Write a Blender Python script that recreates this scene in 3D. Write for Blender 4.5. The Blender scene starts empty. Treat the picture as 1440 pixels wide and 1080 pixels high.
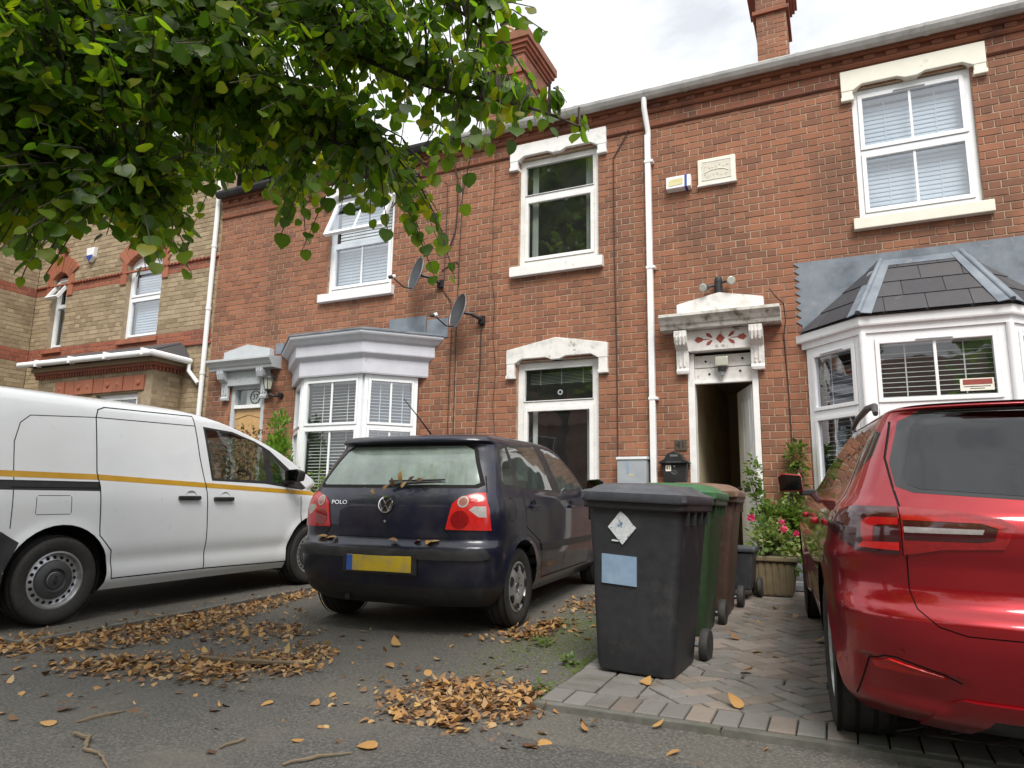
import bpy, bmesh, math, random
from mathutils import Matrix, Vector, Euler
random.seed(7)
scene = bpy.context.scene
COL = scene.collection

# ---------------- camera ----------------
F_PX = 980.0 / 1440.0
PITCH, YAW, ROLL = math.radians(9.96), math.radians(25.12), math.radians(0.91)
CAM = Vector((0, 0, 1.04))
_fw = Vector((-math.sin(YAW)*math.cos(PITCH), math.cos(YAW)*math.cos(PITCH), math.sin(PITCH)))
_rt = Vector((math.cos(YAW), math.sin(YAW), 0)); _up = _rt.cross(_fw)
_r2 = math.cos(ROLL)*_rt + math.sin(ROLL)*_up; _u2 = -math.sin(ROLL)*_rt + math.cos(ROLL)*_up
cam_d = bpy.data.cameras.new('camera'); cam = bpy.data.objects.new('camera', cam_d); COL.objects.link(cam)
m3 = Matrix((_r2, _u2, -_fw)).transposed(); cam.matrix_world = Matrix.Translation(CAM) @ m3.to_4x4()
cam_d.sensor_width = 36; cam_d.lens = 36*F_PX; cam_d.clip_start = .05; cam_d.clip_end = 600
scene.camera = cam

# ---------------- world, sun, exposure ----------------
SUN_EL, SUN_AZ = math.radians(52), math.radians(150)     # azimuth clockwise from +Y (the house side): behind and to the right of the camera
world = bpy.data.worlds.new('World'); scene.world = world; world.use_nodes = True
nt = world.node_tree; nt.nodes.clear()
def wn(t): return nt.nodes.new(t)
out = wn('ShaderNodeOutputWorld'); bg = wn('ShaderNodeBackground'); bg.inputs['Strength'].default_value = 0.08
sky = wn('ShaderNodeTexSky'); sky.sky_type = 'NISHITA'; sky.sun_disc = False
sky.sun_elevation = SUN_EL; sky.sun_rotation = SUN_AZ; sky.air_density = 1.0; sky.dust_density = 2.0
bg2 = wn('ShaderNodeBackground'); bg2.inputs['Strength'].default_value = 1.0
tc = wn('ShaderNodeTexCoord'); mp = wn('ShaderNodeMapping'); mp.inputs['Scale'].default_value = (1, 1, 2.2)
nz = wn('ShaderNodeTexNoise'); nz.inputs['Scale'].default_value = 2.6; nz.inputs['Detail'].default_value = 7; nz.inputs['Roughness'].default_value = .55
nz.inputs['Distortion'].default_value = .4
cr = wn('ShaderNodeValToRGB'); cr.color_ramp.elements[0].position = .34; cr.color_ramp.elements[0].color = (.37, .39, .42, 1)
cr.color_ramp.elements[1].position = .56; cr.color_ramp.elements[1].color = (.64, .645, .65, 1)
nz2 = wn('ShaderNodeTexNoise'); nz2.inputs['Scale'].default_value = 1.7; nz2.inputs['Detail'].default_value = 6
cr2 = wn('ShaderNodeValToRGB'); cr2.color_ramp.elements[0].position = .30; cr2.color_ramp.elements[0].color = (.45,)*3+(1,)
cr2.color_ramp.elements[1].position = .44; cr2.color_ramp.elements[1].color = (1, 1, 1, 1)
mx = wn('ShaderNodeMixShader')
L = nt.links.new
L(tc.outputs['Generated'], mp.inputs[0]); L(mp.outputs[0], nz.inputs['Vector']); L(mp.outputs[0], nz2.inputs['Vector'])
L(nz.outputs['Fac'], cr.inputs[0]); L(cr.outputs[0], bg2.inputs['Color']); L(nz2.outputs['Fac'], cr2.inputs[0])
L(sky.outputs[0], bg.inputs['Color']); L(cr2.outputs[0], mx.inputs[0]); L(bg.outputs[0], mx.inputs[1]); L(bg2.outputs[0], mx.inputs[2]); L(mx.outputs[0], out.inputs[0])
sun_d = bpy.data.lights.new('sun', 'SUN'); sun_d.energy = 1.9; sun_d.angle = math.radians(28); sun_d.color = (1, .95, .88)
sun = bpy.data.objects.new('sun', sun_d); COL.objects.link(sun)
_sd = Vector((math.sin(SUN_AZ)*math.cos(SUN_EL), math.cos(SUN_AZ)*math.cos(SUN_EL), math.sin(SUN_EL)))
sun.rotation_euler = _sd.to_track_quat('Z', 'Y').to_euler(); sun.location = (6, -6, 14)
vs = scene.view_settings; vs.view_transform = 'Standard'; vs.look = 'None'; vs.gamma = 1; vs.use_curve_mapping = False; vs.exposure = 1.12
scene.render.engine = 'CYCLES'

# ---------------- materials ----------------
MATS = {}
def pm(name, cols, rough=.6, scale=6, rnd=0, bump=0, bscale=80, metal=0, spec=.5, coat=0, dirt=None, dscale=1.5, dlo=.5, dhi=.75, coatr=.05, detail=4, sheen=0, bdist=.004, streak=0):
    """procedural principled material: cols = colours over a noise; rnd = how much a piece's own random shifts along the ramp"""
    m = bpy.data.materials.new(name); m.use_nodes = True; N = m.node_tree.nodes; K = m.node_tree.links.new
    b = N['Principled BSDF']; b.inputs['Metallic'].default_value = metal; b.inputs['Specular IOR Level'].default_value = spec
    b.inputs['Coat Weight'].default_value = coat; b.inputs['Coat Roughness'].default_value = coatr; b.inputs['Coat IOR'].default_value = 1.5
    g = N.new('ShaderNodeNewGeometry'); n = N.new('ShaderNodeTexNoise'); n.inputs['Scale'].default_value = scale; n.inputs['Detail'].default_value = detail
    n.inputs['Roughness'].default_value = .6
    K(g.outputs['Position'], n.inputs['Vector'])
    fac = n.outputs['Fac']
    if rnd:
        oi = N.new('ShaderNodeObjectInfo'); a = N.new('ShaderNodeMath'); a.operation = 'ADD'; f = N.new('ShaderNodeMath'); f.operation = 'FRACT'
        K(oi.outputs['Random'], a.inputs[0]); K(g.outputs['Random Per Island'], a.inputs[1]); K(a.outputs[0], f.inputs[0])
        mixn = N.new('ShaderNodeMix'); mixn.inputs[0].default_value = rnd; K(n.outputs['Fac'], mixn.inputs[2]); K(f.outputs[0], mixn.inputs[3]); fac = mixn.outputs[0]
    r = N.new('ShaderNodeValToRGB'); e = r.color_ramp.elements
    lo, hi = (.06, .94) if rnd else (.3, .7)
    k = len(cols)
    while len(e) < k: e.new(.5)
    for i, c in enumerate(cols): e[i].position = lo+(hi-lo)*i/max(1, k-1); e[i].color = tuple(c)+(1,)
    K(fac, r.inputs[0]); col = r.outputs[0]
    if dirt:
        d = N.new('ShaderNodeTexNoise'); d.inputs['Scale'].default_value = dscale; d.inputs['Detail'].default_value = 7; d.inputs['Roughness'].default_value = .65
        if streak:
            mpn = N.new('ShaderNodeMapping'); mpn.inputs['Scale'].default_value = (1, 1, streak); K(g.outputs['Position'], mpn.inputs[0]); K(mpn.outputs[0], d.inputs['Vector'])
        else: K(g.outputs['Position'], d.inputs['Vector'])
        mr = N.new('ShaderNodeMapRange'); mr.inputs[1].default_value = dlo; mr.inputs[2].default_value = dhi; K(d.outputs['Fac'], mr.inputs[0])
        mx_ = N.new('ShaderNodeMix'); mx_.data_type = 'RGBA'; K(mr.outputs[0], mx_.inputs[0]); K(col, mx_.inputs[6]); mx_.inputs[7].default_value = tuple(dirt)+(1,); col = mx_.outputs[2]
    K(col, b.inputs['Base Color'])
    rn = N.new('ShaderNodeMapRange'); rn.inputs[3].default_value = max(0, rough-.06); rn.inputs[4].default_value = min(1, rough+.06); K(n.outputs['Fac'], rn.inputs[0]); K(rn.outputs[0], b.inputs['Roughness'])
    if bump:
        n2 = N.new('ShaderNodeTexNoise'); n2.inputs['Scale'].default_value = bscale; n2.inputs['Detail'].default_value = 5; K(g.outputs['Position'], n2.inputs['Vector'])
        bp = N.new('ShaderNodeBump'); bp.inputs['Strength'].default_value = bump; bp.inputs['Distance'].default_value = bdist; K(n2.outputs['Fac'], bp.inputs['Height']); K(bp.outputs[0], b.inputs['Normal'])
    MATS[name] = m; return m
def leafmat(name, cols, trans, rough=.45, tw=.45):
    m = pm(name, cols, rough=rough, scale=30, rnd=.75); N = m.node_tree.nodes; K = m.node_tree.links.new
    b = N['Principled BSDF']; o = N['Material Output']; t = N.new('ShaderNodeBsdfTranslucent'); mix = N.new('ShaderNodeMixShader'); mix.inputs[0].default_value = tw
    hs = N.new('ShaderNodeMix'); hs.data_type = 'RGBA'; hs.blend_type = 'MULTIPLY'; hs.inputs[0].default_value = 1; hs.inputs[7].default_value = tuple(trans)+(1,)
    K(b.inputs['Base Color'].links[0].from_socket, hs.inputs[6]); K(hs.outputs[2], t.inputs[0])
    K(b.outputs[0], mix.inputs[1]); K(t.outputs[0], mix.inputs[2]); K(mix.outputs[0], o.inputs[0]); return m
def glassmat(name, tint, rough=.02, ior=1.5, film=None, fac=0, dirt=0, base=.07):
    """thin pane: reflection by angle over a tinted see-through; film = haze of dirt or condensation on the pane"""
    m = bpy.data.materials.new(name); m.use_nodes = True; N = m.node_tree.nodes; K = m.node_tree.links.new; N.clear()
    o = N.new('ShaderNodeOutputMaterial'); t = N.new('ShaderNodeBsdfTransparent'); t.inputs[0].default_value = tuple(tint)+(1,)
    gl = N.new('ShaderNodeBsdfGlossy'); gl.inputs['Roughness'].default_value = rough; gl.inputs['Color'].default_value = (.95, .97, 1, 1)
    lw = N.new('ShaderNodeLayerWeight'); lw.inputs['Blend'].default_value = .5
    pw = N.new('ShaderNodeMath'); pw.operation = 'POWER'; pw.inputs[1].default_value = 3.0; K(lw.outputs['Facing'], pw.inputs[0])
    mr = N.new('ShaderNodeMapRange'); mr.inputs[3].default_value = base; mr.inputs[4].default_value = .95; K(pw.outputs[0], mr.inputs[0])
    mix = N.new('ShaderNodeMixShader'); K(mr.outputs[0], mix.inputs[0]); K(t.outputs[0], mix.inputs[1]); K(gl.outputs[0], mix.inputs[2])
    # old panes are never flat
    g = N.new('ShaderNodeNewGeometry'); n2 = N.new('ShaderNodeTexNoise'); n2.inputs['Scale'].default_value = 2.2; K(g.outputs['Position'], n2.inputs['Vector'])
    bp = N.new('ShaderNodeBump'); bp.inputs['Strength'].default_value = .25; bp.inputs['Distance'].default_value = .01; K(n2.outputs['Fac'], bp.inputs['Height']); K(bp.outputs[0], gl.inputs['Normal'])
    last = mix.outputs[0]
    if film:
        d = N.new('ShaderNodeBsdfDiffuse'); d.inputs[0].default_value = tuple(film)+(1,); n = N.new('ShaderNodeTexNoise'); n.inputs['Scale'].default_value = 3.5; n.inputs['Detail'].default_value = 8; n.inputs['Roughness'].default_value = .65
        K(g.outputs['Position'], n.inputs['Vector']); r = N.new('ShaderNodeMapRange'); r.inputs[1].default_value = .3; r.inputs[2].default_value = .7; r.inputs[3].default_value = fac*.42; r.inputs[4].default_value = fac; K(n.outputs['Fac'], r.inputs[0])
        mm = N.new('ShaderNodeMixShader'); K(r.outputs[0], mm.inputs[0]); K(last, mm.inputs[1]); K(d.outputs[0], mm.inputs[2]); last = mm.outputs[0]
    K(last, o.inputs[0]); MATS[name] = m; return m
def emis(name, c, s):
    m = bpy.data.materials.new(name); m.use_nodes = True; b = m.node_tree.nodes['Principled BSDF']; b.inputs['Emission Color'].default_value = tuple(c)+(1,); b.inputs['Emission Strength'].default_value = s; MATS[name] = m; return m

pm('brick', [(.155,.074,.048),(.225,.096,.056),(.272,.113,.063),(.310,.130,.071),(.345,.154,.087)], .85, 14, .58, .5, 120, dirt=(.085,.052,.038), dscale=1.5, dlo=.47, dhi=.86, streak=.32)
pm('brick_band', [(.17,.062,.038),(.24,.088,.048),(.29,.105,.056)], .85, 14, .6, .5, 120, dirt=(.07,.04,.035), dscale=2.2, dlo=.5, dhi=.8)
pm('brick_yellow', [(.20,.145,.088),(.29,.22,.138),(.36,.28,.18),(.41,.33,.22)], .85, 14, .62, .5, 120, dirt=(.13,.09,.06), dscale=1.4, dlo=.55, dhi=.85)
pm('brick_red2', [(.20,.062,.042),(.28,.085,.050),(.33,.11,.06)], .8, 14, .6, .4, 120, dirt=(.10,.05,.04), dlo=.55, dhi=.85)
pm('terracotta', [(.25,.082,.046),(.33,.115,.062),(.37,.135,.075)], .7, 9, .3, .2, 90, dirt=(.10,.055,.045), dscale=3, dlo=.55, dhi=.85)
pm('mortar', [(.29,.22,.155),(.41,.32,.235),(.50,.40,.30)], .95, 9, 0, .6, 150, dirt=(.16,.115,.085), dscale=1.3, dlo=.47, dhi=.78, streak=.4)
pm('mortar_yellow', [(.28,.22,.15),(.38,.30,.21)], .95, 9, 0, .6, 150)
pm('white_paint', [(.70,.70,.68),(.80,.80,.79),(.84,.84,.83)], .55, 5, 0, .25, 60, dirt=(.30,.28,.24), dscale=5, dlo=.60, dhi=.84)
pm('white_clean', [(.77,.78,.79),(.83,.84,.85)], .4, 5, 0, .08, 60)
pm('cream_paint', [(.72,.70,.60),(.80,.78,.69)], .55, 5, 0, .2, 60, dirt=(.40,.37,.30), dscale=5, dlo=.62, dhi=.85)
pm('grey_paint', [(.44,.47,.50),(.52,.55,.58)], .55, 5, 0, .2, 60, dirt=(.20,.20,.19), dscale=5, dlo=.6, dhi=.85)
pm('lilac_paint', [(.50,.51,.57),(.59,.60,.66)], .5, 4, 0, .15, 60, dirt=(.34,.34,.36), dscale=4, dlo=.6, dhi=.85)
pm('weathered_white', [(.58,.57,.54),(.74,.73,.71),(.80,.79,.77)], .7, 7, 0, .5, 70, dirt=(.20,.18,.14), dscale=8, dlo=.60, dhi=.72)
pm('mossy_white', [(.36,.35,.31),(.60,.59,.55),(.70,.69,.66)], .75, 7, 0, .6, 70, dirt=(.14,.12,.075), dscale=8, dlo=.50, dhi=.68)
pm('upvc', [(.80,.82,.85),(.85,.87,.90)], .28, 3, 0, .03, 40)
pm('blind', [(.74,.74,.73),(.80,.80,.79)], .5, 4)
pm('blind_grey', [(.40,.43,.40),(.48,.50,.46)], .5, 4)
pm('lead', [(.10,.12,.15),(.17,.20,.24),(.23,.26,.30)], .5, 3, 0, .3, 30, dirt=(.36,.38,.40), dscale=4, dlo=.6, dhi=.85)
pm('slate', [(.035,.035,.042),(.055,.055,.062),(.08,.075,.08)], .6, 10, .5, .5, 60, dirt=(.12,.115,.11), dscale=6, dlo=.6, dhi=.85)
pm('roof_tile', [(.10,.045,.03),(.17,.07,.045),(.20,.09,.06)], .85, 8, .5, .4, 60)
pm('dark_tile', [(.05,.05,.055),(.09,.09,.095)], .7, 8, .5, .3, 60)
pm('black_metal', [(.012,.012,.013),(.022,.022,.024)], .45, 8)
pm('black_plastic', [(.016,.016,.018),(.028,.028,.030)], .55, 12, 0, .15, 300, dirt=(.06,.058,.055), dscale=6, dlo=.55, dhi=.85)
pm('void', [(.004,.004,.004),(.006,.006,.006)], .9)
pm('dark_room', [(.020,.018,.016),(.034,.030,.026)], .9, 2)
pm('hall_wall', [(.52,.44,.29),(.60,.52,.36)], .8, 2, dirt=(.36,.30,.20), dlo=.5, dhi=.8)
pm('oak_door', [(.46,.28,.11),(.54,.34,.15)], .45, 7)
pm('galv', [(.25,.27,.29),(.34,.36,.38)], .4, 8, metal=.8)
pm('mirror_dark', [(.10,.11,.12),(.14,.15,.16)], .06, 6, metal=1)
pm('chrome', [(.75,.76,.78),(.82,.83,.85)], .12, 6, metal=1)
pm('dish', [(.030,.033,.038),(.050,.054,.060)], .5, 6, dirt=(.09,.09,.09), dlo=.6, dhi=.9)
pm('pot_clay', [(.50,.38,.22),(.58,.46,.28)], .7, 9)
pm('cable', [(.028,.018,.015),(.05,.03,.025)], .6, 9)
pm('meter_grey', [(.30,.33,.36),(.36,.39,.42)], .5, 6, dirt=(.22,.23,.24), dscale=8, dlo=.6, dhi=.9)
pm('meter_lid', [(.44,.46,.48),(.52,.54,.56)], .5, 6)
pm('plaque_bg', [(.60,.57,.48),(.70,.67,.58)], .8, 20, 0, .6, 150)
pm('bronze', [(.055,.045,.030),(.085,.07,.05)], .5, 12)
pm('paint_red', [(.25,.05,.04),(.32,.07,.05)], .7, 20)
pm('lamp_glass', [(.42,.42,.36),(.52,.52,.46)], .2, 9)
pm('blue_plastic', [(.02,.05,.28),(.03,.07,.33)], .35, 6)
pm('yellow_print', [(.52,.46,.18),(.62,.58,.34)], .5, 12)
pm('asphalt', [(.052,.049,.044),(.120,.113,.101),(.225,.215,.19)], .9, 70, 0, 1, 170, dirt=(.155,.146,.118), dscale=1.3, dlo=.46, dhi=.74, bdist=.014, detail=8)
pm('old_concrete', [(.10,.098,.09),(.16,.155,.14)], .9, 25, 0, .5, 120, dirt=(.06,.065,.04), dscale=2, dlo=.5, dhi=.75)
pm('paver', [(.125,.105,.090),(.175,.145,.122),(.215,.180,.152),(.175,.160,.145)], .88, 40, .7, .6, 200, dirt=(.085,.082,.062), dscale=3.4, dlo=.5, dhi=.8)
pm('paver_grey', [(.120,.115,.108),(.160,.152,.142),(.195,.186,.172)], .88, 40, .6, .6, 200, dirt=(.085,.082,.062), dscale=3.4, dlo=.5, dhi=.8)
pm('joint_sand', [(.016,.015,.012),(.034,.031,.022)], .95, 60, dirt=(.04,.055,.02), dlo=.5, dhi=.7)
pm('bark', [(.045,.036,.028),(.09,.075,.058)], .9, 25, 0, .8, 60)
pm('twig_wood', [(.11,.08,.05),(.20,.155,.10)], .85, 40, .4)
leafmat('lime_leaf', [(.026,.060,.013),(.036,.082,.014),(.048,.102,.015),(.062,.122,.015),(.080,.142,.016),(.100,.160,.017),(.135,.180,.018),(.22,.19,.02)], (3.4,3.3,.8), .42, .55)
leafmat('shrub_leaf', [(.05,.10,.02),(.08,.15,.025),(.12,.19,.03),(.17,.22,.045)], (2.0,2.0,1.2), .45, .3)
leafmat('conifer_leaf', [(.07,.16,.015),(.13,.26,.02),(.20,.34,.03)], (1.5,1.5,1.0), .5, .3)
leafmat('pink_shrub_leaf', [(.06,.10,.03),(.13,.15,.05),(.28,.10,.10)], (1.6,1.5,1.2), .5, .3)
leafmat('dead_leaf', [(.05,.028,.016),(.13,.068,.034),(.24,.135,.065),(.36,.19,.075),(.46,.25,.07),(.42,.29,.16),(.58,.38,.09)], (1.3,1.2,1.0), .6, .2)
leafmat('variegated_leaf', [(.06,.12,.025),(.11,.18,.04),(.36,.36,.14)], (1.8,1.8,1.2), .45, .3)
leafmat('petal', [(.55,.02,.13),(.70,.04,.22),(.62,.03,.05)], (1.2,1.1,1.1), .5, .3)
glassmat('pane', (.80,.84,.84), .015, film=(.5,.5,.5), fac=.04, base=.10)
glassmat('pane_sky', (.72,.80,.88), .015, base=.22)
glassmat('car_glass', (.30,.34,.34), .02, base=.09, film=(.30,.36,.33), fac=.16)
glassmat('car_glass_mist', (.20,.24,.23), .06, base=.12, film=(.38,.47,.42), fac=.66)
glassmat('car_glass_dark', (.05,.055,.06), .01, base=.06)
pm('lamp_deep_red', [(.30,.007,.010),(.40,.010,.012)], .12, 30, coat=.8)
glassmat('van_glass', (.62,.68,.66), .01, base=.06)
def paint(name, cols, metal=0, rough=.35, flake=0, dirt=None, dlo=.6, dhi=.9, dscale=2.5, coat=1, streak=0):
    return pm(name, cols, rough, 3, 0, 0, 80, metal, .5, coat, dirt, dscale, dlo, dhi, .04, streak=streak)
paint('van_white', [(.74,.77,.80),(.78,.81,.84)], 0, .30, dirt=(.46,.44,.40), dscale=11, dlo=.63, dhi=.98, coat=.8)
paint('polo_blue', [(.0055,.0075,.025),(.008,.0105,.034)], .25, .36, dirt=(.045,.043,.042), dscale=4, dlo=.42, dhi=.80, coat=.5)
paint('focus_red', [(.29,.004,.010),(.34,.006,.013)], .55, .30, coat=1)
paint('focus_red2', [(.29,.004,.010),(.34,.006,.013)], .55, .30, coat=1)
pm('rubber', [(.018,.018,.018),(.032,.031,.030)], .75, 40, 0, .4, 200, dirt=(.055,.050,.044), dscale=9, dlo=.5, dhi=.8)
pm('wheel_silver', [(.42,.43,.44),(.50,.51,.52)], .35, 8, metal=.6, dirt=(.18,.17,.15), dscale=12, dlo=.55, dhi=.85)
pm('wheel_steel', [(.46,.47,.49),(.54,.55,.57)], .35, 8, metal=.7, dirt=(.12,.12,.12), dscale=10, dlo=.55, dhi=.85)
pm('wheel_dark', [(.035,.036,.040),(.06,.062,.066)], .45, 8)
pm('seat_cloth', [(.03,.03,.034),(.05,.05,.055)], .9, 30)
pm('light_red', [(.50,.012,.012),(.62,.022,.018)], .2, 30, coat=.4)
pm('gloss_black', [(.006,.006,.007),(.009,.009,.010)], .12, 5, coat=.6)
pm('gutter_grey', [(.40,.40,.395),(.52,.52,.515)], .5, 6, dirt=(.26,.26,.25), dscale=5, dlo=.5, dhi=.8)
pm('light_dark_red', [(.20,.005,.008),(.30,.008,.010)], .10, 60, coat=1)
pm('light_smoke', [(.035,.006,.008),(.060,.008,.010)], .10, 10, coat=1)
pm('light_clear', [(.36,.33,.32),(.50,.47,.46)], .2, 40, coat=.4)
pm('light_grey', [(.22,.20,.20),(.34,.31,.31)], .15, 40, coat=1)
pm('light_amber', [(.30,.12,.09),(.38,.17,.13)], .15, 40, coat=1)
pm('plate_yellow', [(.55,.38,.02),(.62,.45,.03)], .4, 9, dirt=(.40,.32,.12), dscale=14, dlo=.45, dhi=.7)
pm('plate_blue', [(.03,.10,.40),(.05,.14,.48)], .4, 9)
pm('stripe_yellow', [(.52,.27,.01),(.58,.33,.02)], .35, 9, coat=.5)
pm('bin_black', [(.020,.021,.025),(.030,.031,.035)], .5, 20, 0, .2, 260, dirt=(.065,.063,.060), dscale=5, dlo=.56, dhi=.9)
pm('bin_lid', [(.048,.052,.062),(.07,.075,.088)], .42, 20, 0, .15, 200, dirt=(.14,.14,.145), dscale=6, dlo=.55, dhi=.9)
pm('bin_green', [(.018,.040,.016),(.028,.056,.022)], .5, 20, 0, .2, 260, dirt=(.07,.085,.05), dscale=5, dlo=.55, dhi=.9)
pm('bin_green_lid', [(.030,.105,.040),(.045,.14,.055)], .45, 20, 0, .2, 260, dirt=(.10,.16,.09), dscale=6, dlo=.55, dhi=.9)
pm('bin_brown', [(.052,.030,.022),(.075,.044,.032)], .5, 20, 0, .2, 260, dirt=(.12,.09,.07), dscale=5, dlo=.55, dhi=.9)
pm('bin_brown_lid', [(.13,.075,.050),(.18,.11,.075)], .5, 20, 0, .2, 260, dirt=(.25,.19,.15), dscale=6, dlo=.5, dhi=.85)
pm('sticker', [(.50,.54,.57),(.68,.71,.74)], .5, 60, dirt=(.07,.15,.28), dscale=38, dlo=.56, dhi=.64)
pm('label_blue', [(.19,.29,.42),(.26,.37,.50)], .5, 14)
pm('planter', [(.13,.10,.055),(.20,.155,.09)], .85, 12, 0, .4, 80, dirt=(.06,.06,.03), dlo=.5, dhi=.75)
pm('crate', [(.10,.11,.12),(.15,.16,.17)], .6, 9)

# ---------------- mesh helpers ----------------
PINV = {}
def link(o, parent=None):
    COL.objects.link(o)
    if parent:
        o.parent = parent
        if parent.name in PINV: o.matrix_parent_inverse = PINV[parent.name]
    return o
def tag(o, label=None, cat=None, group=None, kind=None):
    if label: o['label'] = label
    if cat: o['category'] = cat
    if group: o['group'] = group
    if kind: o['kind'] = kind
    return o
def thing(name, label, cat, loc=(0,0,0), group=None, rot=None, scale=1, world_=False):
    o = bpy.data.objects.new(name, None); COL.objects.link(o); o.location = loc; o.empty_display_size = .1
    if rot: o.rotation_euler = rot
    o.scale = (scale,)*3
    if world_: PINV[o.name] = Matrix.LocRotScale(Vector(loc), Euler(rot or (0,0,0)), Vector((scale,)*3)).inverted()
    return tag(o, label, cat, group)
class MB:
    def __init__(s, xf=None): s.v = []; s.f = []; s.xf = xf
    def add(s, vs_, fs):
        n = len(s.v); s.v += [tuple(p) for p in vs_]; s.f += [tuple(i+n for i in f) for f in fs]; return s
    def box(s, x0, x1, y0, y1, z0, z1):
        return s.add([(x0,y0,z0),(x1,y0,z0),(x1,y1,z0),(x0,y1,z0),(x0,y0,z1),(x1,y0,z1),(x1,y1,z1),(x0,y1,z1)],
                     [(0,3,2,1),(4,5,6,7),(0,1,5,4),(1,2,6,5),(2,3,7,6),(3,0,4,7)])
    def prism(s, poly, y0, y1):
        """polygon in the XZ plane pushed from y0 (front) to y1"""
        a = sum(poly[i][0]*poly[(i+1) % len(poly)][1]-poly[(i+1) % len(poly)][0]*poly[i][1] for i in range(len(poly)))
        if a < 0: poly = poly[::-1]
        n = len(poly); return s.add([(x,y0,z) for x,z in poly]+[(x,y1,z) for x,z in poly],
            [tuple(range(n)), tuple(range(2*n-1, n-1, -1))]+[(i, i+n, (i+1) % n+n, (i+1) % n) for i in range(n)])
    def prismz(s, poly, z0, z1):
        a = sum(poly[i][0]*poly[(i+1) % len(poly)][1]-poly[(i+1) % len(poly)][0]*poly[i][1] for i in range(len(poly)))
        if a < 0: poly = poly[::-1]
        n = len(poly); return s.add([(x,y,z0) for x,y in poly]+[(x,y,z1) for x,y in poly],
            [tuple(range(n-1, -1, -1)), tuple(range(n, 2*n))]+[(i, (i+1) % n, (i+1) % n+n, i+n) for i in range(n)])
    def prismx(s, poly, x0, x1):
        """polygon in the YZ plane pushed from x0 to x1"""
        a = sum(poly[i][0]*poly[(i+1) % len(poly)][1]-poly[(i+1) % len(poly)][0]*poly[i][1] for i in range(len(poly)))
        if a < 0: poly = poly[::-1]
        n = len(poly); return s.add([(x0,y,z) for y,z in poly]+[(x1,y,z) for y,z in poly],
            [tuple(range(n-1, -1, -1)), tuple(range(n, 2*n))]+[(i, (i+1) % n, (i+1) % n+n, i+n) for i in range(n)])
    def tube(s, pts, r, n=7, cap=True):
        pts = [Vector(p) for p in pts]; rr = r if isinstance(r, (list, tuple)) else [r]*len(pts); base = len(s.v); prev = None
        for i, p in enumerate(pts):
            d = (pts[min(i+1, len(pts)-1)]-pts[max(i-1, 0)]).normalized()
            a = prev if prev is not None else (Vector((0,0,1)) if abs(d.z) < .9 else Vector((1,0,0)))
            u = (a-d*a.dot(d)).normalized(); prev = u; w = d.cross(u)
            for k in range(n):
                t = 2*math.pi*k/n; s.v.append(tuple(p+(u*math.cos(t)+w*math.sin(t))*rr[i]))
        for i in range(len(pts)-1):
            for k in range(n):
                a = base+i*n+k; b = base+i*n+(k+1) % n; s.f.append((a, b, b+n, a+n))
        if cap: s.f.append(tuple(base+k for k in range(n-1, -1, -1))); s.f.append(tuple(base+(len(pts)-1)*n+k for k in range(n)))
        return s
    def lathe(s, prof, n=24, axis='z', c=(0,0,0)):
        """profile of (radius, along) turned about an axis through c"""
        base = len(s.v); m = len(prof)
        for r, h in prof:
            for k in range(n):
                t = 2*math.pi*k/n; a, b = r*math.cos(t), r*math.sin(t)
                p = (a, b, h) if axis == 'z' else ((h, a, b) if axis == 'x' else (b, h, a))
                s.v.append((p[0]+c[0], p[1]+c[1], p[2]+c[2]))
        for i in range(m-1):
            for k in range(n):
                a = base+i*n+k; b = base+i*n+(k+1) % n; s.f.append((a, b, b+n, a+n))
        return s
    def build(s, name, mat, parent=None, bevel=0, smooth=False, segs=2):
        me = bpy.data.meshes.new(name); v = s.v
        if s.xf is not None: v = [tuple(s.xf @ Vector(p)) for p in v]
        me.from_pydata(v, [], s.f); me.validate()
        bm = bmesh.new(); bm.from_mesh(me)
        if bevel:
            bmesh.ops.remove_doubles(bm, verts=bm.verts, dist=1e-5)
            es = [e for e in bm.edges if len(e.link_faces) == 2 and e.calc_face_angle(0) > .5]
            bmesh.ops.bevel(bm, geom=es, offset=bevel, segments=segs, affect='EDGES', profile=.6, clamp_overlap=True)
        bmesh.ops.recalc_face_normals(bm, faces=bm.faces) if bevel else None
        bm.to_mesh(me); bm.free()
        if smooth: me.shade_smooth() if not bevel else None
        if smooth and not bevel: me.set_sharp_from_angle(angle=math.radians(38))
        me.materials.append(MATS[mat] if isinstance(mat, str) else mat)
        return link(bpy.data.objects.new(name, me), parent)
def box_obj(name, mat, parent, x0, x1, y0, y1, z0, z1, bevel=0, xf=None): return MB(xf).box(x0,x1,y0,y1,z0,z1).build(name, mat, parent, bevel)
def text_obj(txt, size, loc, rot, mat, name, parent, depth=.002, sx=1):
    cu = bpy.data.curves.new(name, 'FONT'); cu.body = txt; cu.size = size; cu.extrude = depth; cu.align_x = 'CENTER'; cu.align_y = 'CENTER'; cu.resolution_u = 4
    t = bpy.data.objects.new(name, cu); COL.objects.link(t); dg = bpy.context.evaluated_depsgraph_get(); me = bpy.data.meshes.new_from_object(t.evaluated_get(dg))
    bpy.data.objects.remove(t); me.materials.clear(); me.materials.append(MATS[mat])
    me.transform(Matrix.LocRotScale(Vector(loc), Euler(rot), Vector((sx, 1, 1))))
    return link(bpy.data.objects.new(name, me), parent)
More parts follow.
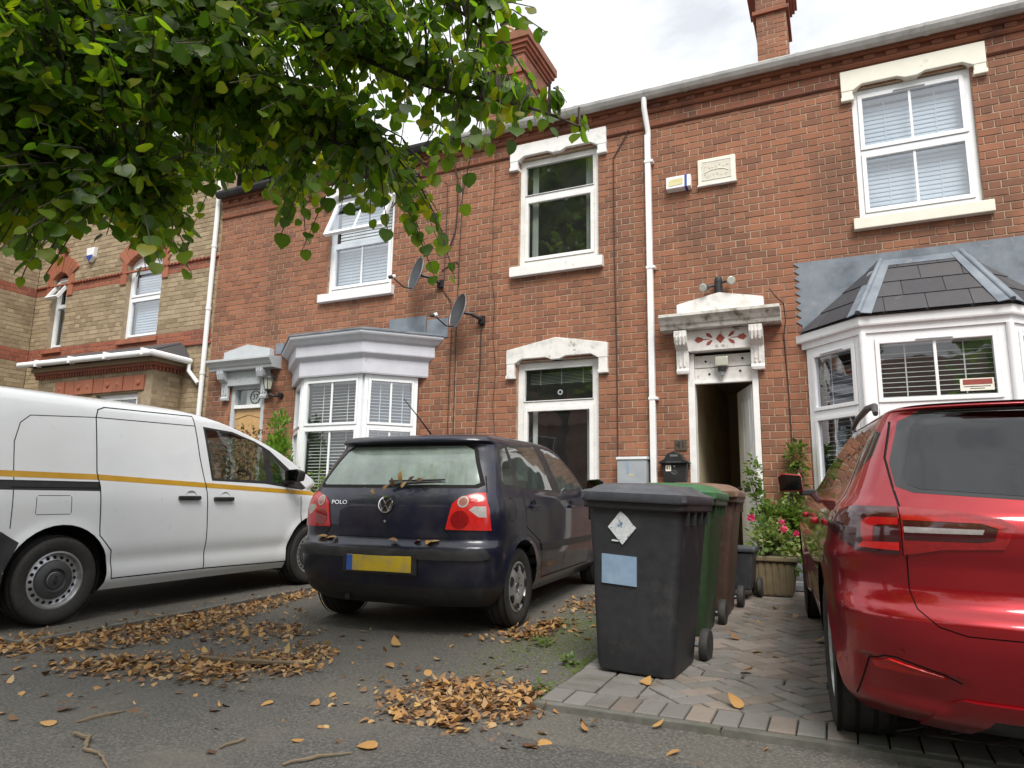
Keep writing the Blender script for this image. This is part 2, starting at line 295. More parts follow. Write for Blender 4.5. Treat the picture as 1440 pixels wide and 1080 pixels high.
def clip_half(poly, a, b, c, i, j):
    """part of a polygon (any vertex tuples) with a*p[i]+b*p[j]+c >= 0"""
    out_ = []; n = len(poly)
    for k in range(n):
        p, q = poly[k], poly[(k+1) % n]; dp = a*p[i]+b*p[j]+c; dq = a*q[i]+b*q[j]+c
        if dp >= 0: out_.append(p)
        if (dp > 0 and dq < 0) or (dp < 0 and dq > 0):
            t = dp/(dp-dq); out_.append(tuple(u+(w-u)*t for u, w in zip(p, q)))
    return out_ if len(out_) > 2 else []
def ccw(pl):
    a = sum(pl[i][0]*pl[(i+1) % len(pl)][1]-pl[(i+1) % len(pl)][0]*pl[i][1] for i in range(len(pl)))
    return list(pl) if a > 0 else list(pl)[::-1]
def edges_of(pl):
    pl = ccw(pl); r = []
    for i in range(len(pl)):
        (x0, y0), (x1, y1) = pl[i], pl[(i+1) % len(pl)]; a, b = -(y1-y0), x1-x0; l = math.hypot(a, b)
        if l > 1e-9: r.append((a/l, b/l, -(a*x0+b*y0)/l))
    return r
def clip_convex(poly, pl):
    for a, b, c in edges_of(pl):
        poly = clip_half(poly, a, b, c, 0, 1)
        if not poly: return []
    return poly
def project(P):
    d = Vector(P)-CAM; z = d.dot(_fw)
    if z < .05: return None
    return (720+980*d.dot(_r2)/z, 540-980*d.dot(_u2)/z, z)
def unray(x, y):
    return ((x-720)/980*_r2 - (y-540)/980*_u2 + _fw).normalized()
def in_frame(P, mgn=20):
    q = project(P); return q is not None and -mgn < q[0] < 1440+mgn and -mgn < q[1] < 1080+mgn

# ---------------- ground ----------------
SLOPE = .038
def gz(x, y):
    """height of the ground: a gentle rise to the houses, almost level on the van's side"""
    y = max(y, 0); t = min(1, max(0, (-4.3-x)/1.0)); t = t*t*(3-2*t); s = SLOPE*(1-t)+.018*t
    yy = min(y, 8.6)
    return SLOPE*min(yy, 3)+s*max(0, yy-3)

pm('moss', [(.035,.055,.012),(.07,.10,.02),(.11,.14,.03)], .95, 40, .5)
pm('footway_asphalt', [(.048,.046,.043),(.098,.094,.087),(.20,.193,.178)], .9, 80, 0, 1, 190, dirt=(.155,.146,.122), dscale=1.9, dlo=.48, dhi=.78, bdist=.014, detail=8)
WY = 8.5                                  # the houses' front
def axis_list(parts):
    r = []
    for a, b, n in parts: r += [a+(b-a)*i/n for i in range(n)]
    return r+[parts[-1][1]]
xs_ = axis_list([(-70,-12,8),(-12,-5.6,10),(-5.6,-4.0,16),(-4.0,4,20),(4,50,8)]); ys_ = axis_list([(-60,0,8),(0,3,6),(3,8.6,14),(8.6,40,6)])
g = MB(); nx = len(xs_)
g.v = [(x, y, gz(x, y)) for y in ys_ for x in xs_]; g.f = [(j*nx+i, j*nx+i+1, (j+1)*nx+i+1, (j+1)*nx+i) for j in range(len(ys_)-1) for i in range(nx-1)]
tag(g.build('ground', 'asphalt', smooth=True), kind='structure')
# footway along the street: its own tarmac, with a ragged seam
fx = axis_list([(-30,-8,8),(-8,3,60),(3,20,6)]); fe = [2.82+.035*math.sin(x*2.3)+.02*math.sin(x*7.1)+(.0 if x > -4.7 else .03) for x in fx]
g = MB(); g.v = [(x, -3.0, .004) for x in fx]+[(x, 0, .004) for x in fx]+[(x, y, gz(x, y)+.004) for x, y in zip(fx, fe)]; n = len(fx)
g.f = [(j*n+i, j*n+i+1, (j+1)*n+i+1, (j+1)*n+i) for j in range(2) for i in range(n-1)]; tag(g.build('footway', 'footway_asphalt'), kind='structure')

# ---- block paved driveway: every block within view is its own piece ----
def poly_block(poly, z0, z1, ins=.004):
    """small paving block: polygon top with worn edges; poly in XY, height follows the ground"""
    n = len(poly); cx = sum(p[0] for p in poly)/n; cy = sum(p[1] for p in poly)/n
    a = [(x, y, gz(x, y)+z0) for x, y in poly]; b = [(x, y, gz(x, y)+z1-ins) for x, y in poly]; c = []
    for x, y in poly:
        d = math.hypot(x-cx, y-cy) or 1; c.append((x-(x-cx)/d*ins*1.4, y-(y-cy)/d*ins*1.4, gz(x, y)+z1))
    return a+b+c, [tuple(range(2*n, 3*n))]+[(i, (i+1) % n, (i+1) % n+n, i+n) for i in range(n)]+[(i+n, (i+1) % n+n, (i+1) % n+2*n, i+2*n) for i in range(n)]
DX0, DX1, DY0, DY1 = -1.34, 2.9, 3.22, 8.44
drive = MB()
dxs = axis_list([(DX0-.01,DX1,6)]); dys = axis_list([(DY0-.01,DY1,8)])
drive.v = [(x, y, gz(x, y)+.017) for y in dys for x in dxs]; drive.f = [(j*7+i, j*7+i+1, (j+1)*7+i+1, (j+1)*7+i) for j in range(8) for i in range(6)]
drive_o = tag(drive.build('block_driveway', 'joint_sand'), kind='structure')
blocks = []                                # (polygon, material)
def shrink(pl, d=.0055):
    n = len(pl); cx = sum(p[0] for p in pl)/n; cy = sum(p[1] for p in pl)/n; r = []
    for x, y in pl:
        l = math.hypot(x-cx, y-cy); r.append((x-(x-cx)/l*d*1.3, y-(y-cy)/l*d*1.3))
    return r
def herring(x0, x1, y0, y1, ang, mats, u=.1):
    reg = [(x0,y0),(x1,y0),(x1,y1),(x0,y1)]; cx, cy = (x0+x1)/2, (y0+y1)/2; n = int(max(x1-x0, y1-y0)/u)+6; c, s = math.cos(ang), math.sin(ang)
    for i in range(-n, n):
        for j in range(-n, n):
            t = (i-j) % 4
            if t == 0: q = [(i,j),(i+2,j),(i+2,j+1),(i,j+1)]
            elif t == 3: q = [(i,j),(i+1,j),(i+1,j+2),(i,j+2)]
            else: continue
            q = [(cx+(a*c-b*s)*u, cy+(a*s+b*c)*u) for a, b in q]
            if min(p[0] for p in q) > x1 or max(p[0] for p in q) < x0 or min(p[1] for p in q) > y1 or max(p[1] for p in q) < y0: continue
            q = clip_convex(q, reg)
            if len(q) < 3: continue
            w = max(p[0] for p in q)-min(p[0] for p in q); h = max(p[1] for p in q)-min(p[1] for p in q)
            if w < .03 or h < .03: continue
            blocks.append((q, random.choice(mats)))
x = DX0
while x < DX1-.05:                         # front border
    w = .112; blocks.append(([(x,DY0),(min(x+w,DX1),DY0),(min(x+w,DX1),DY0+.205),(x,DY0+.205)], random.choice(['paver_grey','paver_grey','paver']))); x += w
y = DY0+.205
while y < DY1-.05:                         # left border: two columns of blocks laid across
    blocks.append(([(DX0,y),(DX0+.205,y),(DX0+.205,y+.103),(DX0,y+.103)], 'paver_grey'))
    if y < 4.6: blocks.append(([(DX0+.205,y),(DX0+.41,y),(DX0+.41,y+.103),(DX0+.205,y+.103)], 'paver_grey'))
    y += .103
yb = DY0+.205
herring(DX0+.41, DX1, yb, yb+.52, math.radians(45), ['paver','paver_grey','paver_grey'])
x = DX0+.41
while x < DX1-.05: blocks.append(([(x,yb+.52),(min(x+.205,DX1),yb+.52),(min(x+.205,DX1),yb+.62),(x,yb+.62)], 'paver_grey')); x += .205
herring(DX0+.41, DX1, yb+.62, 4.6, math.radians(45), ['paver','paver','paver','paver_grey'])
herring(DX0+.205, DX1, 4.6, DY1, math.radians(45), ['paver','paver','paver','paver_grey'])
def score(P):
    q = project(P)
    return -1 if q is None or not (-20 < q[0] < 1460 and -20 < q[1] < 1100) else 1/q[2]**2
blocks = [(shrink(q), m, score((q[0][0], q[0][1], .15))) for q, m in blocks]
blocks.sort(key=lambda b: -b[2]); rest = {'paver': MB(), 'paver_grey': MB()}
for i, (q, m, sc_) in enumerate(blocks):
    v, f = poly_block(q, 0, .031+random.uniform(-.003,.003), .005)
    if i < 300: MB().add(v, f).build('paver', m, drive_o)
    else: rest[m].add(v, f)
for m, b in rest.items(): tag(b.build('paver_field', m, drive_o), kind='stuff')
def strip_along(pts, w, z0, z1, name, mat, parent=None, seg=.9):
    """low concrete edging following the ground, in lengths"""
    for a, b in zip(pts[:-1], pts[1:]):
        L_ = math.hypot(b[0]-a[0], b[1]-a[1]); n = max(1, round(L_/seg)); dx, dy = (b[0]-a[0])/L_, (b[1]-a[1])/L_; nx_, ny_ = -dy*w/2, dx*w/2
        for k in range(n):
            p = (a[0]+dx*L_*k/n+dx*.004, a[1]+dy*L_*k/n+dy*.004); q = (a[0]+dx*L_*(k+1)/n-dx*.004, a[1]+dy*L_*(k+1)/n-dy*.004)
            pl = [(p[0]+nx_,p[1]+ny_),(q[0]+nx_,q[1]+ny_),(q[0]-nx_,q[1]-ny_),(p[0]-nx_,p[1]-ny_)]
            v, f = poly_block(ccw(pl), z0, z1, .006); MB().add(v, f).build(name, mat, parent)
kerb = tag(MB().prismz([(DX0-.03,DY0-.055),(DX1,DY0-.055),(DX1,DY0-.012),(DX0-.03,DY0-.012)], gz(0,DY0)-.05, gz(0,DY0)+.004).build('kerb', 'old_concrete'), kind='structure')
strip_along([(DX0-.02,DY0-.034),(DX1,DY0-.034)], .045, -.02, .028, 'kerb_stone', 'old_concrete', kerb)
kerb2 = tag(MB().prismz([(-4.84,3.0),(-4.80,3.0),(-4.80,8.4),(-4.84,8.4)], -.05, .05).build('edging', 'old_concrete'), kind='structure')
strip_along([(-4.78,2.96),(-4.74,4.2),(-4.83,5.8),(-4.88,8.4)], .06, -.03, .035, 'edging_stone', 'old_concrete', kerb2)
strip_along([(-14,2.94),(-4.78,2.94)], .06, -.03, .030, 'edging_stone', 'old_concrete', kerb2)

# ---------------- brickwork ----------------
CRS, STR, HDR = .0875, .2375, .1125
UNIT = {}
def brick_geo(w, h, jit=.0012, ins=.004, dep=.03):
    j = lambda: random.uniform(-jit, jit); p = random.uniform(-.0018, .0018)
    v = [(0,dep,0),(w,dep,0),(w,dep,h),(0,dep,h)]
    fr = [(j(),ins+p,j()),(w+j(),ins+p,j()),(w+j(),ins+p,h+j()),(j(),ins+p,h+j())]
    inn = [(x+(ins if i in (0,3) else -ins), p+j(), z+(ins if i < 2 else -ins)) for i, (x, y, z) in enumerate(fr)]
    f = [(8,9,10,11)]+[(i, (i+1) % 4, (i+1) % 4+4, i+4) for i in range(4)]+[(i+4, (i+1) % 4+4, (i+1) % 4+8, i+8) for i in range(4)]
    return v+fr+inn, f
def unit_brick(w, h, mat):
    k = (round(w, 3), round(h, 3), mat)
    if k not in UNIT:
        UNIT[k] = []
        for i in range(4):
            me = bpy.data.meshes.new('brick'); v, f = brick_geo(w, h); me.from_pydata(v, [], f); me.materials.append(MATS[mat]); UNIT[k].append(me)
    return random.choice(UNIT[k])
def minus(r, o):
    x0,x1,z0,z1 = r; a0,a1,c0,c1 = o
    if x1 <= a0 or x0 >= a1 or z1 <= c0 or z0 >= c1: return [r]
    res = []
    if x0 < a0: res.append((x0,a0,z0,z1))
    if x1 > a1: res.append((a1,x1,z0,z1))
    m0, m1 = max(x0,a0), min(x1,a1)
    if z0 < c0: res.append((m0,m1,z0,c0))
    if z1 > c1: res.append((m0,m1,c1,z1))
    return res
def brick_wall(parent, X0, X1, Z0, Z1, ops=(), mat='brick', mort='mortar', xf=None, nind=300, thick=.24, bands=(), core=True, inv=None):
    """Flemish bond; local x along the wall, y into it. The largest bricks in view are pieces of their own, the rest one piece."""
    xf = xf or Matrix.Translation((0, WY, 0))
    if core:
        xe = sorted({X0, X1, *[min(max(o[k], X0), X1) for o in ops for k in (0, 1)]}); ze = sorted({Z0, Z1, *[min(max(o[k], Z0), Z1) for o in ops for k in (2, 3)]})
        mb = MB(xf)
        for a, b in zip(ze[:-1], ze[1:]):
            run = None
            for c, d in zip(xe[:-1], xe[1:]):
                hole = any(o[0] < (c+d)/2 < o[1] and o[2] < (a+b)/2 < o[3] for o in ops)
                if not hole: run = (run[0], d) if run else (c, d)
                if (hole or d == xe[-1]) and run: mb.box(run[0], run[1], .0065, thick, a, b); run = None
        mb.build('wall_core', mort, parent)
    full = []; restb = {}
    k = 0; z = Z0
    while z < Z1-.02:
        h = min(CRS, Z1-z)-.010; x = X0-((k % 2)*(STR+HDR)/2+.06); head = False
        m_ = mat
        for (b0, b1, bm_) in bands:
            if b0 <= z+h/2 < b1: m_ = bm_
        while x < X1:
            w = HDR if head else STR; head = not head; a, b = max(x, X0), min(x+w, X1); x += w
            if b-a < .02: continue
            rs = [(a+.005, b-.005, z+.005, z+.005+h)]
            for o in ops: rs = [q for r in rs for q in minus(r, o)]
            for r in rs:
                if r[1]-r[0] < .018 or r[3]-r[2] < .012: continue
                isfull = abs((r[1]-r[0])-(w-.01)) < 1e-4 and abs(h-(CRS-.010)) < 1e-4 and abs(r[3]-r[2]-h) < 1e-4
                full.append((score(xf @ Vector(((r[0]+r[1])/2, 0, (r[2]+r[3])/2)))*(r[1]-r[0]) if isfull else -2, r, m_))
        z += CRS; k += 1
    full.sort(key=lambda t: -t[0])
    for i, (s_, r, m_) in enumerate(full):
        if i < nind and s_ > 0:
            o = bpy.data.objects.new('brick', unit_brick(r[1]-r[0], r[3]-r[2], m_)); link(o, parent); o.matrix_basis = xf @ Matrix.Translation((r[0], 0, r[2]))
        else:
            v, f = brick_geo(r[1]-r[0], r[3]-r[2]); restb.setdefault(m_, MB(xf)).add([(p[0]+r[0], p[1], p[2]+r[2]) for p in v], f)
    for m_, b in restb.items(): tag(b.build('brickwork', m_, parent), kind='stuff')

# ---------------- windows, blinds ----------------
def window(parent, xf, x0, x1, z0, z1, rows, depth=.07, fw=.055, sash=.045, bars=0, mat='upvc', glass='pane', open_row=None, name='window', vents=(), sashrows=None):
    """rows: heights of the splits between lights; local x along wall, y inwards"""
    d0, d1 = depth, depth+.065; mb = MB(xf)
    mb.box(x0, x0+fw, d0, d1, z0, z1).box(x1-fw, x1, d0, d1, z0, z1).box(x0+fw, x1-fw, d0, d1, z0, z0+fw).box(x0+fw, x1-fw, d0, d1, z1-fw, z1)
    zz = [z0+fw]+[q for r in rows for q in (r-fw*.42, r+fw*.42)]+[z1-fw]
    for r in rows: mb.box(x0+fw, x1-fw, d0, d1, r-fw*.42, r+fw*.42)
    w = mb.build(name, mat, parent, bevel=.005)
    for i in range(0, len(zz), 2):
        a, b = zz[i], zz[i+1]; l, r = x0+fw, x1-fw; M = xf
        if open_row is not None and i//2 == open_row[0]:
            M = xf @ Matrix.Translation((0, d0, b)) @ Matrix.Rotation(-open_row[1], 4, 'X') @ Matrix.Translation((0, -d0, -b))
        g0 = .003; sb = MB(M); s = sash if (sashrows is None or i//2 in sashrows) else .012
        sb.box(l+g0, l+s, d0-.014, d1-.02, a+g0, b-g0).box(r-s, r-g0, d0-.014, d1-.02, a+g0, b-g0).box(l+s, r-s, d0-.014, d1-.02, a+g0, a+s).box(l+s, r-s, d0-.014, d1-.02, b-s, b-g0)
        so = sb.build('sash', mat, w, bevel=.005)
        for k in range(bars):
            c = l+(r-l)*(k+1)/(bars+1); MB(M).box(c-.014, c+.014, d0+.002, d0+.022, a+s, b-s).build('glazing_bar', mat, w, bevel=.004)
        gl = MB(M); gl.add([(l+s,d0+.02,a+s),(r-s,d0+.02,a+s),(r-s,d0+.02,b-s),(l+s,d0+.02,b-s)], [(0,1,2,3)]); gl.build('pane', glass, w)
        if i//2 in vents: MB(M).box((l+r)/2-.16, (l+r)/2+.16, d0-.030, d0-.012, b-s*.72, b-s*.45).build('trickle_vent', 'grey_paint', w, bevel=.003)
    return w
def blind(label, xf, x0, x1, z0, z1, y=.20, pitch=.052, tilt=25, mat='blind', slat=.048, tapes=2, group=None, top=True):
    t = thing('venetian_blind', label, 'blind', group=group); t.matrix_world = xf @ Matrix.Translation(((x0+x1)/2, y, z0)); w = (x1-x0)/2-.004
    mb = MB(); c, s = math.cos(math.radians(tilt)), math.sin(math.radians(tilt)); pr = []
    for k in range(5):
        u = (k/4-.5)*slat; b = .004*(1-(2*k/4-1)**2); pr.append((u*c-b*s, u*s+b*c))
    mb.v = [(x, q[0], q[1]+o) for x in (-w, w) for o in (0, .0025) for q in pr]
    mb.f = [(k+10, k+11, k+1, k) for k in range(4)]+[(k+5, k+6, k+16, k+15) for k in range(4)]+[(0, 5, 15, 10), (4, 14, 19, 9)]
    n = int((z1-z0-.05)/pitch); first = None
    for i in range(n):
        if first is None: first = mb.build('slat', mat, t); first.location.z = .02
        else: o = first.copy(); COL.objects.link(o); o.parent = t; o.location = (0, 0, .02+i*pitch)
    for k in range(tapes):
        xx = (k+.5)/tapes*2*w-w; MB().box(xx-.006, xx+.006, -slat/2*c-.004, -slat/2*c-.002, 0, z1-z0).build('ladder_cord', mat, t)
    if top: MB().box(-w, w, -.03, .03, z1-z0-.04, z1-z0).build('head_rail', mat, t)
    return t
def band(parent, name, mat, plan, prof, bevel=0, closed_top=False):
    """moulding swept along plan points (wall end, corners, wall end): prof = (out, z) from bottom to top"""
    n = len(plan); nor = []
    seg = []
    for a, b in zip(plan[:-1], plan[1:]):
        dx, dy = b[0]-a[0], b[1]-a[1]; l = math.hypot(dx, dy); seg.append((dy/l, -dx/l))
    for i in range(n):
        if i == 0: s = seg[0]; nor.append((s[0]-s[1]*0, s[1]))
        elif i == n-1: nor.append(seg[-1])
        else:
            a, b = seg[i-1], seg[i]; d = 1+a[0]*b[0]+a[1]*b[1]; nor.append(((a[0]+b[0])/d, (a[1]+b[1])/d))
    # ends stay in the wall plane
    def off(i, o):
        if i in (0, n-1):
            s = seg[0] if i == 0 else seg[-1]; tx, ty = (plan[1][0]-plan[0][0], plan[1][1]-plan[0][1]) if i == 0 else (plan[-1][0]-plan[-2][0], plan[-1][1]-plan[-2][1])
            p = (plan[i][0]+s[0]*o, plan[i][1]+s[1]*o); k = (plan[i][1]-p[1])/ty; return (p[0]+tx*k, p[1]+ty*k)
        return (plan[i][0]+nor[i][0]*o, plan[i][1]+nor[i][1]*o)
    m = MB(); k = len(prof)
    for o, z in prof:
        for i in range(n): q = off(i, o); m.v.append((q[0], q[1], z))
    for a in range(k-1):
        for i in range(n-1): m.f.append((a*n+i, a*n+i+1, (a+1)*n+i+1, (a+1)*n+i))
    m.f.append(tuple(range(n-1, -1, -1))); m.f.append(tuple((k-1)*n+i for i in range(n)))
    return m.build(name, mat, parent)
def facet_xf(a, b):
    """frame whose x runs from plan point a to b and whose y points into the bay"""
    d = Vector((b[0]-a[0], b[1]-a[1], 0)); l = d.length; d /= l; y = Vector((-d.y, d.x, 0))
    return Matrix(((d.x, y.x, 0, a[0]), (d.y, y.y, 0, a[1]), (0, 0, 1, 0), (0, 0, 0, 1))), l
W0 = Matrix.Translation((0, WY, 0))
def lintel(parent, x0, x1, zb, zt, mat, apex=0, foot=.30, cut=.05):
    """painted stone head: two feet, shouldered soffit, flat or gabled top"""
    xm = (x0+x1)/2; fw = .125; w = x1-x0
    top = [(x0,zt)]+([(xm,zt+apex)] if apex else [])+[(x1,zt)]
    sof = [(x1-fw,zb+.0),(x1-fw-.10,zb+.06),(xm+.14,zb+.06),(xm+.06,zb+.025),(xm-.06,zb+.025),(xm-.14,zb+.06),(x0+fw+.10,zb+.06),(x0+fw,zb+.0)]
    h = MB(W0).prism(top+[(x1,zb)]+sof+[(x0,zb)], -.055, .10).build('window_head', mat, parent, bevel=.008)
    for a in (x0, x1-fw):
        MB(W0).box(a+.004, a+fw-.004, -.050, .10, zt-foot-.05, zb+.002).build('head_foot', mat, h, bevel=.006)
        MB(W0).box(a-.006, a+fw+.006, -.058, .10, zt-foot-.10, zt-foot-.05).build('head_foot', mat, h, bevel=.008)
    return h
def sill(parent, x0, x1, zb, zt, mat): return MB(W0).prismx([(-.085,zb),(.10,zb),(.10,zt),(.05,zt),(-.085,zt-.03)], x0, x1).build('window_sill', mat, parent, bevel=.008)
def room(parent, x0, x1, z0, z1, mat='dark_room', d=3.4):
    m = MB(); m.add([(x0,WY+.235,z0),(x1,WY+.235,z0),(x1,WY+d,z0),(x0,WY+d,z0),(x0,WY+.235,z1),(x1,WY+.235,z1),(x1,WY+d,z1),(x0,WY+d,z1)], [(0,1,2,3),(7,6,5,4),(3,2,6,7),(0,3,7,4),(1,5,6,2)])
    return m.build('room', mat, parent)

# ---------------- the red brick terrace ----------------
XA, XB, XC, XD = -9.78, -4.872, -2.036, 4.4
ZT = 6.02
hA = thing('terraced_house', 'red brick terraced house with grey canted bay and oak front door', 'house', (-7.2, WY, gz(-7.2,8.5)), 'red brick terrace', world_=True)
hB = thing('terraced_house', 'narrow red brick terraced house with plain windows under a peeling gabled head', 'house', (-3.45, WY, gz(-3.4,8.5)), 'red brick terrace', world_=True)
hC = thing('terraced_house', 'red brick terraced house with an open white doorway and slate roofed bay', 'house', (1.2, WY, gz(1.9,8.5)), 'red brick terrace', world_=True)
opA = [(-7.30,-6.06,4.36,6.02),(-9.20,-8.46,.2,3.02),(-7.75,-5.50,.9,3.30)]
opB = [(-3.92,-2.74,4.36,5.95),(-3.92,-2.75,.95,2.98)]
opC = [(-1.62,-.79,.2,2.96),(.39,1.585,4.36,5.96),(-.22,2.08,.9,3.0)]
for h_, a, b, ops, nb in ((hA,XA,XB,opA,300),(hB,XB,XC,opB,300),(hC,XC,XD,opC,300)):
    brick_wall(h_, a, b, .10, ZT, ops, nind=nb)
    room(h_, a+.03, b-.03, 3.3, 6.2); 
    # eaves: string course, plain band, dentils, gutter
    MB(W0).prismx([(-.03,ZT+.035),(.1,ZT+.035),(.1,ZT),(-.012,ZT),(-.03,ZT+.02)], a, b).build('string_course', 'brick_band', h_)
    xu = Matrix.Translation((0, WY-.012, 0)); brick_wall(h_, a, b, ZT+.035, ZT+.21, (), 'brick_band', 'mortar', xu, 0, .2)
    MB(W0).prismx([(-.055,ZT+.255),(.1,ZT+.255),(.1,ZT+.21),(-.035,ZT+.21),(-.055,ZT+.235)], a, b).build('cornice_course', 'brick_band', h_)
    box_obj('dentil_backing', 'brick_band', h_, a, b, WY-.030, WY+.1, ZT+.255, ZT+.325)
    n = int((b-a)/.225); first = None
    for i in range(n):
        x = a+(i+.25)*(b-a)/n
        if first is None: first = MB().box(0, .115, WY-.058, WY-.025, ZT+.262, ZT+.318).build('dentil_brick', 'brick_band', h_, bevel=.004); first.location.x = x
        else: o = first.copy(); link(o, h_); o.location.x = x
    MB(W0).prismx([(-.095,ZT+.40),(.1,ZT+.40),(.1,ZT+.325),(-.080,ZT+.325)], a, b).build('cornice_course', 'brick_band', h_, bevel=.004)
    # roof
    pt = .58 if h_ is not hA else .66
    MB().add([(a,WY-.16,ZT+.43),(b,WY-.16,ZT+.43),(b,WY+4,ZT+.43+4.16*pt),(a,WY+4,ZT+.43+4.16*pt),(b,WY+8.2,ZT+.43),(a,WY+8.2,ZT+.43),
              (a,WY-.16,ZT+.395),(b,WY-.16,ZT+.395)], [(0,1,2,3),(3,2,4,5),(6,7,1,0),(6,0,3,5),(1,7,4,2)]).build('roof', 'roof_tile', h_)
    # gutter
    gm = 'gutter_grey' if h_ is not hA else 'black_plastic'; pr = [(-.10,ZT+.46),(-.215,ZT+.46),(-.228,ZT+.445),(-.222,ZT+.41),(-.195,ZT+.365),(-.155,ZT+.345),(-.115,ZT+.355),(-.10,ZT+.38)]
    gu = MB(W0).prismx(pr, a+.002, b-.002).build('gutter', gm, h_)
    for i in range(int((b-a)/1.35)):
        x = a+.5+i*1.35; MB(W0).prismx([(-.098,ZT+.465),(-.222,ZT+.465),(-.234,ZT+.445),(-.228,ZT+.408),(-.199,ZT+.359),(-.155,ZT+.338),(-.111,ZT+.349),(-.098,ZT+.38)], x, x+.05).build('gutter_joint', gm, gu)
# ---- ground floor rooms
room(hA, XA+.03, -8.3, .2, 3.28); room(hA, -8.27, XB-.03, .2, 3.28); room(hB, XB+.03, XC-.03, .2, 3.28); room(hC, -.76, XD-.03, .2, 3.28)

# ---- upper windows
w3 = window(hC, W0, .39, 1.585, 4.36, 5.955, [5.17], .045, .06, .05, 1, vents=(1,), glass='pane_sky')
lintel(hC, .285, 1.735, 5.93, 6.19, 'cream_paint', foot=.28); sill(hC, .32, 1.665, 4.20, 4.36, 'cream_paint')
blind('white slatted blind closed behind the window above the slate roofed bay', W0, .47, 1.505, 4.44, 5.87, .17, .054, 76, slat=.062)
w2 = window(hB, W0, -3.92, -2.74, 4.36, 5.945, [5.38], .06, .075, .05, 0, 'white_paint', sashrows=(0,))
lintel(hB, -4.05, -2.61, 5.93, 6.175, 'white_paint', foot=.28); sill(hB, -4.02, -2.67, 4.19, 4.36, 'white_paint')
w1 = window(hA, W0, -7.30, -6.06, 4.36, 5.955, [5.17], .045, .06, .05, 1, open_row=(1, math.radians(24)), glass='pane_sky')
lintel(hA, -7.42, -5.94, 5.93, 6.19, 'white_clean', foot=.28); sill(hA, -7.42, -6.00, 4.20, 4.36, 'white_clean')
blind('white slatted blind behind the opened upper window over the grey bay', W0, -7.22, -6.14, 4.44, 5.87, .17, .054, 72, slat=.062)
# curtains hint in the middle window
for xx, s_ in ((-3.79,1),(-2.87,-1)):
    pts = [(xx+s_*(.0+.10*k/8), .20+.018*math.sin(k*2.1)) for k in range(9)]
    m = MB(W0); m.v = [(p[0], p[1], z) for z in (4.42, 5.9) for p in pts]; m.f = [(k, k+1, k+10, k+9) for k in range(8)]; tag(m.build('curtain', 'blind_grey'), 'pale curtain at the %s jamb of the plain upper window with two panes' % ('chimney side' if s_ > 0 else 'downpipe side'), 'curtain')
# ---- lower middle window with peeling gabled head
wl = window(hB, W0, -3.92, -2.75, .95, 2.975, [2.40], .07, .085, .06, 0, 'white_paint', sashrows=(0,))
lintel(hB, -4.055, -2.615, 2.955, 3.15, 'weathered_white', apex=.13, foot=.30); sill(hB, -4.02, -2.66, .78, .95, 'white_paint')
blind('grey green slatted blind drawn up in the fanlight over the dark ground floor window', W0, -3.80, -2.87, 2.68, 2.90, .22, .020, 12, 'blind_grey', .04, 3, top=False)
t = MB(W0).lathe([(.036,.135),(.036,.128),(.022,.128),(.022,.135)], 20, 'y', (-3.33,0,2.56)).build('vent_ring', 'white_clean', wl)
for xx, s_ in ((-3.76,1),(-2.91,-1)):
    pts = [(xx+s_*(.07*k/6), .22+.015*math.sin(k*2.1)) for k in range(7)]
    m = MB(W0); m.v = [(p[0], p[1], z) for z in (1.0, 2.33) for p in pts]; m.f = [(k, k+1, k+8, k+7) for k in range(6)]; tag(m.build('curtain', 'blind'), 'narrow white curtain inside the dark ground floor window, %s' % ('on the bay side' if s_ > 0 else 'on the meter box side'), 'curtain')

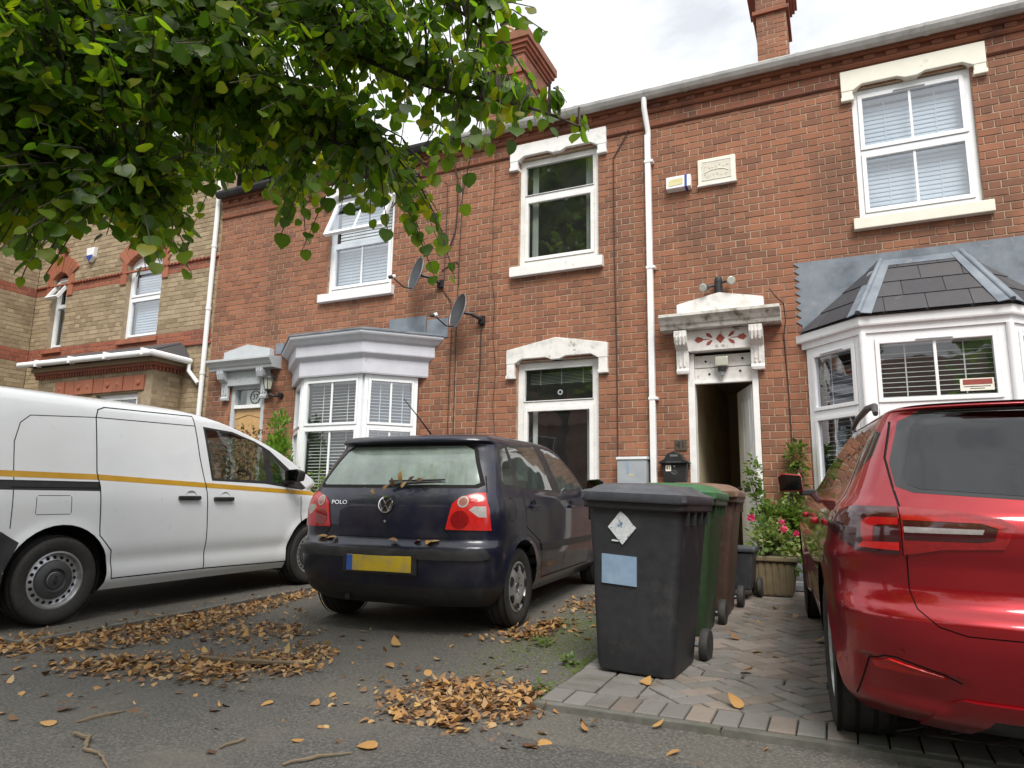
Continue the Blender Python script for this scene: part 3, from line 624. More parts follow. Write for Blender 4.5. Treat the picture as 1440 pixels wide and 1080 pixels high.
# ---- door surrounds
def door_surround(h_, xl, xr, zop, mat, cmat, motif, zf=2.93, zc=3.19, xc0=None, xc1=None):
    """consoles, frieze, cornice and gabled top round a doorway; xl/xr = opening"""
    xm = (xl+xr)/2; cl, cr = xl-.20, xr+.155; half = (xr-xl)/2+.36
    for a in (cl, xr+.005):                                           # scrolled consoles
        pr = [(-.02,zop+.13),(-.075,zop+.13),(-.085,zop+.17),(-.06,zop+.20),(-.075,zop+.42),(-.12,zop+.45),(-.175,zop+.50),(-.205,zop+.57),(-.20,zop+.645),(-.02,zop+.645)]
        c = MB(W0).prismx(pr, a, a+.15).build('console', mat, h_, bevel=.006)
        for k in range(3): MB(W0).prismx([(-.190,zop+.47),(-.215,zop+.56),(-.212,zop+.635),(-.10,zop+.635),(-.10,zop+.47)], a+.022+k*.042, a+.022+k*.042+.022).build('flute', mat, c, bevel=.004)
        for k in range(2): MB(W0).box(a+.04+k*.05, a+.06+k*.05, -.082, -.06, zop+.22, zop+.41).build('flute', mat, c, bevel=.004)
    fr = MB(W0).box(xl-.052, xr+.006, -.085, .05, zf, zc-.004).build('frieze', mat, h_, bevel=.006)
    hw = (xr-xl)/2+.36
    MB(W0).prismx([(.0,zc),(-.20,zc),(-.21,zc+.03),(-.215,zc+.045),(-.235,zc+.06),(-.262,zc+.10),(-.29,zc+.13),(-.30,zc+.14),(-.30,zc+.175),(.0,zc+.20)], xm-hw, xm+hw).build('door_cornice', cmat, h_, bevel=.004)
    hw2 = hw-.185; zb = zc+.19
    MB(W0).prism([(xm-hw2,zb),(xm+hw2,zb),(xm+hw2,zb+.15),(xm,zb+.255),(xm-hw2,zb+.15)], -.10, .02).build('pediment', mat, h_, bevel=.006)
    y = -.0875
    def leaf(cx, cz, a, b, rot):
        p = [(a,0),(a*.3,b),(-a*.6,b*.6),(-a,0),(-a*.6,-b*.6),(a*.3,-b)]; c, s = math.cos(rot), math.sin(rot); return [(cx+q[0]*c-q[1]*s, cz+q[0]*s+q[1]*c) for q in p]
    zm = (zf+zc)/2+.005; d = MB(W0).prism([(xm-.055,zm),(xm,zm-.062),(xm+.055,zm),(xm,zm+.062)], y, y+.004).build('painted_motif', motif, fr)
    for s in (-1, 1):
        for cx, cz, a, b, r in ((.25,0,.055,.040,0),(.13,.045,.05,.022,.7),(.13,-.045,.05,.022,-.7),(.17,0,.06,.006,0)):
            MB(W0).prism(leaf(xm+s*cx, zm+cz, a, b, r if s > 0 else math.pi-r), y, y+.004).build('painted_motif', motif, fr)
    return fr
door_surround(hC, -1.53, -.865, 2.53, 'weathered_white', 'mossy_white', 'paint_red')
# jambs, boarded head and the dark passage of number 41
for a, b in ((-1.615,-1.535),(-.865,-.795)): MB(W0).box(a, b, .012, .16, .25, 2.92).build('door_jamb', 'white_paint', hC, bevel=.006)
bo = MB(W0).box(-1.533, -.867, .055, .10, 2.575, 2.735).build('head_board', 'weathered_white', hC, bevel=.004)
bo2 = MB(W0).box(-1.533, -.867, .055, .10, 2.745, 2.895).build('head_board', 'weathered_white', hC, bevel=.004)
MB(W0).box(-1.533, -.867, .030, .10, 2.545, 2.573).build('head_rail', 'white_paint', hC, bevel=.004)
for x, z in ((-1.36,2.66),(-1.0,2.68),(-1.40,2.82),(-.97,2.83)): MB(W0).lathe([(0,.050),(.014,.050),(.014,.06)], 14, 'y', (x,0,z)).build('bolt_hole', 'void', bo)
xh0, xh1, yh = -1.60, -.80, 3.4
MB(W0).add([(xh0,.18,.25),(xh0,yh,.25),(xh0,yh,3.0),(xh0,.18,3.0)], [(0,1,2,3)]).build('passage_wall', 'hall_wall', hC)
MB(W0).add([(xh1,.18,.25),(xh1,yh,.25),(xh1,yh,3.0),(xh1,.18,3.0)], [(0,3,2,1)]).build('passage_wall', 'hall_wall', hC)
MB(W0).add([(xh0,yh,.25),(xh1,yh,.25),(xh1,yh,3.0),(xh0,yh,3.0),(xh0,.0,.30),(xh1,.0,.30),(xh1,yh,.30),(xh0,yh,.30),(xh0,.18,2.9),(xh1,.18,2.9),(xh1,yh,2.9),(xh0,yh,2.9)], [(0,1,2,3),(4,5,6,7),(11,10,9,8)]).build('passage_shell', 'hall_wall', hC)
dm = W0 @ Matrix.Translation((-.875, .12, 0)) @ Matrix.Rotation(math.radians(111), 4, 'Z')
dl = MB(dm).box(0, .66, -.02, .02, .33, 2.52).build('front_door', 'white_paint', hC, bevel=.004)
for z0, z1 in ((.5,1.2),(1.35,2.35)):
    for a, b in ((.09,.30),(.37,.58)): MB(dm).box(a, b, .021, .030, z0, z1).build('door_panel', 'white_paint', dl, bevel=.006)
MB(dm).box(.20, .46, .021, .03, 1.26, 1.31).build('letter_plate', 'black_metal', dl, bevel=.003); MB(dm).lathe([(0,.075),(.02,.075),(.026,.06),(.012,.045),(.012,.02)], 14, 'y', (.60,0,1.3)).build('door_knob', 'black_metal', dl, smooth=True)
# number 37: grey surround, oak door, fanlight with the number
door_surround(hA, -9.17, -8.50, 2.58, 'grey_paint', 'grey_paint', 'grey_paint', 2.95, 3.19)
for a, b in ((-9.205,-9.125),(-8.535,-8.455)): MB(W0).box(a, b, .012, .16, .15, 2.97).build('door_jamb', 'grey_paint', hA, bevel=.006)
MB(W0).box(-9.124, -8.536, .012, .14, 2.90, 2.97).build('door_head', 'grey_paint', hA, bevel=.005); MB(W0).box(-9.124, -8.536, .0, .14, 2.57, 2.63).build('transom', 'white_clean', hA, bevel=.006)
fl = MB(W0).add([(-9.124,.08,2.63),(-8.536,.08,2.63),(-8.536,.08,2.90),(-9.124,.08,2.90)], [(0,1,2,3)]).build('fanlight', 'pane', hA)
fr_ = MB(W0).box(-8.93, -8.545, .083, .086, 2.635, 2.895).build('frosted_panel', 'blind_grey', fl)
MB(W0).lathe([(.098,.079),(.098,.074),(.112,.074),(.112,.079)], 28, 'y', (-8.735,0,2.765)).build('number_ring', 'black_metal', fl)
text_obj('37', .13, (-8.735, WY+.079, 2.765), (math.pi/2,0,0), 'black_metal', 'house_number', fl)
od = MB(W0).box(-9.12, -8.54, .06, .10, .2, 2.568).build('front_door', 'oak_door', hA)
for k in range(6): MB(W0).box(-9.035+k*.072, -8.969+k*.072, .050, .062, .5, 2.36-.10*abs(k-2.5)/2.5).build('door_plank', 'oak_door', od, bevel=.004)
MB(W0).prism([(-9.12,2.40),(-8.83,2.47),(-8.54,2.40),(-8.54,2.565),(-9.12,2.565)], .050, .062).build('door_rail', 'oak_door', od, bevel=.004)

# ---- grey canted bay of 37
PA = [(-7.80,WY),(-7.13,7.90),(-6.03,7.90),(-5.42,WY)]
bay = band(hA, 'bay_plinth', 'brick', PA, [(0,.05),(0,.98)]); band(hA, 'bay_sill', 'lilac_paint', PA, [(0,.98),(.05,.98),(.06,1.0),(.05,1.05),(0,1.06)])
band(hA, 'bay_frieze', 'lilac_paint', PA, [(.0,2.86),(.055,2.86),(.062,2.88),(.062,3.08),(.075,3.10),(.10,3.12),(.125,3.145),(.13,3.16),(.13,3.30),(.14,3.315),(.165,3.33),(.20,3.375),(.225,3.40),(.235,3.42),(.235,3.45)])
band(hA, 'bay_roof', 'lead', PA, [(.23,3.45),(.25,3.452),(.25,3.475),(-.05,3.56)])
for a, b, z in ((-6.05,-5.40,3.80),(-5.38,-5.02,3.73),(-8.28,-8.12,3.62)): MB(W0).box(a, b, -.012, .004, 3.44, z).build('lead_flashing', 'lead', hA)
for i, (p, q, bars) in enumerate(zip(PA[:-1], PA[1:], (0,1,1))):
    M, l = facet_xf(p, q); e0, e1 = (.05 if i == 0 else .0), (.05 if i == 2 else 0)
    window(hA, M, .02+e0, l-.02-e1, 1.06, 2.86, [2.12], .0, .055, .035, bars if i != 1 else 1, glass='pane_sky' if i == 2 else 'pane')
    if i: blind(['', 'white slatted blind in the front light of the grey canted bay', 'white slatted blind in the sky reflecting side light of the grey canted bay'][i], M, .10, l-.10, 1.12, 2.80, .13, .046, 12, tapes=2)
# ---- white canted bay with slate roof (house C)
PC = [(-.28,WY),(.30,7.90),(1.57,7.90),(2.15,WY)]
band(hC, 'bay_plinth', 'brick', PC, [(0,.05),(0,1.02)]); band(hC, 'bay_sill', 'white_clean', PC, [(0,1.02),(.05,1.02),(.06,1.04),(.05,1.09),(0,1.10)])
band(hC, 'bay_fascia', 'upvc', PC, [(.0,2.86),(.02,2.86),(.022,2.93),(.055,2.935),(.06,2.95),(.06,3.03),(-.05,3.035)])
for i, (p, q) in enumerate(zip(PC[:-1], PC[1:])):
    M, l = facet_xf(p, q)
    window(hC, M, .03, l-.03, 1.10, 2.86, [2.10], .0, .075, .045, 1 if i == 1 else 0, vents=(1,), glass='pane_sky' if i == 0 else 'pane')
    if i < 2: blind(['white slatted blind in the side light of the slate roofed bay by the doorway', 'white slatted blind in the front light of the slate roofed bay with a red notice'][i], M, .12, l-.12, 1.18, 2.78, .14, .050, 10, tapes=2)
for p in PC[1:3]: MB().tube([(p[0],p[1]-.01,1.10),(p[0],p[1]-.01,2.86)], .035, 10).build('bay_corner_post', 'upvc', hC, smooth=True)
sg = tag(MB(facet_xf(PC[1], PC[2])[0]).box(.82, 1.10, .012, .016, 2.215, 2.335).build('window_notice', 'cream_paint', None, bevel=.001), 'small cream and red notice stuck in the bay window', 'notice')
MB(facet_xf(PC[1], PC[2])[0]).box(.845, 1.085, .009, .0118, 2.275, 2.325).build('notice_panel', 'paint_red', sg)
for k in range(2): MB(facet_xf(PC[1], PC[2])[0]).box(.85+.05*k, 1.07-.05*k, .010, .0118, 2.252-.02*k, 2.258-.02*k).build('notice_line', 'black_metal', sg)
E_ = [(-.33,8.46),(.27,7.80),(1.60,7.80),(2.20,8.46)]; EZ = 3.045
TL_, TR_, TZ = (.56,8.47), (1.32,8.47), 3.80
facets = [((E_[0][0],E_[0][1],EZ),(E_[1][0],E_[1][1],EZ),(TL_[0],TL_[1],TZ),(TL_[0]-.03,TL_[1],TZ)), ((E_[1][0],E_[1][1],EZ),(E_[2][0],E_[2][1],EZ),(TR_[0],TR_[1],TZ),(TL_[0],TL_[1],TZ)), ((E_[2][0],E_[2][1],EZ),(E_[3][0],E_[3][1],EZ),(TR_[0]+.03,TR_[1],TZ),(TR_[0],TR_[1],TZ))]
br = MB()
for f in facets: br.add([(p[0],p[1]+.01,p[2]-.012) for p in f], [(0,1,2,3)])
br_o = br.build('bay_roof', 'slate', hC)
for fi, f in enumerate(facets):
    A, B, Cc, D_ = [Vector(p) for p in f]; u = (B-A).normalized(); n_ = u.cross(D_-A).normalized(); v = n_.cross(u); reg = [((p-A).dot(u), (p-A).dot(v)) for p in (A, B, Cc, D_)]
    Hs = max(r[1] for r in reg); rowh = Hs/3.6; k = 0; y = 0
    while y < Hs-.03:
        x = -1.2-(k % 2)*.19-fi*.07
        while x < 3.0:
            q = clip_convex([(x+.003,y),(x+.377,y),(x+.377,y+rowh+.03),(x+.003,y+rowh+.03)], reg)
            if len(q) > 2 and max(p[0] for p in q)-min(p[0] for p in q) > .03:
                m = MB(); nq = len(q); t0 = lambda p: .012-.010*(p[1]-y)/(rowh+.03)
                m.add([A+u*p[0]+v*p[1]+n_*t0(p) for p in q]+[A+u*p[0]+v*p[1]+n_*(t0(p)-.006) for p in q], [tuple(range(nq)), tuple(range(2*nq-1,nq-1,-1))]+[(i,i+nq,(i+1) % nq+nq,(i+1) % nq) for i in range(nq)]); m.build('slate', 'slate', br_o)
            x += .38
        y += rowh; k += 1
# lead: hips, top apron, wall flashing with stepped edge
for a, b, s in ((E_[1],TL_,-1),(E_[2],TR_,1)):
    p, q = Vector((a[0],a[1],EZ+.02)), Vector((b[0],b[1],TZ+.02)); MB().tube([p, (p+q)/2+Vector((0,0,.004)), q], .028, 10).build('lead_roll', 'lead', br_o, smooth=True)
    for fi, sg_ in ((1,-s),(0 if s < 0 else 2, s)):
        A = Vector(facets[fi][0]); u = (Vector(facets[fi][1])-A).normalized(); n_ = u.cross(Vector(facets[fi][3])-A).normalized(); d = (q-p).normalized(); side = n_.cross(d)
        if side.x*sg_ < 0: side = -side
        MB().add([p+n_*.004, q+n_*.004, q+side*.10+n_*.006, p+side*.13+n_*.006, p-n_*.006, q-n_*.006, q+side*.10-n_*.004, p+side*.13-n_*.004], [(0,1,2,3),(7,6,5,4),(2,6,7,3),(0,3,7,4)]).build('lead_wing', 'lead', br_o)
A, B, Cc, D_ = [Vector(p) for p in facets[1]]; n_ = (B-A).normalized().cross(D_-A).normalized(); v = (D_-A).normalized()
dn = Vector((0,-.62,-.70)).normalized()
MB().add([D_+n_*.014, Cc+n_*.014, Cc+dn*.12+n_*.016, D_+dn*.12+n_*.016, D_-n_*.004, Cc-n_*.004, Cc+dn*.12, D_+dn*.12], [(3,2,1,0),(4,5,6,7),(3,7,6,2)]).build('lead_apron', 'lead', br_o)
st = [(-.30,3.04),(2.18,3.04),(2.18,3.91),(-.34,3.91)]; lf = [(-.34,3.91)]
for k in range(9): z = 3.90-k*CRS; lf += [(-.345,z),(-.285,z-CRS*.55)]
MB(W0).prism([(2.2,3.91)]+lf+[(-.29,3.05),(2.2,3.05)], -.010, .004).build('wall_flashing', 'lead', hC)
MB(W0).tube([(-.26,-.04,3.05),(.05,-.02,3.30),(.30,-.02,3.55),(.52,-.02,3.82)], .010, 6).build('flashing_roll', 'lead', hC)

# ---- chimneys
def chimney(h_, x0, x1, y0, y1, z0, z1, pots, z_c):
    F = Matrix.Translation((0, y0, 0)); R_ = Matrix(((0,-1,0,x1),(1,0,0,0),(0,0,1,0),(0,0,0,1)))
    MB().box(x0+.006, x1-.006, y0+.006, y1, z0, z1).build('chimney_core', 'mortar', h_)
    brick_wall(h_, x0, x1, z0, z1-.42, (), xf=F, nind=40, core=False); brick_wall(h_, y0, y1, z0, z1-.42, (), xf=R_, nind=40, core=False)
    for o, a, b, m in ((.05,z1-.85,z1-.78,'brick_band'),(.035,z1-.42,z1-.34,'brick_band'),(.075,z1-.34,z1-.26,'brick_band'),(.12,z1-.26,z1-.17,'brick_band'),(.16,z1-.17,z1,'brick')):
        MB().box(x0-o, x1+o, y0-o, y1+o, a, b).build('chimney_course', m, h_, bevel=.006)
    MB().add([(x0-.1,y0-.1,z1),(x1+.1,y0-.1,z1),(x1+.1,y1+.1,z1),(x0-.1,y1+.1,z1),(x0+.08,y0+.1,z1+.16),(x1-.08,y0+.1,z1+.16),(x1-.08,y1-.1,z1+.16),(x0+.08,y1-.1,z1+.16)], [(0,1,5,4),(1,2,6,5),(2,3,7,6),(3,0,4,7),(4,5,6,7)]).build('flaunching', 'terracotta', h_)
    for px, py in pots:
        p = MB().lathe([(.135,z1+.05),(.13,z1+.22),(.12,z1+.34),(.15,z1+.36),(.15,z1+.40),(.11,z1+.40),(.11,z1+.1)], 20, 'z', (px,py,0)).build('chimney_pot', 'pot_clay', h_, smooth=True)
        MB().lathe([(.10,z1+.40),(.10,z1+.50),(.02,z1+.50)], 16, 'z', (px,py,0)).build('cowl_neck', 'bronze', p, smooth=True)
        MB().lathe([(.0,z1+.60),(.16,z1+.55),(.165,z1+.535),(.0,z1+.535)], 20, 'z', (px,py,0)).build('cowl_cap', 'bronze', p, smooth=True)
chimney(hA, -6.06, -5.24, 11.5, 12.75, 8.0, 10.45, [(-5.75,11.75),(-5.6,12.1),(-5.6,12.5)], 10.4)
chimney(hC, -.85, -.36, 11.5, 12.4, 8.0, 10.3, [(-.6,11.8),(-.6,12.1)], 10.2)

# ---- downpipe of the terrace
dp = MB().tube([(-2.05,WY-.165,ZT+.36),(-2.05,WY-.165,ZT+.22),(-2.03,WY-.055,ZT-.06),(-2.03,WY-.055,ZT-.2)], .036, 10).build('downpipe', 'white_clean', hB, smooth=True)
MB().box(-2.072, -2.000, WY-.095, WY-.025, .25, ZT-.12).build('downpipe_shaft', 'white_clean', dp, bevel=.008)
for z in (.9, 2.36, 4.05, 5.5): MB().box(-2.080, -1.965, WY-.101, WY-.012, z, z+.035).build('pipe_clip', 'white_clean', dp, bevel=.004)

# ---------------- yellow brick house ----------------
hY = thing('yellow_brick_house', 'buff brick house with red brick bands and white windows', 'house', (-12.5, WY, gz(-12.5,8.5)), world_=True)
opY = [(-12.20,-11.22,4.02,5.72),(-14.46,-13.98,4.02,5.62)]
brick_wall(hY, -15.0, XA-.004, .1, 7.6, opY, 'brick_yellow', 'mortar_yellow', bands=[(5.14,5.34,'brick_red2'),(3.80,4.02,'brick_red2')])
room(hY, -14.9, -9.85, 3.6, 6.8)
WS = Matrix(((0,-1,0,-15.0),(1,0,0,0),(0,0,1,0),(0,0,0,1)))
brick_wall(hY, 6.6, WY, .1, 7.6, (), 'brick_yellow', 'mortar_yellow', WS, 120, bands=[(5.14,5.34,'brick_red2'),(3.80,4.02,'brick_red2')])
MB().box(-19, -15.26, 6.62, WY+.2, .1, 7.6).build('wing_wall', 'brick_yellow', hY)
MB(W0).prismx([(-.03,5.34),(.02,5.34),(.02,5.375),(-.02,5.375)], -15, XA-.01).build('dentil_string', 'brick_red2', hY)
for i in range(56):
    x = -14.95+i*.0925
    if any(o[0]-.12 < x < o[1]+.05 for o in opY): continue
    MB(W0).box(x, x+.045, -.045, .0, 5.345, 5.372).build('dentil_brick', 'brick_red2', hY)
MB(W0).box(-15, XA-.01, -.035, .01, 3.755, 3.80).build('sill_course', 'brick_red2', hY, bevel=.008)
box_obj('roof_eaves', 'dark_tile', hY, -15, XA-.01, WY-.3, WY+3, 7.6, 7.75)
def arch(parent, x0, x1, zs, rise, wd, key=True):
    xm = (x0+x1)/2; half = (x1-x0)/2; n = 9; R = (half**2+rise**2)/(2*rise); cz = zs+rise-R; a0 = math.asin(half/R)
    for k in range(n):
        t0 = -a0*1.06+2.12*a0*k/n; t1 = -a0*1.06+2.12*a0*(k+1)/n-.012
        iskey = k == n//2; r1 = R+wd*(1.25 if iskey else 1)
        pl = [(xm+R*math.sin(t0),cz+R*math.cos(t0)),(xm+r1*math.sin(t0),cz+r1*math.cos(t0)),(xm+r1*math.sin(t1),cz+r1*math.cos(t1)),(xm+R*math.sin(t1),cz+R*math.cos(t1))]
        MB(W0).prism(pl, -.055 if iskey else -.028, .12).build('keystone' if iskey else 'arch_brick', 'terracotta', parent, bevel=.006)
        if iskey: MB(W0).box(xm-.15, xm+.15, -.085, .02, cz+r1, cz+r1+.07).build('keystone_cap', 'terracotta', parent, bevel=.012)
    for a in (x0-wd*.5, x1+.005): MB(W0).box(a, a+wd*.5-.005, -.022, .12, zs-.40, zs+.06).build('arch_springer', 'terracotta', parent, bevel=.006)
arch(hY, -12.20, -11.22, 5.52, .20, .34); arch(hY, -14.46, -13.98, 5.50, .12, .34)
MB(W0).box(-12.26, -11.16, -.05, .1, 3.92, 4.02).build('window_sill', 'terracotta', hY, bevel=.01); MB(W0).box(-14.52, -13.92, -.05, .1, 3.92, 4.02).build('window_sill', 'terracotta', hY, bevel=.01)
window(hY, W0, -12.20, -11.22, 4.02, 5.56, [4.84], .10, .06, .045, glass='pane_sky'); MB(W0).box(-12.20, -11.22, .10, .14, 5.561, 5.72).build('window_infill', 'upvc', hY)
window(hY, W0, -14.46, -13.98, 4.02, 5.54, [4.95], .10, .055, .04, open_row=(1, math.radians(32)))
blind('white shutter louvres behind the arched window beside the tall white downpipe', W0, -12.10, -11.32, 4.1, 5.5, .22, .053, 70, slat=.060); blind('white slatted blind behind the narrow arched window with its opened top sash', W0, -14.40, -14.04, 4.1, 5.48, .24, .053, 70, slat=.060, tapes=1)
# its ground floor bay with a small pent roof
yb0, yx0, yx1 = 7.92, -13.55, -10.42
FB = Matrix.Translation((0, yb0, 0)); opb = [(-11.85,-10.75,.9,2.86)]
brick_wall(hY, yx0, yx1, .1, 3.30, opb, 'brick_yellow', 'mortar_yellow', FB, 120)
FS = Matrix(((0,-1,0,yx1),(1,0,0,0),(0,0,1,0),(0,0,0,1)))
brick_wall(hY, yb0, WY, .1, 3.30, (), 'brick_yellow', 'mortar_yellow', FS, 60)
for k in range(9):
    x = -12.95+k*.262
    sb = MB(FB).prism([(x+.004,2.89),(x+.258,2.89),(x+.258,3.15),(x+.004,3.15)], -.030 if k % 3 else -.045, .02).build('lintel_block', 'terracotta', hY, bevel=.006)
    if k % 3 != 1: MB(FB).lathe([(0,-.055),(.03,-.055),(.045,-.045),(.05,-.02)], 14, 'y', (x+.13,0,3.02)).build('rosette', 'terracotta', sb, smooth=True)
window(hY, FB, -11.85, -10.75, .9, 2.86, [2.2], .08, .06, .045, 1)
MB().box(yx0-.06, yx1+.06, yb0-.06, WY, 3.30, 3.36).build('bay_cornice', 'brick_red2', hY, bevel=.01)
for i in range(44): x = yx0-.03+i*.0725; MB().box(x, x+.04, yb0-.045, yb0, 3.235, 3.298).build('dentil_brick', 'brick_red2', hY)
for i in range(8): y = yb0+i*.0725; MB().box(yx1, yx1+.045, y, y+.04, 3.235, 3.298).build('dentil_brick', 'brick_red2', hY)
MB().box(yx0-.10, yx1+.10, yb0-.10, WY, 3.36, 3.44).build('bay_cornice', 'brick_yellow', hY, bevel=.01)
pr_ = MB().add([(yx0-.2,yb0-.2,3.47),(yx1+.2,yb0-.2,3.47),(yx1-.02,WY-.01,3.80),(yx0+.1,WY-.01,3.80),(yx1+.2,WY-.01,3.47),(yx0-.2,WY-.01,3.47)], [(0,1,2,3),(1,4,2),(5,0,3)]).build('bay_roof', 'dark_tile', hY)
for i in range(17):
    x = yx0-.1+i*.2; MB().tube([(x,yb0-.2,3.49),(x+(.02-i*.005),WY-.03,3.80)], .035, 8).build('pan_tile', 'dark_tile', pr_, smooth=True)
gp = [(yx0-.24,yb0-.24,3.49),(yx1+.24,yb0-.24,3.46),(yx1+.24,WY-.06,3.45)]
gy = MB().tube(gp, .055, 10).build('gutter', 'white_clean', hY, smooth=True)
for k in range(4): x = yx0+.3+k*.95; MB().box(x, x+.05, yb0-.30, yb0-.18, 3.42, 3.545).build('gutter_joint', 'white_clean', gy, bevel=.006)
dY = MB().tube([(yx1+.24,WY-.08,3.42),(yx1+.24,WY-.08,3.28),(-9.95,WY-.06,3.05)], .036, 10).build('waste_pipe', 'white_clean', hY, smooth=True)
dpY = MB().tube([(-9.86,WY-.06,.2),(-9.86,WY-.06,7.5)], .042, 12).build('downpipe', 'white_clean', hY, smooth=True)
for z in (2.3,3.2,4.35,5.5): MB().lathe([(.050,z),(.050,z+.05)], 12, 'z', (-9.86,WY-.06,0)).build('pipe_clip', 'white_clean', dpY)
def lerp_tab(tab, z):
    # smooth (Catmull-Rom / monotone) interpolation through (z, value)
    n = len(tab)
    if z <= tab[0][0]: return tab[0][1]
    if z >= tab[-1][0]: return tab[-1][1]
    for i in range(n-1):
        z0, a = tab[i]; z1, b = tab[i+1]
        if z <= z1:
            t = (z-z0)/(z1-z0); d = (b-a)/(z1-z0)
            def sl(j):
                if j <= 0 or j >= n-1: return d
                p = (tab[j][1]-tab[j-1][1])/(tab[j][0]-tab[j-1][0]); q = (tab[j+1][1]-tab[j][1])/(tab[j+1][0]-tab[j][0])
                return 0 if p*q <= 0 else 2*p*q/(p+q)
            m0, m1 = sl(i), sl(i+1); h = z1-z0
            return (2*t**3-3*t*t+1)*a+(t**3-2*t*t+t)*h*m0+(-2*t**3+3*t*t)*b+(t**3-t*t)*h*m1
def body_grid(S):
    """horizontal slices: for each height an outline rear centre > side > front centre, mirrored; returns rows of points"""
    zs = S['zs']; rows = []
    for z in zs:
        w = lerp_tab(S['w'], z); yr = lerp_tab(S['rear'], z); yf = lerp_tab(S['front'], z)
        ry = min(lerp_tab(S['ry'], z), (yf-yr)*.45); rf = min(lerp_tab(S['rf'], z), (yf-yr)*.45); n = S['n']; pts = []
        for k in range(S['nc']+1):
            ph = math.pi/2*k/S['nc']; c, s = math.cos(ph), math.sin(ph)
            r = (abs(c)**n+abs(s)**n)**(-1/n); pts.append((w*r*s, yr+ry*(1-r*c)))
        ya, yb = yr+ry, yf-rf
        for k in range(1, S['ns']):
            t = k/S['ns']; pts.append((w, ya+(yb-ya)*t))
        for k in range(S['nf']+1):
            ph = math.pi/2*(1-k/S['nf']); c, s = math.cos(ph), math.sin(ph); m = S['nfr']
            r = (abs(c)**m+abs(s)**m)**(-1/m); pts.append((w*r*s, yf-rf*(1-r*c)))
        row = [(x, y, z) for x, y in pts]
        row += [(-x, y, z) for x, y in pts[-2:0:-1]]
        rows.append(row)
    f = S.get('warp')
    if f: rows = [[f(*p) for p in r] for r in rows]
    return rows
def grid_surface(rows):
    n = len(rows); m = len(rows[0]); N = []
    for i in range(n):
        r = []
        for j in range(m):
            a = rows[i][(j-1) % m]; b = rows[i][(j+1) % m]; c = rows[max(i-1, 0)][j]; d = rows[min(i+1, n-1)][j]
            u = (b[0]-a[0], b[1]-a[1], b[2]-a[2]); v = (d[0]-c[0], d[1]-c[1], d[2]-c[2])
            x = (u[1]*v[2]-u[2]*v[1], u[2]*v[0]-u[0]*v[2], u[0]*v[1]-u[1]*v[0]); l = math.sqrt(x[0]**2+x[1]**2+x[2]**2) or 1
            r.append((x[0]/l, x[1]/l, x[2]/l))
        N.append(r)
    polys = []
    for i in range(n-1):
        for j in range(m):
            k = (j+1) % m
            polys.append([rows[i][j]+N[i][j], rows[i][k]+N[i][k], rows[i+1][k]+N[i+1][k], rows[i+1][j]+N[i+1][j]])
    return polys
def lin(a, b, n): return [a+(b-a)*i/n for i in range(n)]
def polo_shape():
    S = dict(n=3.0, nc=26, ns=64, nf=10, nfr=2.6)
    S['zs'] = lin(.19,.60,22)+lin(.60,.68,10)+lin(.68,1.0,20)+lin(1.0,1.36,26)+lin(1.36,1.44,14)+[1.44,1.447,1.453,1.458,1.461,1.463]
    S['w'] = [(.19,.70),(.30,.79),(.45,.818),(.62,.826),(.80,.826),(.93,.808),(.99,.785),(1.2,.722),(1.34,.668),(1.39,.638),(1.42,.58),(1.44,.47),(1.453,.29),(1.463,.03)]
    S['rear'] = [(.19,-.50),(.26,-.60),(.40,-.655),(.56,-.668),(.605,-.66),(.63,-.635),(.66,-.615),(.75,-.612),(.90,-.595),(.965,-.565),(1.0,-.54),(1.2,-.41),(1.345,-.315),(1.352,-.32),(1.36,-.375),(1.385,-.365),(1.41,-.29),(1.43,-.10),(1.445,.15),(1.463,.6)]
    S['front'] = [(.19,3.05),(.3,3.18),(.5,3.23),(.66,3.19),(.76,3.05),(.84,2.75),(.92,2.40),(.97,2.16),(1.1,1.96),(1.3,1.58),(1.38,1.36),(1.42,1.15),(1.45,.85),(1.463,.66)]
    S['ry'] = [(.19,.30),(.5,.34),(.9,.30),(1.0,.28),(1.3,.24),(1.46,.2)]
    S['rf'] = [(.19,.5),(.8,.5),(1.0,.30),(1.3,.22),(1.46,.2)]
    def warp(x, y, z):
        s = 1 if x > 0 else -1
        if abs(x) > .55 and z < .95:
            for yc in (0, 2.46):
                d = math.hypot(y-yc, z-.29)
                x += s*.022*math.exp(-((d-.31)/.05)**2)*min(1, (abs(x)-.55)/.15)
            x += s*(-.012)*math.exp(-((z-.36)/.06)**2)*(1 if .4 < y < 2.0 else 0)
        return (x, y, z)
    S['warp'] = warp
    return S
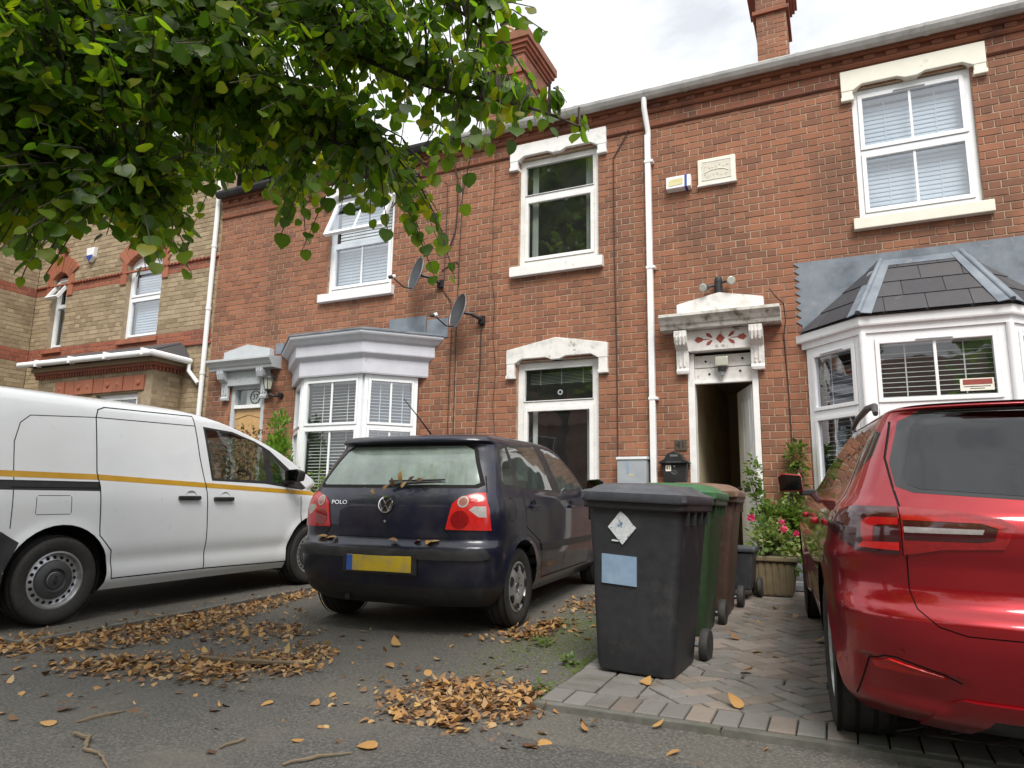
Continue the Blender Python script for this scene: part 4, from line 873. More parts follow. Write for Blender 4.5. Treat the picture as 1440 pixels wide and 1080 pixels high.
def red_shape():
    S = dict(n=2.7, nc=56, ns=60, nf=10, nfr=2.6)
    S['zs'] = lin(.20,.60,60)+lin(.60,1.0,46)+lin(1.0,1.37,26)+lin(1.37,1.43,18)+[1.43,1.44,1.448,1.454,1.459,1.462]
    S['w'] = [(.20,.85),(.30,.892),(.45,.908),(.62,.915),(.80,.918),(.92,.905),(1.0,.87),(1.04,.835),(1.2,.755),(1.34,.68),(1.39,.645),(1.42,.58),(1.44,.46),(1.454,.26),(1.462,.03)]
    S['rear'] = [(.20,-.58),(.26,-.68),(.33,-.735),(.40,-.765),(.46,-.785),(.55,-.805),(.605,-.808),(.625,-.795),(.66,-.758),(.72,-.738),(.78,-.738),(.85,-.752),(.90,-.755),(.96,-.74),(1.01,-.70),(1.05,-.665),(1.2,-.535),(1.32,-.445),(1.375,-.402),(1.388,-.405),(1.396,-.425),(1.406,-.41),(1.422,-.30),(1.438,-.05),(1.45,.18),(1.462,.6)]
    S['front'] = [(.2,3.4),(.3,3.5),(.5,3.55),(.7,3.5),(.8,3.3),(.9,2.9),(1.0,2.3),(1.05,2.1),(1.2,1.75),(1.35,1.3),(1.42,1.0),(1.45,.78),(1.462,.66)]
    S['ry'] = [(.2,.48),(.5,.52),(.9,.50),(1.0,.45),(1.3,.33),(1.46,.25)]
    S['rf'] = [(.2,.6),(.8,.6),(1.0,.4),(1.3,.3),(1.46,.2)]
    def warp(x, y, z):
        s = 1 if x > 0 else -1
        if abs(x) > .55 and z < 1.0:
            for yc in (0, 2.70):
                d = math.hypot(y-yc, z-.33)
                x += s*.020*math.exp(-((d-.36)/.06)**2)*min(1, (abs(x)-.55)/.15)
            x += s*.012*math.exp(-((z-(.80))/.035)**2)*min(1, (abs(x)-.55)/.2)
            x += s*(-.018)*math.exp(-((z-.50)/.10)**2)*(1 if .4 < y < 2.3 else 0)
        if y < -.25 and z < .47:                    # pocket under the reflector, edge of the lower bumper
            ax = abs(x); sm = lambda a, b, t: (lambda q: q*q*(3-2*q))(min(1, max(0, (t-a)/(b-a))))
            top = .405+.14*(ax-.50); d = .040*(1-sm(top-.016, top+.012, z))*sm(.50,.62,ax)*(1-sm(.80,.86,ax))*sm(.26,.33,z)
            y += d
        return (x, y, z)
    S['warp'] = warp
    return S
def van_shape():
    S = dict(n=6.0, nc=16, ns=84, nf=12, nfr=2.6)
    S['zs'] = lin(.20,.60,20)+lin(.60,1.1,22)+lin(1.1,1.60,24)+lin(1.60,1.715,16)+[1.715,1.724,1.732,1.739,1.745,1.75]
    S['w'] = [(.20,.86),(.28,.915),(.40,.928),(.60,.933),(.85,.930),(1.0,.915),(1.1,.895),(1.3,.862),(1.5,.825),(1.60,.800),(1.645,.772),(1.68,.725),(1.705,.65),(1.728,.50),(1.742,.30),(1.75,.03)]
    S['rear'] = [(.2,-.80),(.3,-.86),(.6,-.88),(1.1,-.86),(1.6,-.82),(1.69,-.78),(1.73,-.6),(1.75,.2)]
    S['front'] = [(.2,3.45),(.3,3.56),(.5,3.60),(.7,3.58),(.82,3.45),(.92,3.2),(1.0,2.95),(1.04,2.98),(1.2,2.74),(1.4,2.34),(1.57,1.84),(1.635,1.58),(1.685,1.28),(1.715,.95),(1.738,.6),(1.75,.3)]
    S['ry'] = [(.2,.15),(1.7,.15),(1.8,.3)]
    S['rf'] = [(.2,.7),(.8,.75),(1.0,.42),(1.1,.26),(1.3,.22),(1.6,.22),(1.8,.2)]
    def warp(x, y, z):
        s = 1 if x > 0 else -1
        if abs(x) > .6 and z < 1.0:
            for yc in (0, 2.716):
                d = math.hypot(y-yc, z-.31)
                x += s*.014*math.exp(-((d-.385)/.05)**2)*min(1, (abs(x)-.55)/.15)
            x += s*(-.016)*math.exp(-((z-.42)/.07)**2)*(1 if .35 < y < 2.4 else 0)
        return (x, y, z)
    S['warp'] = warp
    return S
from mathutils.geometry import tessellate_polygon
def convex_parts(pl):
    pl = ccw(pl); n = len(pl)
    ok = all((pl[(i+1) % n][0]-pl[i][0])*(pl[(i+2) % n][1]-pl[(i+1) % n][1])-(pl[(i+1) % n][1]-pl[i][1])*(pl[(i+2) % n][0]-pl[(i+1) % n][0]) > -1e-9 for i in range(n))
    if ok: return [pl]
    return [[pl[i] for i in t] for t in tessellate_polygon([[Vector((p[0], p[1], 0)) for p in pl]])]
class Surf:
    """a piece of bodywork: polygons whose vertices carry position and normal"""
    def __init__(s, polys=None): s.p = polys or []
    def cut(s, pl, ax='side', sgn=1, test=None):
        """take the part of the surface inside a convex outline drawn in side view (y,z) or rear view (x,z)"""
        i, j = (1, 2) if ax == 'side' else (0, 2)
        E = edges_of(pl); x0, x1 = min(p[0] for p in pl), max(p[0] for p in pl); y0, y1 = min(p[1] for p in pl), max(p[1] for p in pl); keep = []; got = []
        for q in s.p:
            a = [v[i] for v in q]; b = [v[j] for v in q]
            if max(a) < x0 or min(a) > x1 or max(b) < y0 or min(b) > y1: keep.append(q); continue
            c = q[0]
            if ax == 'side':
                if c[0]*sgn < .3 or (test and not test(c)): keep.append(q); continue
            elif ax == 'rear':
                if c[1] > .25 or c[4] > .35 or (test and not test(c)): keep.append(q); continue
            r = q
            for (ea, eb, ec) in E:
                o = clip_half(r, -ea, -eb, -ec, i, j)
                if o: keep.append(o)
                r = clip_half(r, ea, eb, ec, i, j)
                if not r: break
            if r: got.append(r)
        s.p = keep; return Surf(got)
    def cuts(s, pls, *a, **k):
        r = []
        for pl in pls:
            for c in convex_parts(pl): r += s.cut(c, *a, **k).p
        return Surf(r)
    def line(s, pts, w, ax='side', sgn=1, closed=False, test=None):
        """shut line: strip of width w along a polyline"""
        r = []; pts = list(pts)+([pts[0]] if closed else [])
        for (a, b) in zip(pts[:-1], pts[1:]):
            dx, dy = b[0]-a[0], b[1]-a[1]; l = math.hypot(dx, dy) or 1; nx_, ny_ = -dy/l*w/2, dx/l*w/2; ex, ey = dx/l*w*.4, dy/l*w*.4
            r += s.cut([(a[0]+nx_-ex,a[1]+ny_-ey),(b[0]+nx_+ex,b[1]+ny_+ey),(b[0]-nx_+ex,b[1]-ny_+ey),(a[0]-nx_-ex,a[1]-ny_-ey)], ax, sgn, test).p
        return Surf(r)
    def __add__(s, o): return Surf(s.p+o.p)
    def build(s, name, mat, parent, off=0, wall=0, flip=False):
        """off = shift along the normal; wall = depth of an edge wall back towards the body"""
        idx = {}; V = []; Nn = []; Fc = []; ec = {}
        for q in s.p:
            f = []
            for v in q:
                k = (round(v[0], 5), round(v[1], 5), round(v[2], 5))
                if k not in idx:
                    l = math.sqrt(v[3]**2+v[4]**2+v[5]**2) or 1; n = (v[3]/l, v[4]/l, v[5]/l); idx[k] = len(V)
                    V.append((v[0]+n[0]*off, v[1]+n[1]*off, v[2]+n[2]*off)); Nn.append(n)
                if not f or f[-1] != idx[k]: f.append(idx[k])
            if len(f) > 1 and f[0] == f[-1]: f.pop()
            if len(f) > 2:
                Fc.append(f)
                for a, b in zip(f, f[1:]+f[:1]): ec[(a, b)] = 1
        nF = len(Fc)
        if wall:
            m = {}
            def low(i):
                if i not in m: n = Nn[i]; V.append(tuple(V[i][k]-n[k]*wall for k in range(3))); Nn.append(n); m[i] = len(V)-1
                return m[i]
            for (a, b) in list(ec):
                if (b, a) not in ec: Fc.append([b, a, low(a), low(b)])
        if flip: Fc = [f[::-1] for f in Fc]; Nn = [(-n[0],-n[1],-n[2]) for n in Nn]
        me = bpy.data.meshes.new(name); me.from_pydata(V, [], Fc); me.shade_smooth()
        ln = []
        for p in me.polygons:
            for vi in p.vertices: ln.append(Nn[vi] if p.index < nF else tuple(p.normal))
        if len(ln) == len(me.loops): me.normals_split_custom_set(ln)
        me.materials.append(MATS[mat]); return link(bpy.data.objects.new(name, me), parent)
def ell(cx, cy, rx, ry, n=20): return [(cx+rx*math.cos(2*math.pi*k/n), cy+ry*math.sin(2*math.pi*k/n)) for k in range(n)]
def circ_above(cx, cy, r, z0, n=28): return [p for p in ell(cx, cy, r, r, n)]
def wheel(parent, x, y, R, rr, wd, side, style):
    """wheel > tyre, rim and cap; axle along x, outer face towards side"""
    w = bpy.data.objects.new('wheel', None); link(w, parent); w.location = (x, y, R); w.empty_display_size = .05
    s = side; h = wd/2
    pr = [(rr-.012,-h*.80),(rr+.02,-h*.96),(rr+(R-rr)*.55,-h*1.04),(R-.022,-h*.97),(R-.006,-h*.80),(R,-h*.5),(R,h*.5),(R-.006,h*.80),(R-.022,h*.97),(rr+(R-rr)*.55,h*1.04),(rr+.02,h*.96),(rr-.012,h*.80)]
    ty = MB().lathe([(r, a*s) for r, a in pr], 44, 'x').build('tyre', 'rubber', w, smooth=True)
    gr = MB()
    for k in (-.5,-.17,.17,.5):
        gr.lathe([(R+.0008,(k-.045)*wd*.9),(R+.0008,(k+.045)*wd*.9)], 44, 'x')
    gr.build('tread_groove', 'void', ty)
    f = h*.72
    MB().lathe([(rr,h*.88*s),(rr-.012,h*.90*s),(rr-.022,h*.72*s),(rr-.030,h*.2*s),(rr-.03,-h*.7*s)], 44, 'x').build('rim', 'wheel_silver' if style != 'steel' else 'wheel_steel', w, smooth=True)
    if style == 'cap':          # pressed wheel trim with seven slots
        MB().lathe([(rr-.022,f*s),(rr-.035,(f+.012)*s),(rr*.62,(f+.022)*s),(rr*.35,(f+.018)*s),(.045,(f+.008)*s),(0,(f+.008)*s)], 44, 'x').build('wheel_trim', 'wheel_silver', w, smooth=True)
        for k in range(7):
            a = 2*math.pi*k/7+.3; m = MB(Matrix.Rotation(a, 4, 'X')); r1, r2 = rr*.66, rr*.86
            m.prismx([(-.017,r1),(.017,r1),(.030,r2),(-.030,r2)], (f+.013)*s, (f+.0265)*s); m.build('trim_slot', 'void', w)
        for k in range(5):
            a = 2*math.pi*k/5; MB().lathe([(0,(f+.0185)*s),(.007,(f+.0185)*s),(.007,f*s)], 8, 'x', (0,.062*math.cos(a),.062*math.sin(a))).build('wheel_bolt', 'void', w)
        MB().lathe([(.034,(f+.014)*s),(.034,(f+.006)*s),(.028,(f+.006)*s),(.028,(f+.013)*s)], 24, 'x').build('hub_badge', 'chrome', w)
        MB().lathe([(.028,(f+.0115)*s),(0,(f+.0115)*s)], 20, 'x').build('hub_cap', 'wheel_dark', w)
    elif style == 'steel':      # steel wheel, ring of round holes, dark centre cap
        MB().lathe([(rr-.022,.55*h*s),(rr-.034,.50*h*s),(rr*.70,.62*h*s),(rr*.62,.58*h*s),(0,.4*h*s)], 44, 'x').build('wheel_disc', 'wheel_steel', w, smooth=True)
        for k in range(20):
            a = 2*math.pi*k/20; r = rr*.775; MB().lathe([(0,.602*h*s),(.0125,.602*h*s),(.0125,.5*h*s)], 12, 'x', (0,r*math.cos(a),r*math.sin(a))).build('vent_hole', 'void', w)
        MB().lathe([(rr*.66,.60*h*s),(rr*.655,.72*h*s),(rr*.60,.80*h*s),(rr*.40,.86*h*s),(rr*.36,.70*h*s),(rr*.27,.70*h*s),(rr*.25,.84*h*s),(0,.88*h*s)], 40, 'x').build('hub_cap', 'wheel_dark', w, smooth=True)
        MB().lathe([(rr*.265,.72*h*s),(rr*.265,.78*h*s),(rr*.25,.80*h*s)], 32, 'x').build('hub_ring', 'wheel_steel', w, smooth=True)
        m = MB()
        m.prismx([(-.018,0),(0,.034),(.018,0),(0,-.034)], .88*h*s, .905*h*s); o = m.build('hub_badge', 'chrome', w); MB().prismx([(-.008,0),(0,.016),(.008,0),(0,-.016)], .9055*h*s, .908*h*s).build('badge_centre', 'wheel_dark', o)
    else:                       # alloy, five double spokes
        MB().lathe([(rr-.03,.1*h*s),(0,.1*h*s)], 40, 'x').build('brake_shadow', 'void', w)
        for k in range(10):
            m = MB(Matrix.Rotation(2*math.pi*k/10+(.09 if k % 2 else -.09), 4, 'X')); m.prismx([(-.018,.03),(.018,.03),(.014,rr-.02),(-.014,rr-.02)], .55*h*s, .80*h*s); m.build('spoke', 'wheel_dark', w, bevel=.004)
        MB().lathe([(.06,.5*h*s),(.055,.84*h*s),(0,.86*h*s)], 24, 'x').build('hub_cap', 'wheel_dark', w, smooth=True)
    return w
def arch_liner(parent, yc, zc, r, xin, xout, side):
    m = MB(); n = 18
    for k in range(n+1):
        a = -math.radians(25)+math.radians(230)*k/n
        for x in (xout, xin): m.v.append((x*side, yc+r*math.cos(a), zc+r*math.sin(a)))
    m.f = [(2*k, 2*k+1, 2*k+3, 2*k+2) for k in range(n)]; m.add([(xin*side, yc+r*math.cos(-.4+4*k/n), zc+r*math.sin(-.4+4*k/n)) for k in range(n+1)], [tuple(range(n+1))])
    m.build('arch_liner', 'void', parent)
def seat(parent, x, y, z, back=.62, mat='seat_cloth'):
    s = MB().box(x-.24, x+.24, y-.25, y+.25, z, z+.16).build('seat', mat, parent, bevel=.04)
    MB(Matrix.Translation((x, y-.25, z+.1)) @ Matrix.Rotation(math.radians(14), 4, 'X')).box(-.22, .22, -.07, .06, 0, back).build('seat_back', mat, s, bevel=.045)
    MB(Matrix.Translation((x, y-.25-.18, z+.1+back)) @ Matrix.Rotation(math.radians(10), 4, 'X')).box(-.12, .12, -.04, .05, .02, .20).build('headrest', mat, s, bevel=.035)
def car_root(name, label, cat, X, Y, head, pitch, sc):
    r = thing(name, label, cat, (X, Y, gz(X, Y)+.004), rot=(math.radians(pitch), 0, math.radians(head)), scale=sc); r.rotation_mode = 'XYZ'
    return r
def body_of(S): return Surf(grid_surface(body_grid(S)))
def mirror_glass(parent, x, y, z, side, mat, cap):
    m = MB(); pr = [(.06,-.075,-.05),(.22,-.06,-.055),(.235,-.05,.06),(.20,-.055,.085),(.07,-.07,.075)]
    v = [(x+side*a, y+b, z+c) for a, b, c in pr]+[(x+side*(a*.93+.008), y+b+.115, z+c*.75) for a, b, c in pr]
    m.add(v, [(0,1,2,3,4),(9,8,7,6,5)]+[(i,i+5,(i+1) % 5+5,(i+1) % 5) for i in range(5)]); o = m.build('door_mirror', cap, parent, bevel=.018)
    m = MB().box(min(x-side*.02,x+side*.09), max(x-side*.02,x+side*.09), y-.03, y+.05, z-.075, z-.03); m.build('mirror_arm', 'black_plastic', o, bevel=.01)
    q = [(x+side*(a*.90+.015), y+b-.0035, z+c*.80+.004) for a, b, c in pr]; MB().add(q, [(0,1,2,3,4)]).build('mirror_glass', 'mirror_dark', o)

# =============== dark blue hatchback ===============
def build_polo():
    root = car_root('hatchback_car', 'dirty dark blue hatchback with leaves on its misted rear window', 'car', -2.94, 4.745, 3.4, 1.5, .975)
    B = body_of(polo_shape()); R = .29
    for sd in (1, -1):
        for yc in (0, 2.46): B.cut(ell(yc, R+.005, .338, .338, 36), 'side', sd, test=lambda c: c[2] < .75); arch_liner(root, yc, R+.02, .345, .45, .72, sd)
    # glass first, then the liner that closes the cabin, then panels
    rear_o = [(-.50,1.345),(.50,1.345),(.575,1.30),(.70,1.035),(.66,1.012),(-.66,1.012),(-.70,1.035),(-.575,1.30)]
    rear_i = [(-.485,1.325),(.485,1.325),(.55,1.29),(.665,1.05),(.63,1.035),(-.63,1.035),(-.665,1.05),(-.55,1.29)]
    rear = lambda c: c[1] < .2 and c[4] < -.2
    ro = B.cut(rear_o, 'rear', test=rear); rg = ro.cut(rear_i, 'rear', test=rear)
    side_glass = {'quarter_glass': [(-.13,1.300),(-.01,1.322),(-.045,1.035),(-.235,1.040),(-.265,1.085)], 'rear_door_glass': [(.045,1.330),(.70,1.365),(.84,1.000),(.065,1.018)], 'front_door_glass': [(.875,1.365),(1.15,1.352),(1.40,1.27),(1.72,1.06),(1.74,1.02),(1.06,.990)]}
    sur = [[(-.16,1.322),(-.02,1.342),(.72,1.385),(.88,1.385),(.88,.978),(-.25,1.018),(-.295,1.075)],[(.86,1.385),(1.17,1.372),(1.43,1.288),(1.76,1.075),(1.80,1.01),(.86,.978)]]
    frames = []; gl = {}
    for sd in (1, -1):
        fs = B.cuts(sur, 'side', sd)
        for n, pl in side_glass.items(): gl[(n, sd)] = fs.cut(pl, 'side', sd)
        frames.append(fs)
    # windscreen
    ws = Surf([q for q in B.p if q[0][4] > .35 and 1.0 < q[0][2] < 1.37 and q[0][1] > .9]); ids = {id(q) for q in ws.p}; B.p = [q for q in B.p if id(q) not in ids]
    Surf([q for q in B.p if q[0][2] > .62]).build('interior_trim', 'seat_cloth', root, off=-.02, flip=True)
    gaps = Surf()
    # tail lamps
    lampR = [(.56,.945),(.515,.90),(.478,.728),(.772,.722),(.758,.87),(.718,.978),(.66,.975)]; lamps = []
    for sd in (1, -1):
        pl = [(sd*a, b) for a, b in lampR]; lamps.append((sd, B.cuts([pl], 'rear', test=lambda c: c[1] < -.22)))
    hatch = B.cuts([[(-.535,.66),(.535,.66),(.49,1.02),(-.49,1.02)],[(-.72,.985),(.72,.985),(.68,1.10),(-.68,1.10)],[(-.70,1.1),(.70,1.1),(.60,1.352),(-.60,1.352)]], 'rear', test=lambda c: c[1] < -.05 and c[2] > .6)
    gaps += hatch.line([(-.54,.66),(.54,.66)], .012, 'rear')
    for sd in (1, -1):
        gaps += hatch.line([(sd*.53,.66),(sd*.468,.73)], .010, 'rear'); gaps += B.line([(sd*.722,.985),(sd*.605,1.34)], .008, 'rear', test=lambda c: c[1] < .1)
    # spoiler lip
    spo = B.cut([(-.62,1.353),(.62,1.353),(.60,1.405),(-.60,1.405)], 'rear', test=lambda c: c[1] < -.05)
    bump = B.cuts([[(-.9,.18),(.9,.18),(.9,.66),(-.9,.66)]], 'rear', test=lambda c: c[1] < -.30); low = bump.cut([(-.9,.18),(.9,.18),(.9,.335),(-.9,.335)], 'rear')
    strip = bump.cut([(-.77,.535),(-.74,.525),(.74,.525),(.77,.535),(.775,.56),(.76,.588),(-.76,.588),(-.775,.56)], 'rear')
    doors = {}
    dr = [[(.06,1.0),(.90,1.0),(1.10,.975),(1.10,.30),(.55,.30),(.40,.60),(.10,.72)]]; df = [[(1.10,.975),(1.80,.99),(1.92,.90),(1.98,.65),(1.93,.45),(1.93,.30),(1.10,.30)]]
    for sd in (1, -1):
        gaps += B.line([(.06,1.0),(.085,.86),(.10,.72),(.40,.60),(.55,.30),(1.10,.30),(1.10,.98)], .010, 'side', sd); gaps += B.line([(1.10,.30),(1.93,.30),(1.93,.45),(1.98,.65),(1.92,.90),(1.80,.99)], .010, 'side', sd)
        a = B.cuts(dr, 'side', sd); b = B.cuts(df, 'side', sd)
        ra = a.cut([(.40,.525),(1.09,.515),(1.09,.57),(.36,.578)], 'side', sd); rb = b.cut([(1.115,.515),(1.94,.505),(1.96,.56),(1.115,.57)], 'side', sd)
        doors[sd] = (a, b, ra, rb)
    cap = B.cut(ell(-.20,.86,.085,.085,24), 'side', 1, test=lambda c: c[1] > -.42); gaps += cap.line(ell(-.20,.86,.082,.082,24), .006, 'side', 1, True)
    B.build('body', 'polo_blue', root); tag(gaps.build('shut_line', 'void', root, off=-.003), kind='stuff'); low.build('bumper_skirt', 'black_plastic', root)
    hb = hatch.build('tailgate', 'polo_blue', root); bo = bump.build('rear_bumper', 'polo_blue', root); strip.build('bumper_strip', 'black_plastic', bo, off=.016, wall=.02); spo.build('roof_spoiler', 'polo_blue', hb)
    ro.build('window_seal', 'void', hb, off=.001); rg.build('rear_window', 'car_glass_mist', hb, off=.002); ws.build('windscreen', 'car_glass', root)
    for sd in (1, -1):
        a, b, ra, rb = doors[sd]; oa = a.build('rear_door', 'polo_blue', root); ob = b.build('front_door', 'polo_blue', root)
        ra.build('door_strip', 'black_plastic', oa, off=.010, wall=.012); rb.build('door_strip', 'black_plastic', ob, off=.010, wall=.012)
        for o, y, z in ((oa,.27,.875),(ob,1.30,.855)):
            MB().lathe([(0,.0),(.05,.0),(.058,.004)], 18, 'x', (sd*.818,y,z-.008)).build('handle_cup', 'void', o); MB().box(min(sd*.822,sd*.848), max(sd*.822,sd*.848), y-.085, y+.075, z-.013, z+.013).build('handle', 'polo_blue', o, bevel=.009)
        gl[('rear_door_glass', sd)].build('window', 'car_glass', oa, off=.001); gl[('front_door_glass', sd)].build('window', 'car_glass', ob, off=.001)
        frames[0 if sd > 0 else 1].build('window_frame', 'black_plastic', root); gl[('quarter_glass', sd)].build('quarter_window', 'car_glass', root, off=.001)
        mirror_glass(ob, sd*.80, 1.72, 1.03, sd, 'chrome', 'polo_blue')
    cap.build('fuel_flap', 'polo_blue', root)
    for sd, lp in lamps:
        rear = lambda c: c[1] < -.2
        wl = lp.cuts([[(sd*.635,.862),(sd*.665,.886),(sd*.738,.886),(sd*.745,.812),(sd*.70,.812),(sd*.668,.836)]], 'rear', test=rear); fog = lp.cut(ell(sd*.575,.795,.062,.062,22), 'rear', test=rear); rg_ = lp.cut(ell(sd*.590,.915,.038,.038,20), 'rear', test=rear); rc = rg_.cut(ell(sd*.590,.915,.028,.028,20), 'rear', test=rear)
        o = lp.build('tail_lamp', 'light_red', root, off=.010, wall=.012); wl.build('indicator_lens', 'light_clear', o, off=.010); fog.build('fog_lens', 'light_dark_red', o, off=.012); rg_.build('lamp_ring', 'light_clear', o, off=.0125); rc.build('reverse_lens', 'light_amber', o, off=.0125)
    # plate, badge, lettering, wiper, aerial, exhaust
    p = MB().box(-.262, .262, -.684, -.674, .432, .543).build('number_plate', 'plate_yellow', bo, bevel=.004); MB().box(-.260, -.212, -.6855, -.6842, .434, .541).build('plate_band', 'plate_blue', p)
    MB().box(-.30, .30, -.676, -.655, .415, .556).build('plate_recess', 'black_plastic', bo, bevel=.006)
    bx = Matrix.Translation((0,-.600,.892)) @ Matrix.Rotation(math.radians(-7), 4, 'X')
    e = MB(bx).lathe([(.060,-.004),(.060,-.010),(.052,-.012),(.048,-.004)], 30, 'y').build('badge', 'chrome', hb, smooth=True); MB(bx).lathe([(.049,-.003),(0,-.004)], 24, 'y').build('badge_field', 'black_metal', e)
    for pts in (((-.030,.042),(0,.004),(.030,.042)), ((-.046,.012),(-.024,-.042),(0,-.004),(.024,-.042),(.046,.012))):
        MB(bx).tube([(a,-.008,b) for a, b in pts], .0055, 6).build('badge_letter', 'chrome', e)
    text_obj('POLO', .042, (-.40,-.600,.905), (math.radians(90-6),0,math.radians(-6)), 'chrome', 'model_lettering', hb, .003, 1.35)
    wi = MB().tube([(.0,-.560,1.028),(.08,-.545,1.042),(.40,-.525,1.058)], [.012,.009,.005], 8).build('rear_wiper', 'black_plastic', hb); MB().tube([(-.03,-.520,1.062),(.42,-.500,1.072)], .006, 6).build('wiper_blade', 'black_plastic', wi)
    MB().lathe([(0,-.612),(.010,-.612),(.012,-.60)], 12, 'y', (0,0,.775)).build('boot_lock', 'chrome', hb)
    MB().tube([(.0,.05,1.452),(-.02,-.10,1.56),(-.055,-.30,1.70)], [.008,.005,.003], 6).build('aerial', 'black_metal', root)
    MB().tube([(-.30,-.60,.235),(-.30,-.40,.245)], .022, 12).build('exhaust_pipe', 'black_metal', root)
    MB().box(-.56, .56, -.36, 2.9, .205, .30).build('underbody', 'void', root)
    for sd in (1, -1):
        wheel(root, sd*.715, 0, R, .182, .172, sd, 'cap'); wheel(root, sd*.715, 2.46, R, .182, .172, sd, 'cap'); seat(root, sd*.34, 1.20, .42, .58)
    MB().box(-.62, .62, .0, .45, .45, .62).build('rear_seat', 'seat_cloth', root, bevel=.05); MB(Matrix.Translation((0,-.02,.6)) @ Matrix.Rotation(math.radians(16), 4, 'X')).box(-.62,.62,-.06,.06,0,.42).build('rear_backrest', 'seat_cloth', root, bevel=.04)
    MB().box(-.66, .66, 1.75, 2.05, .70, .96).build('dashboard', 'seat_cloth', root, bevel=.05)
    return root
polo = build_polo()

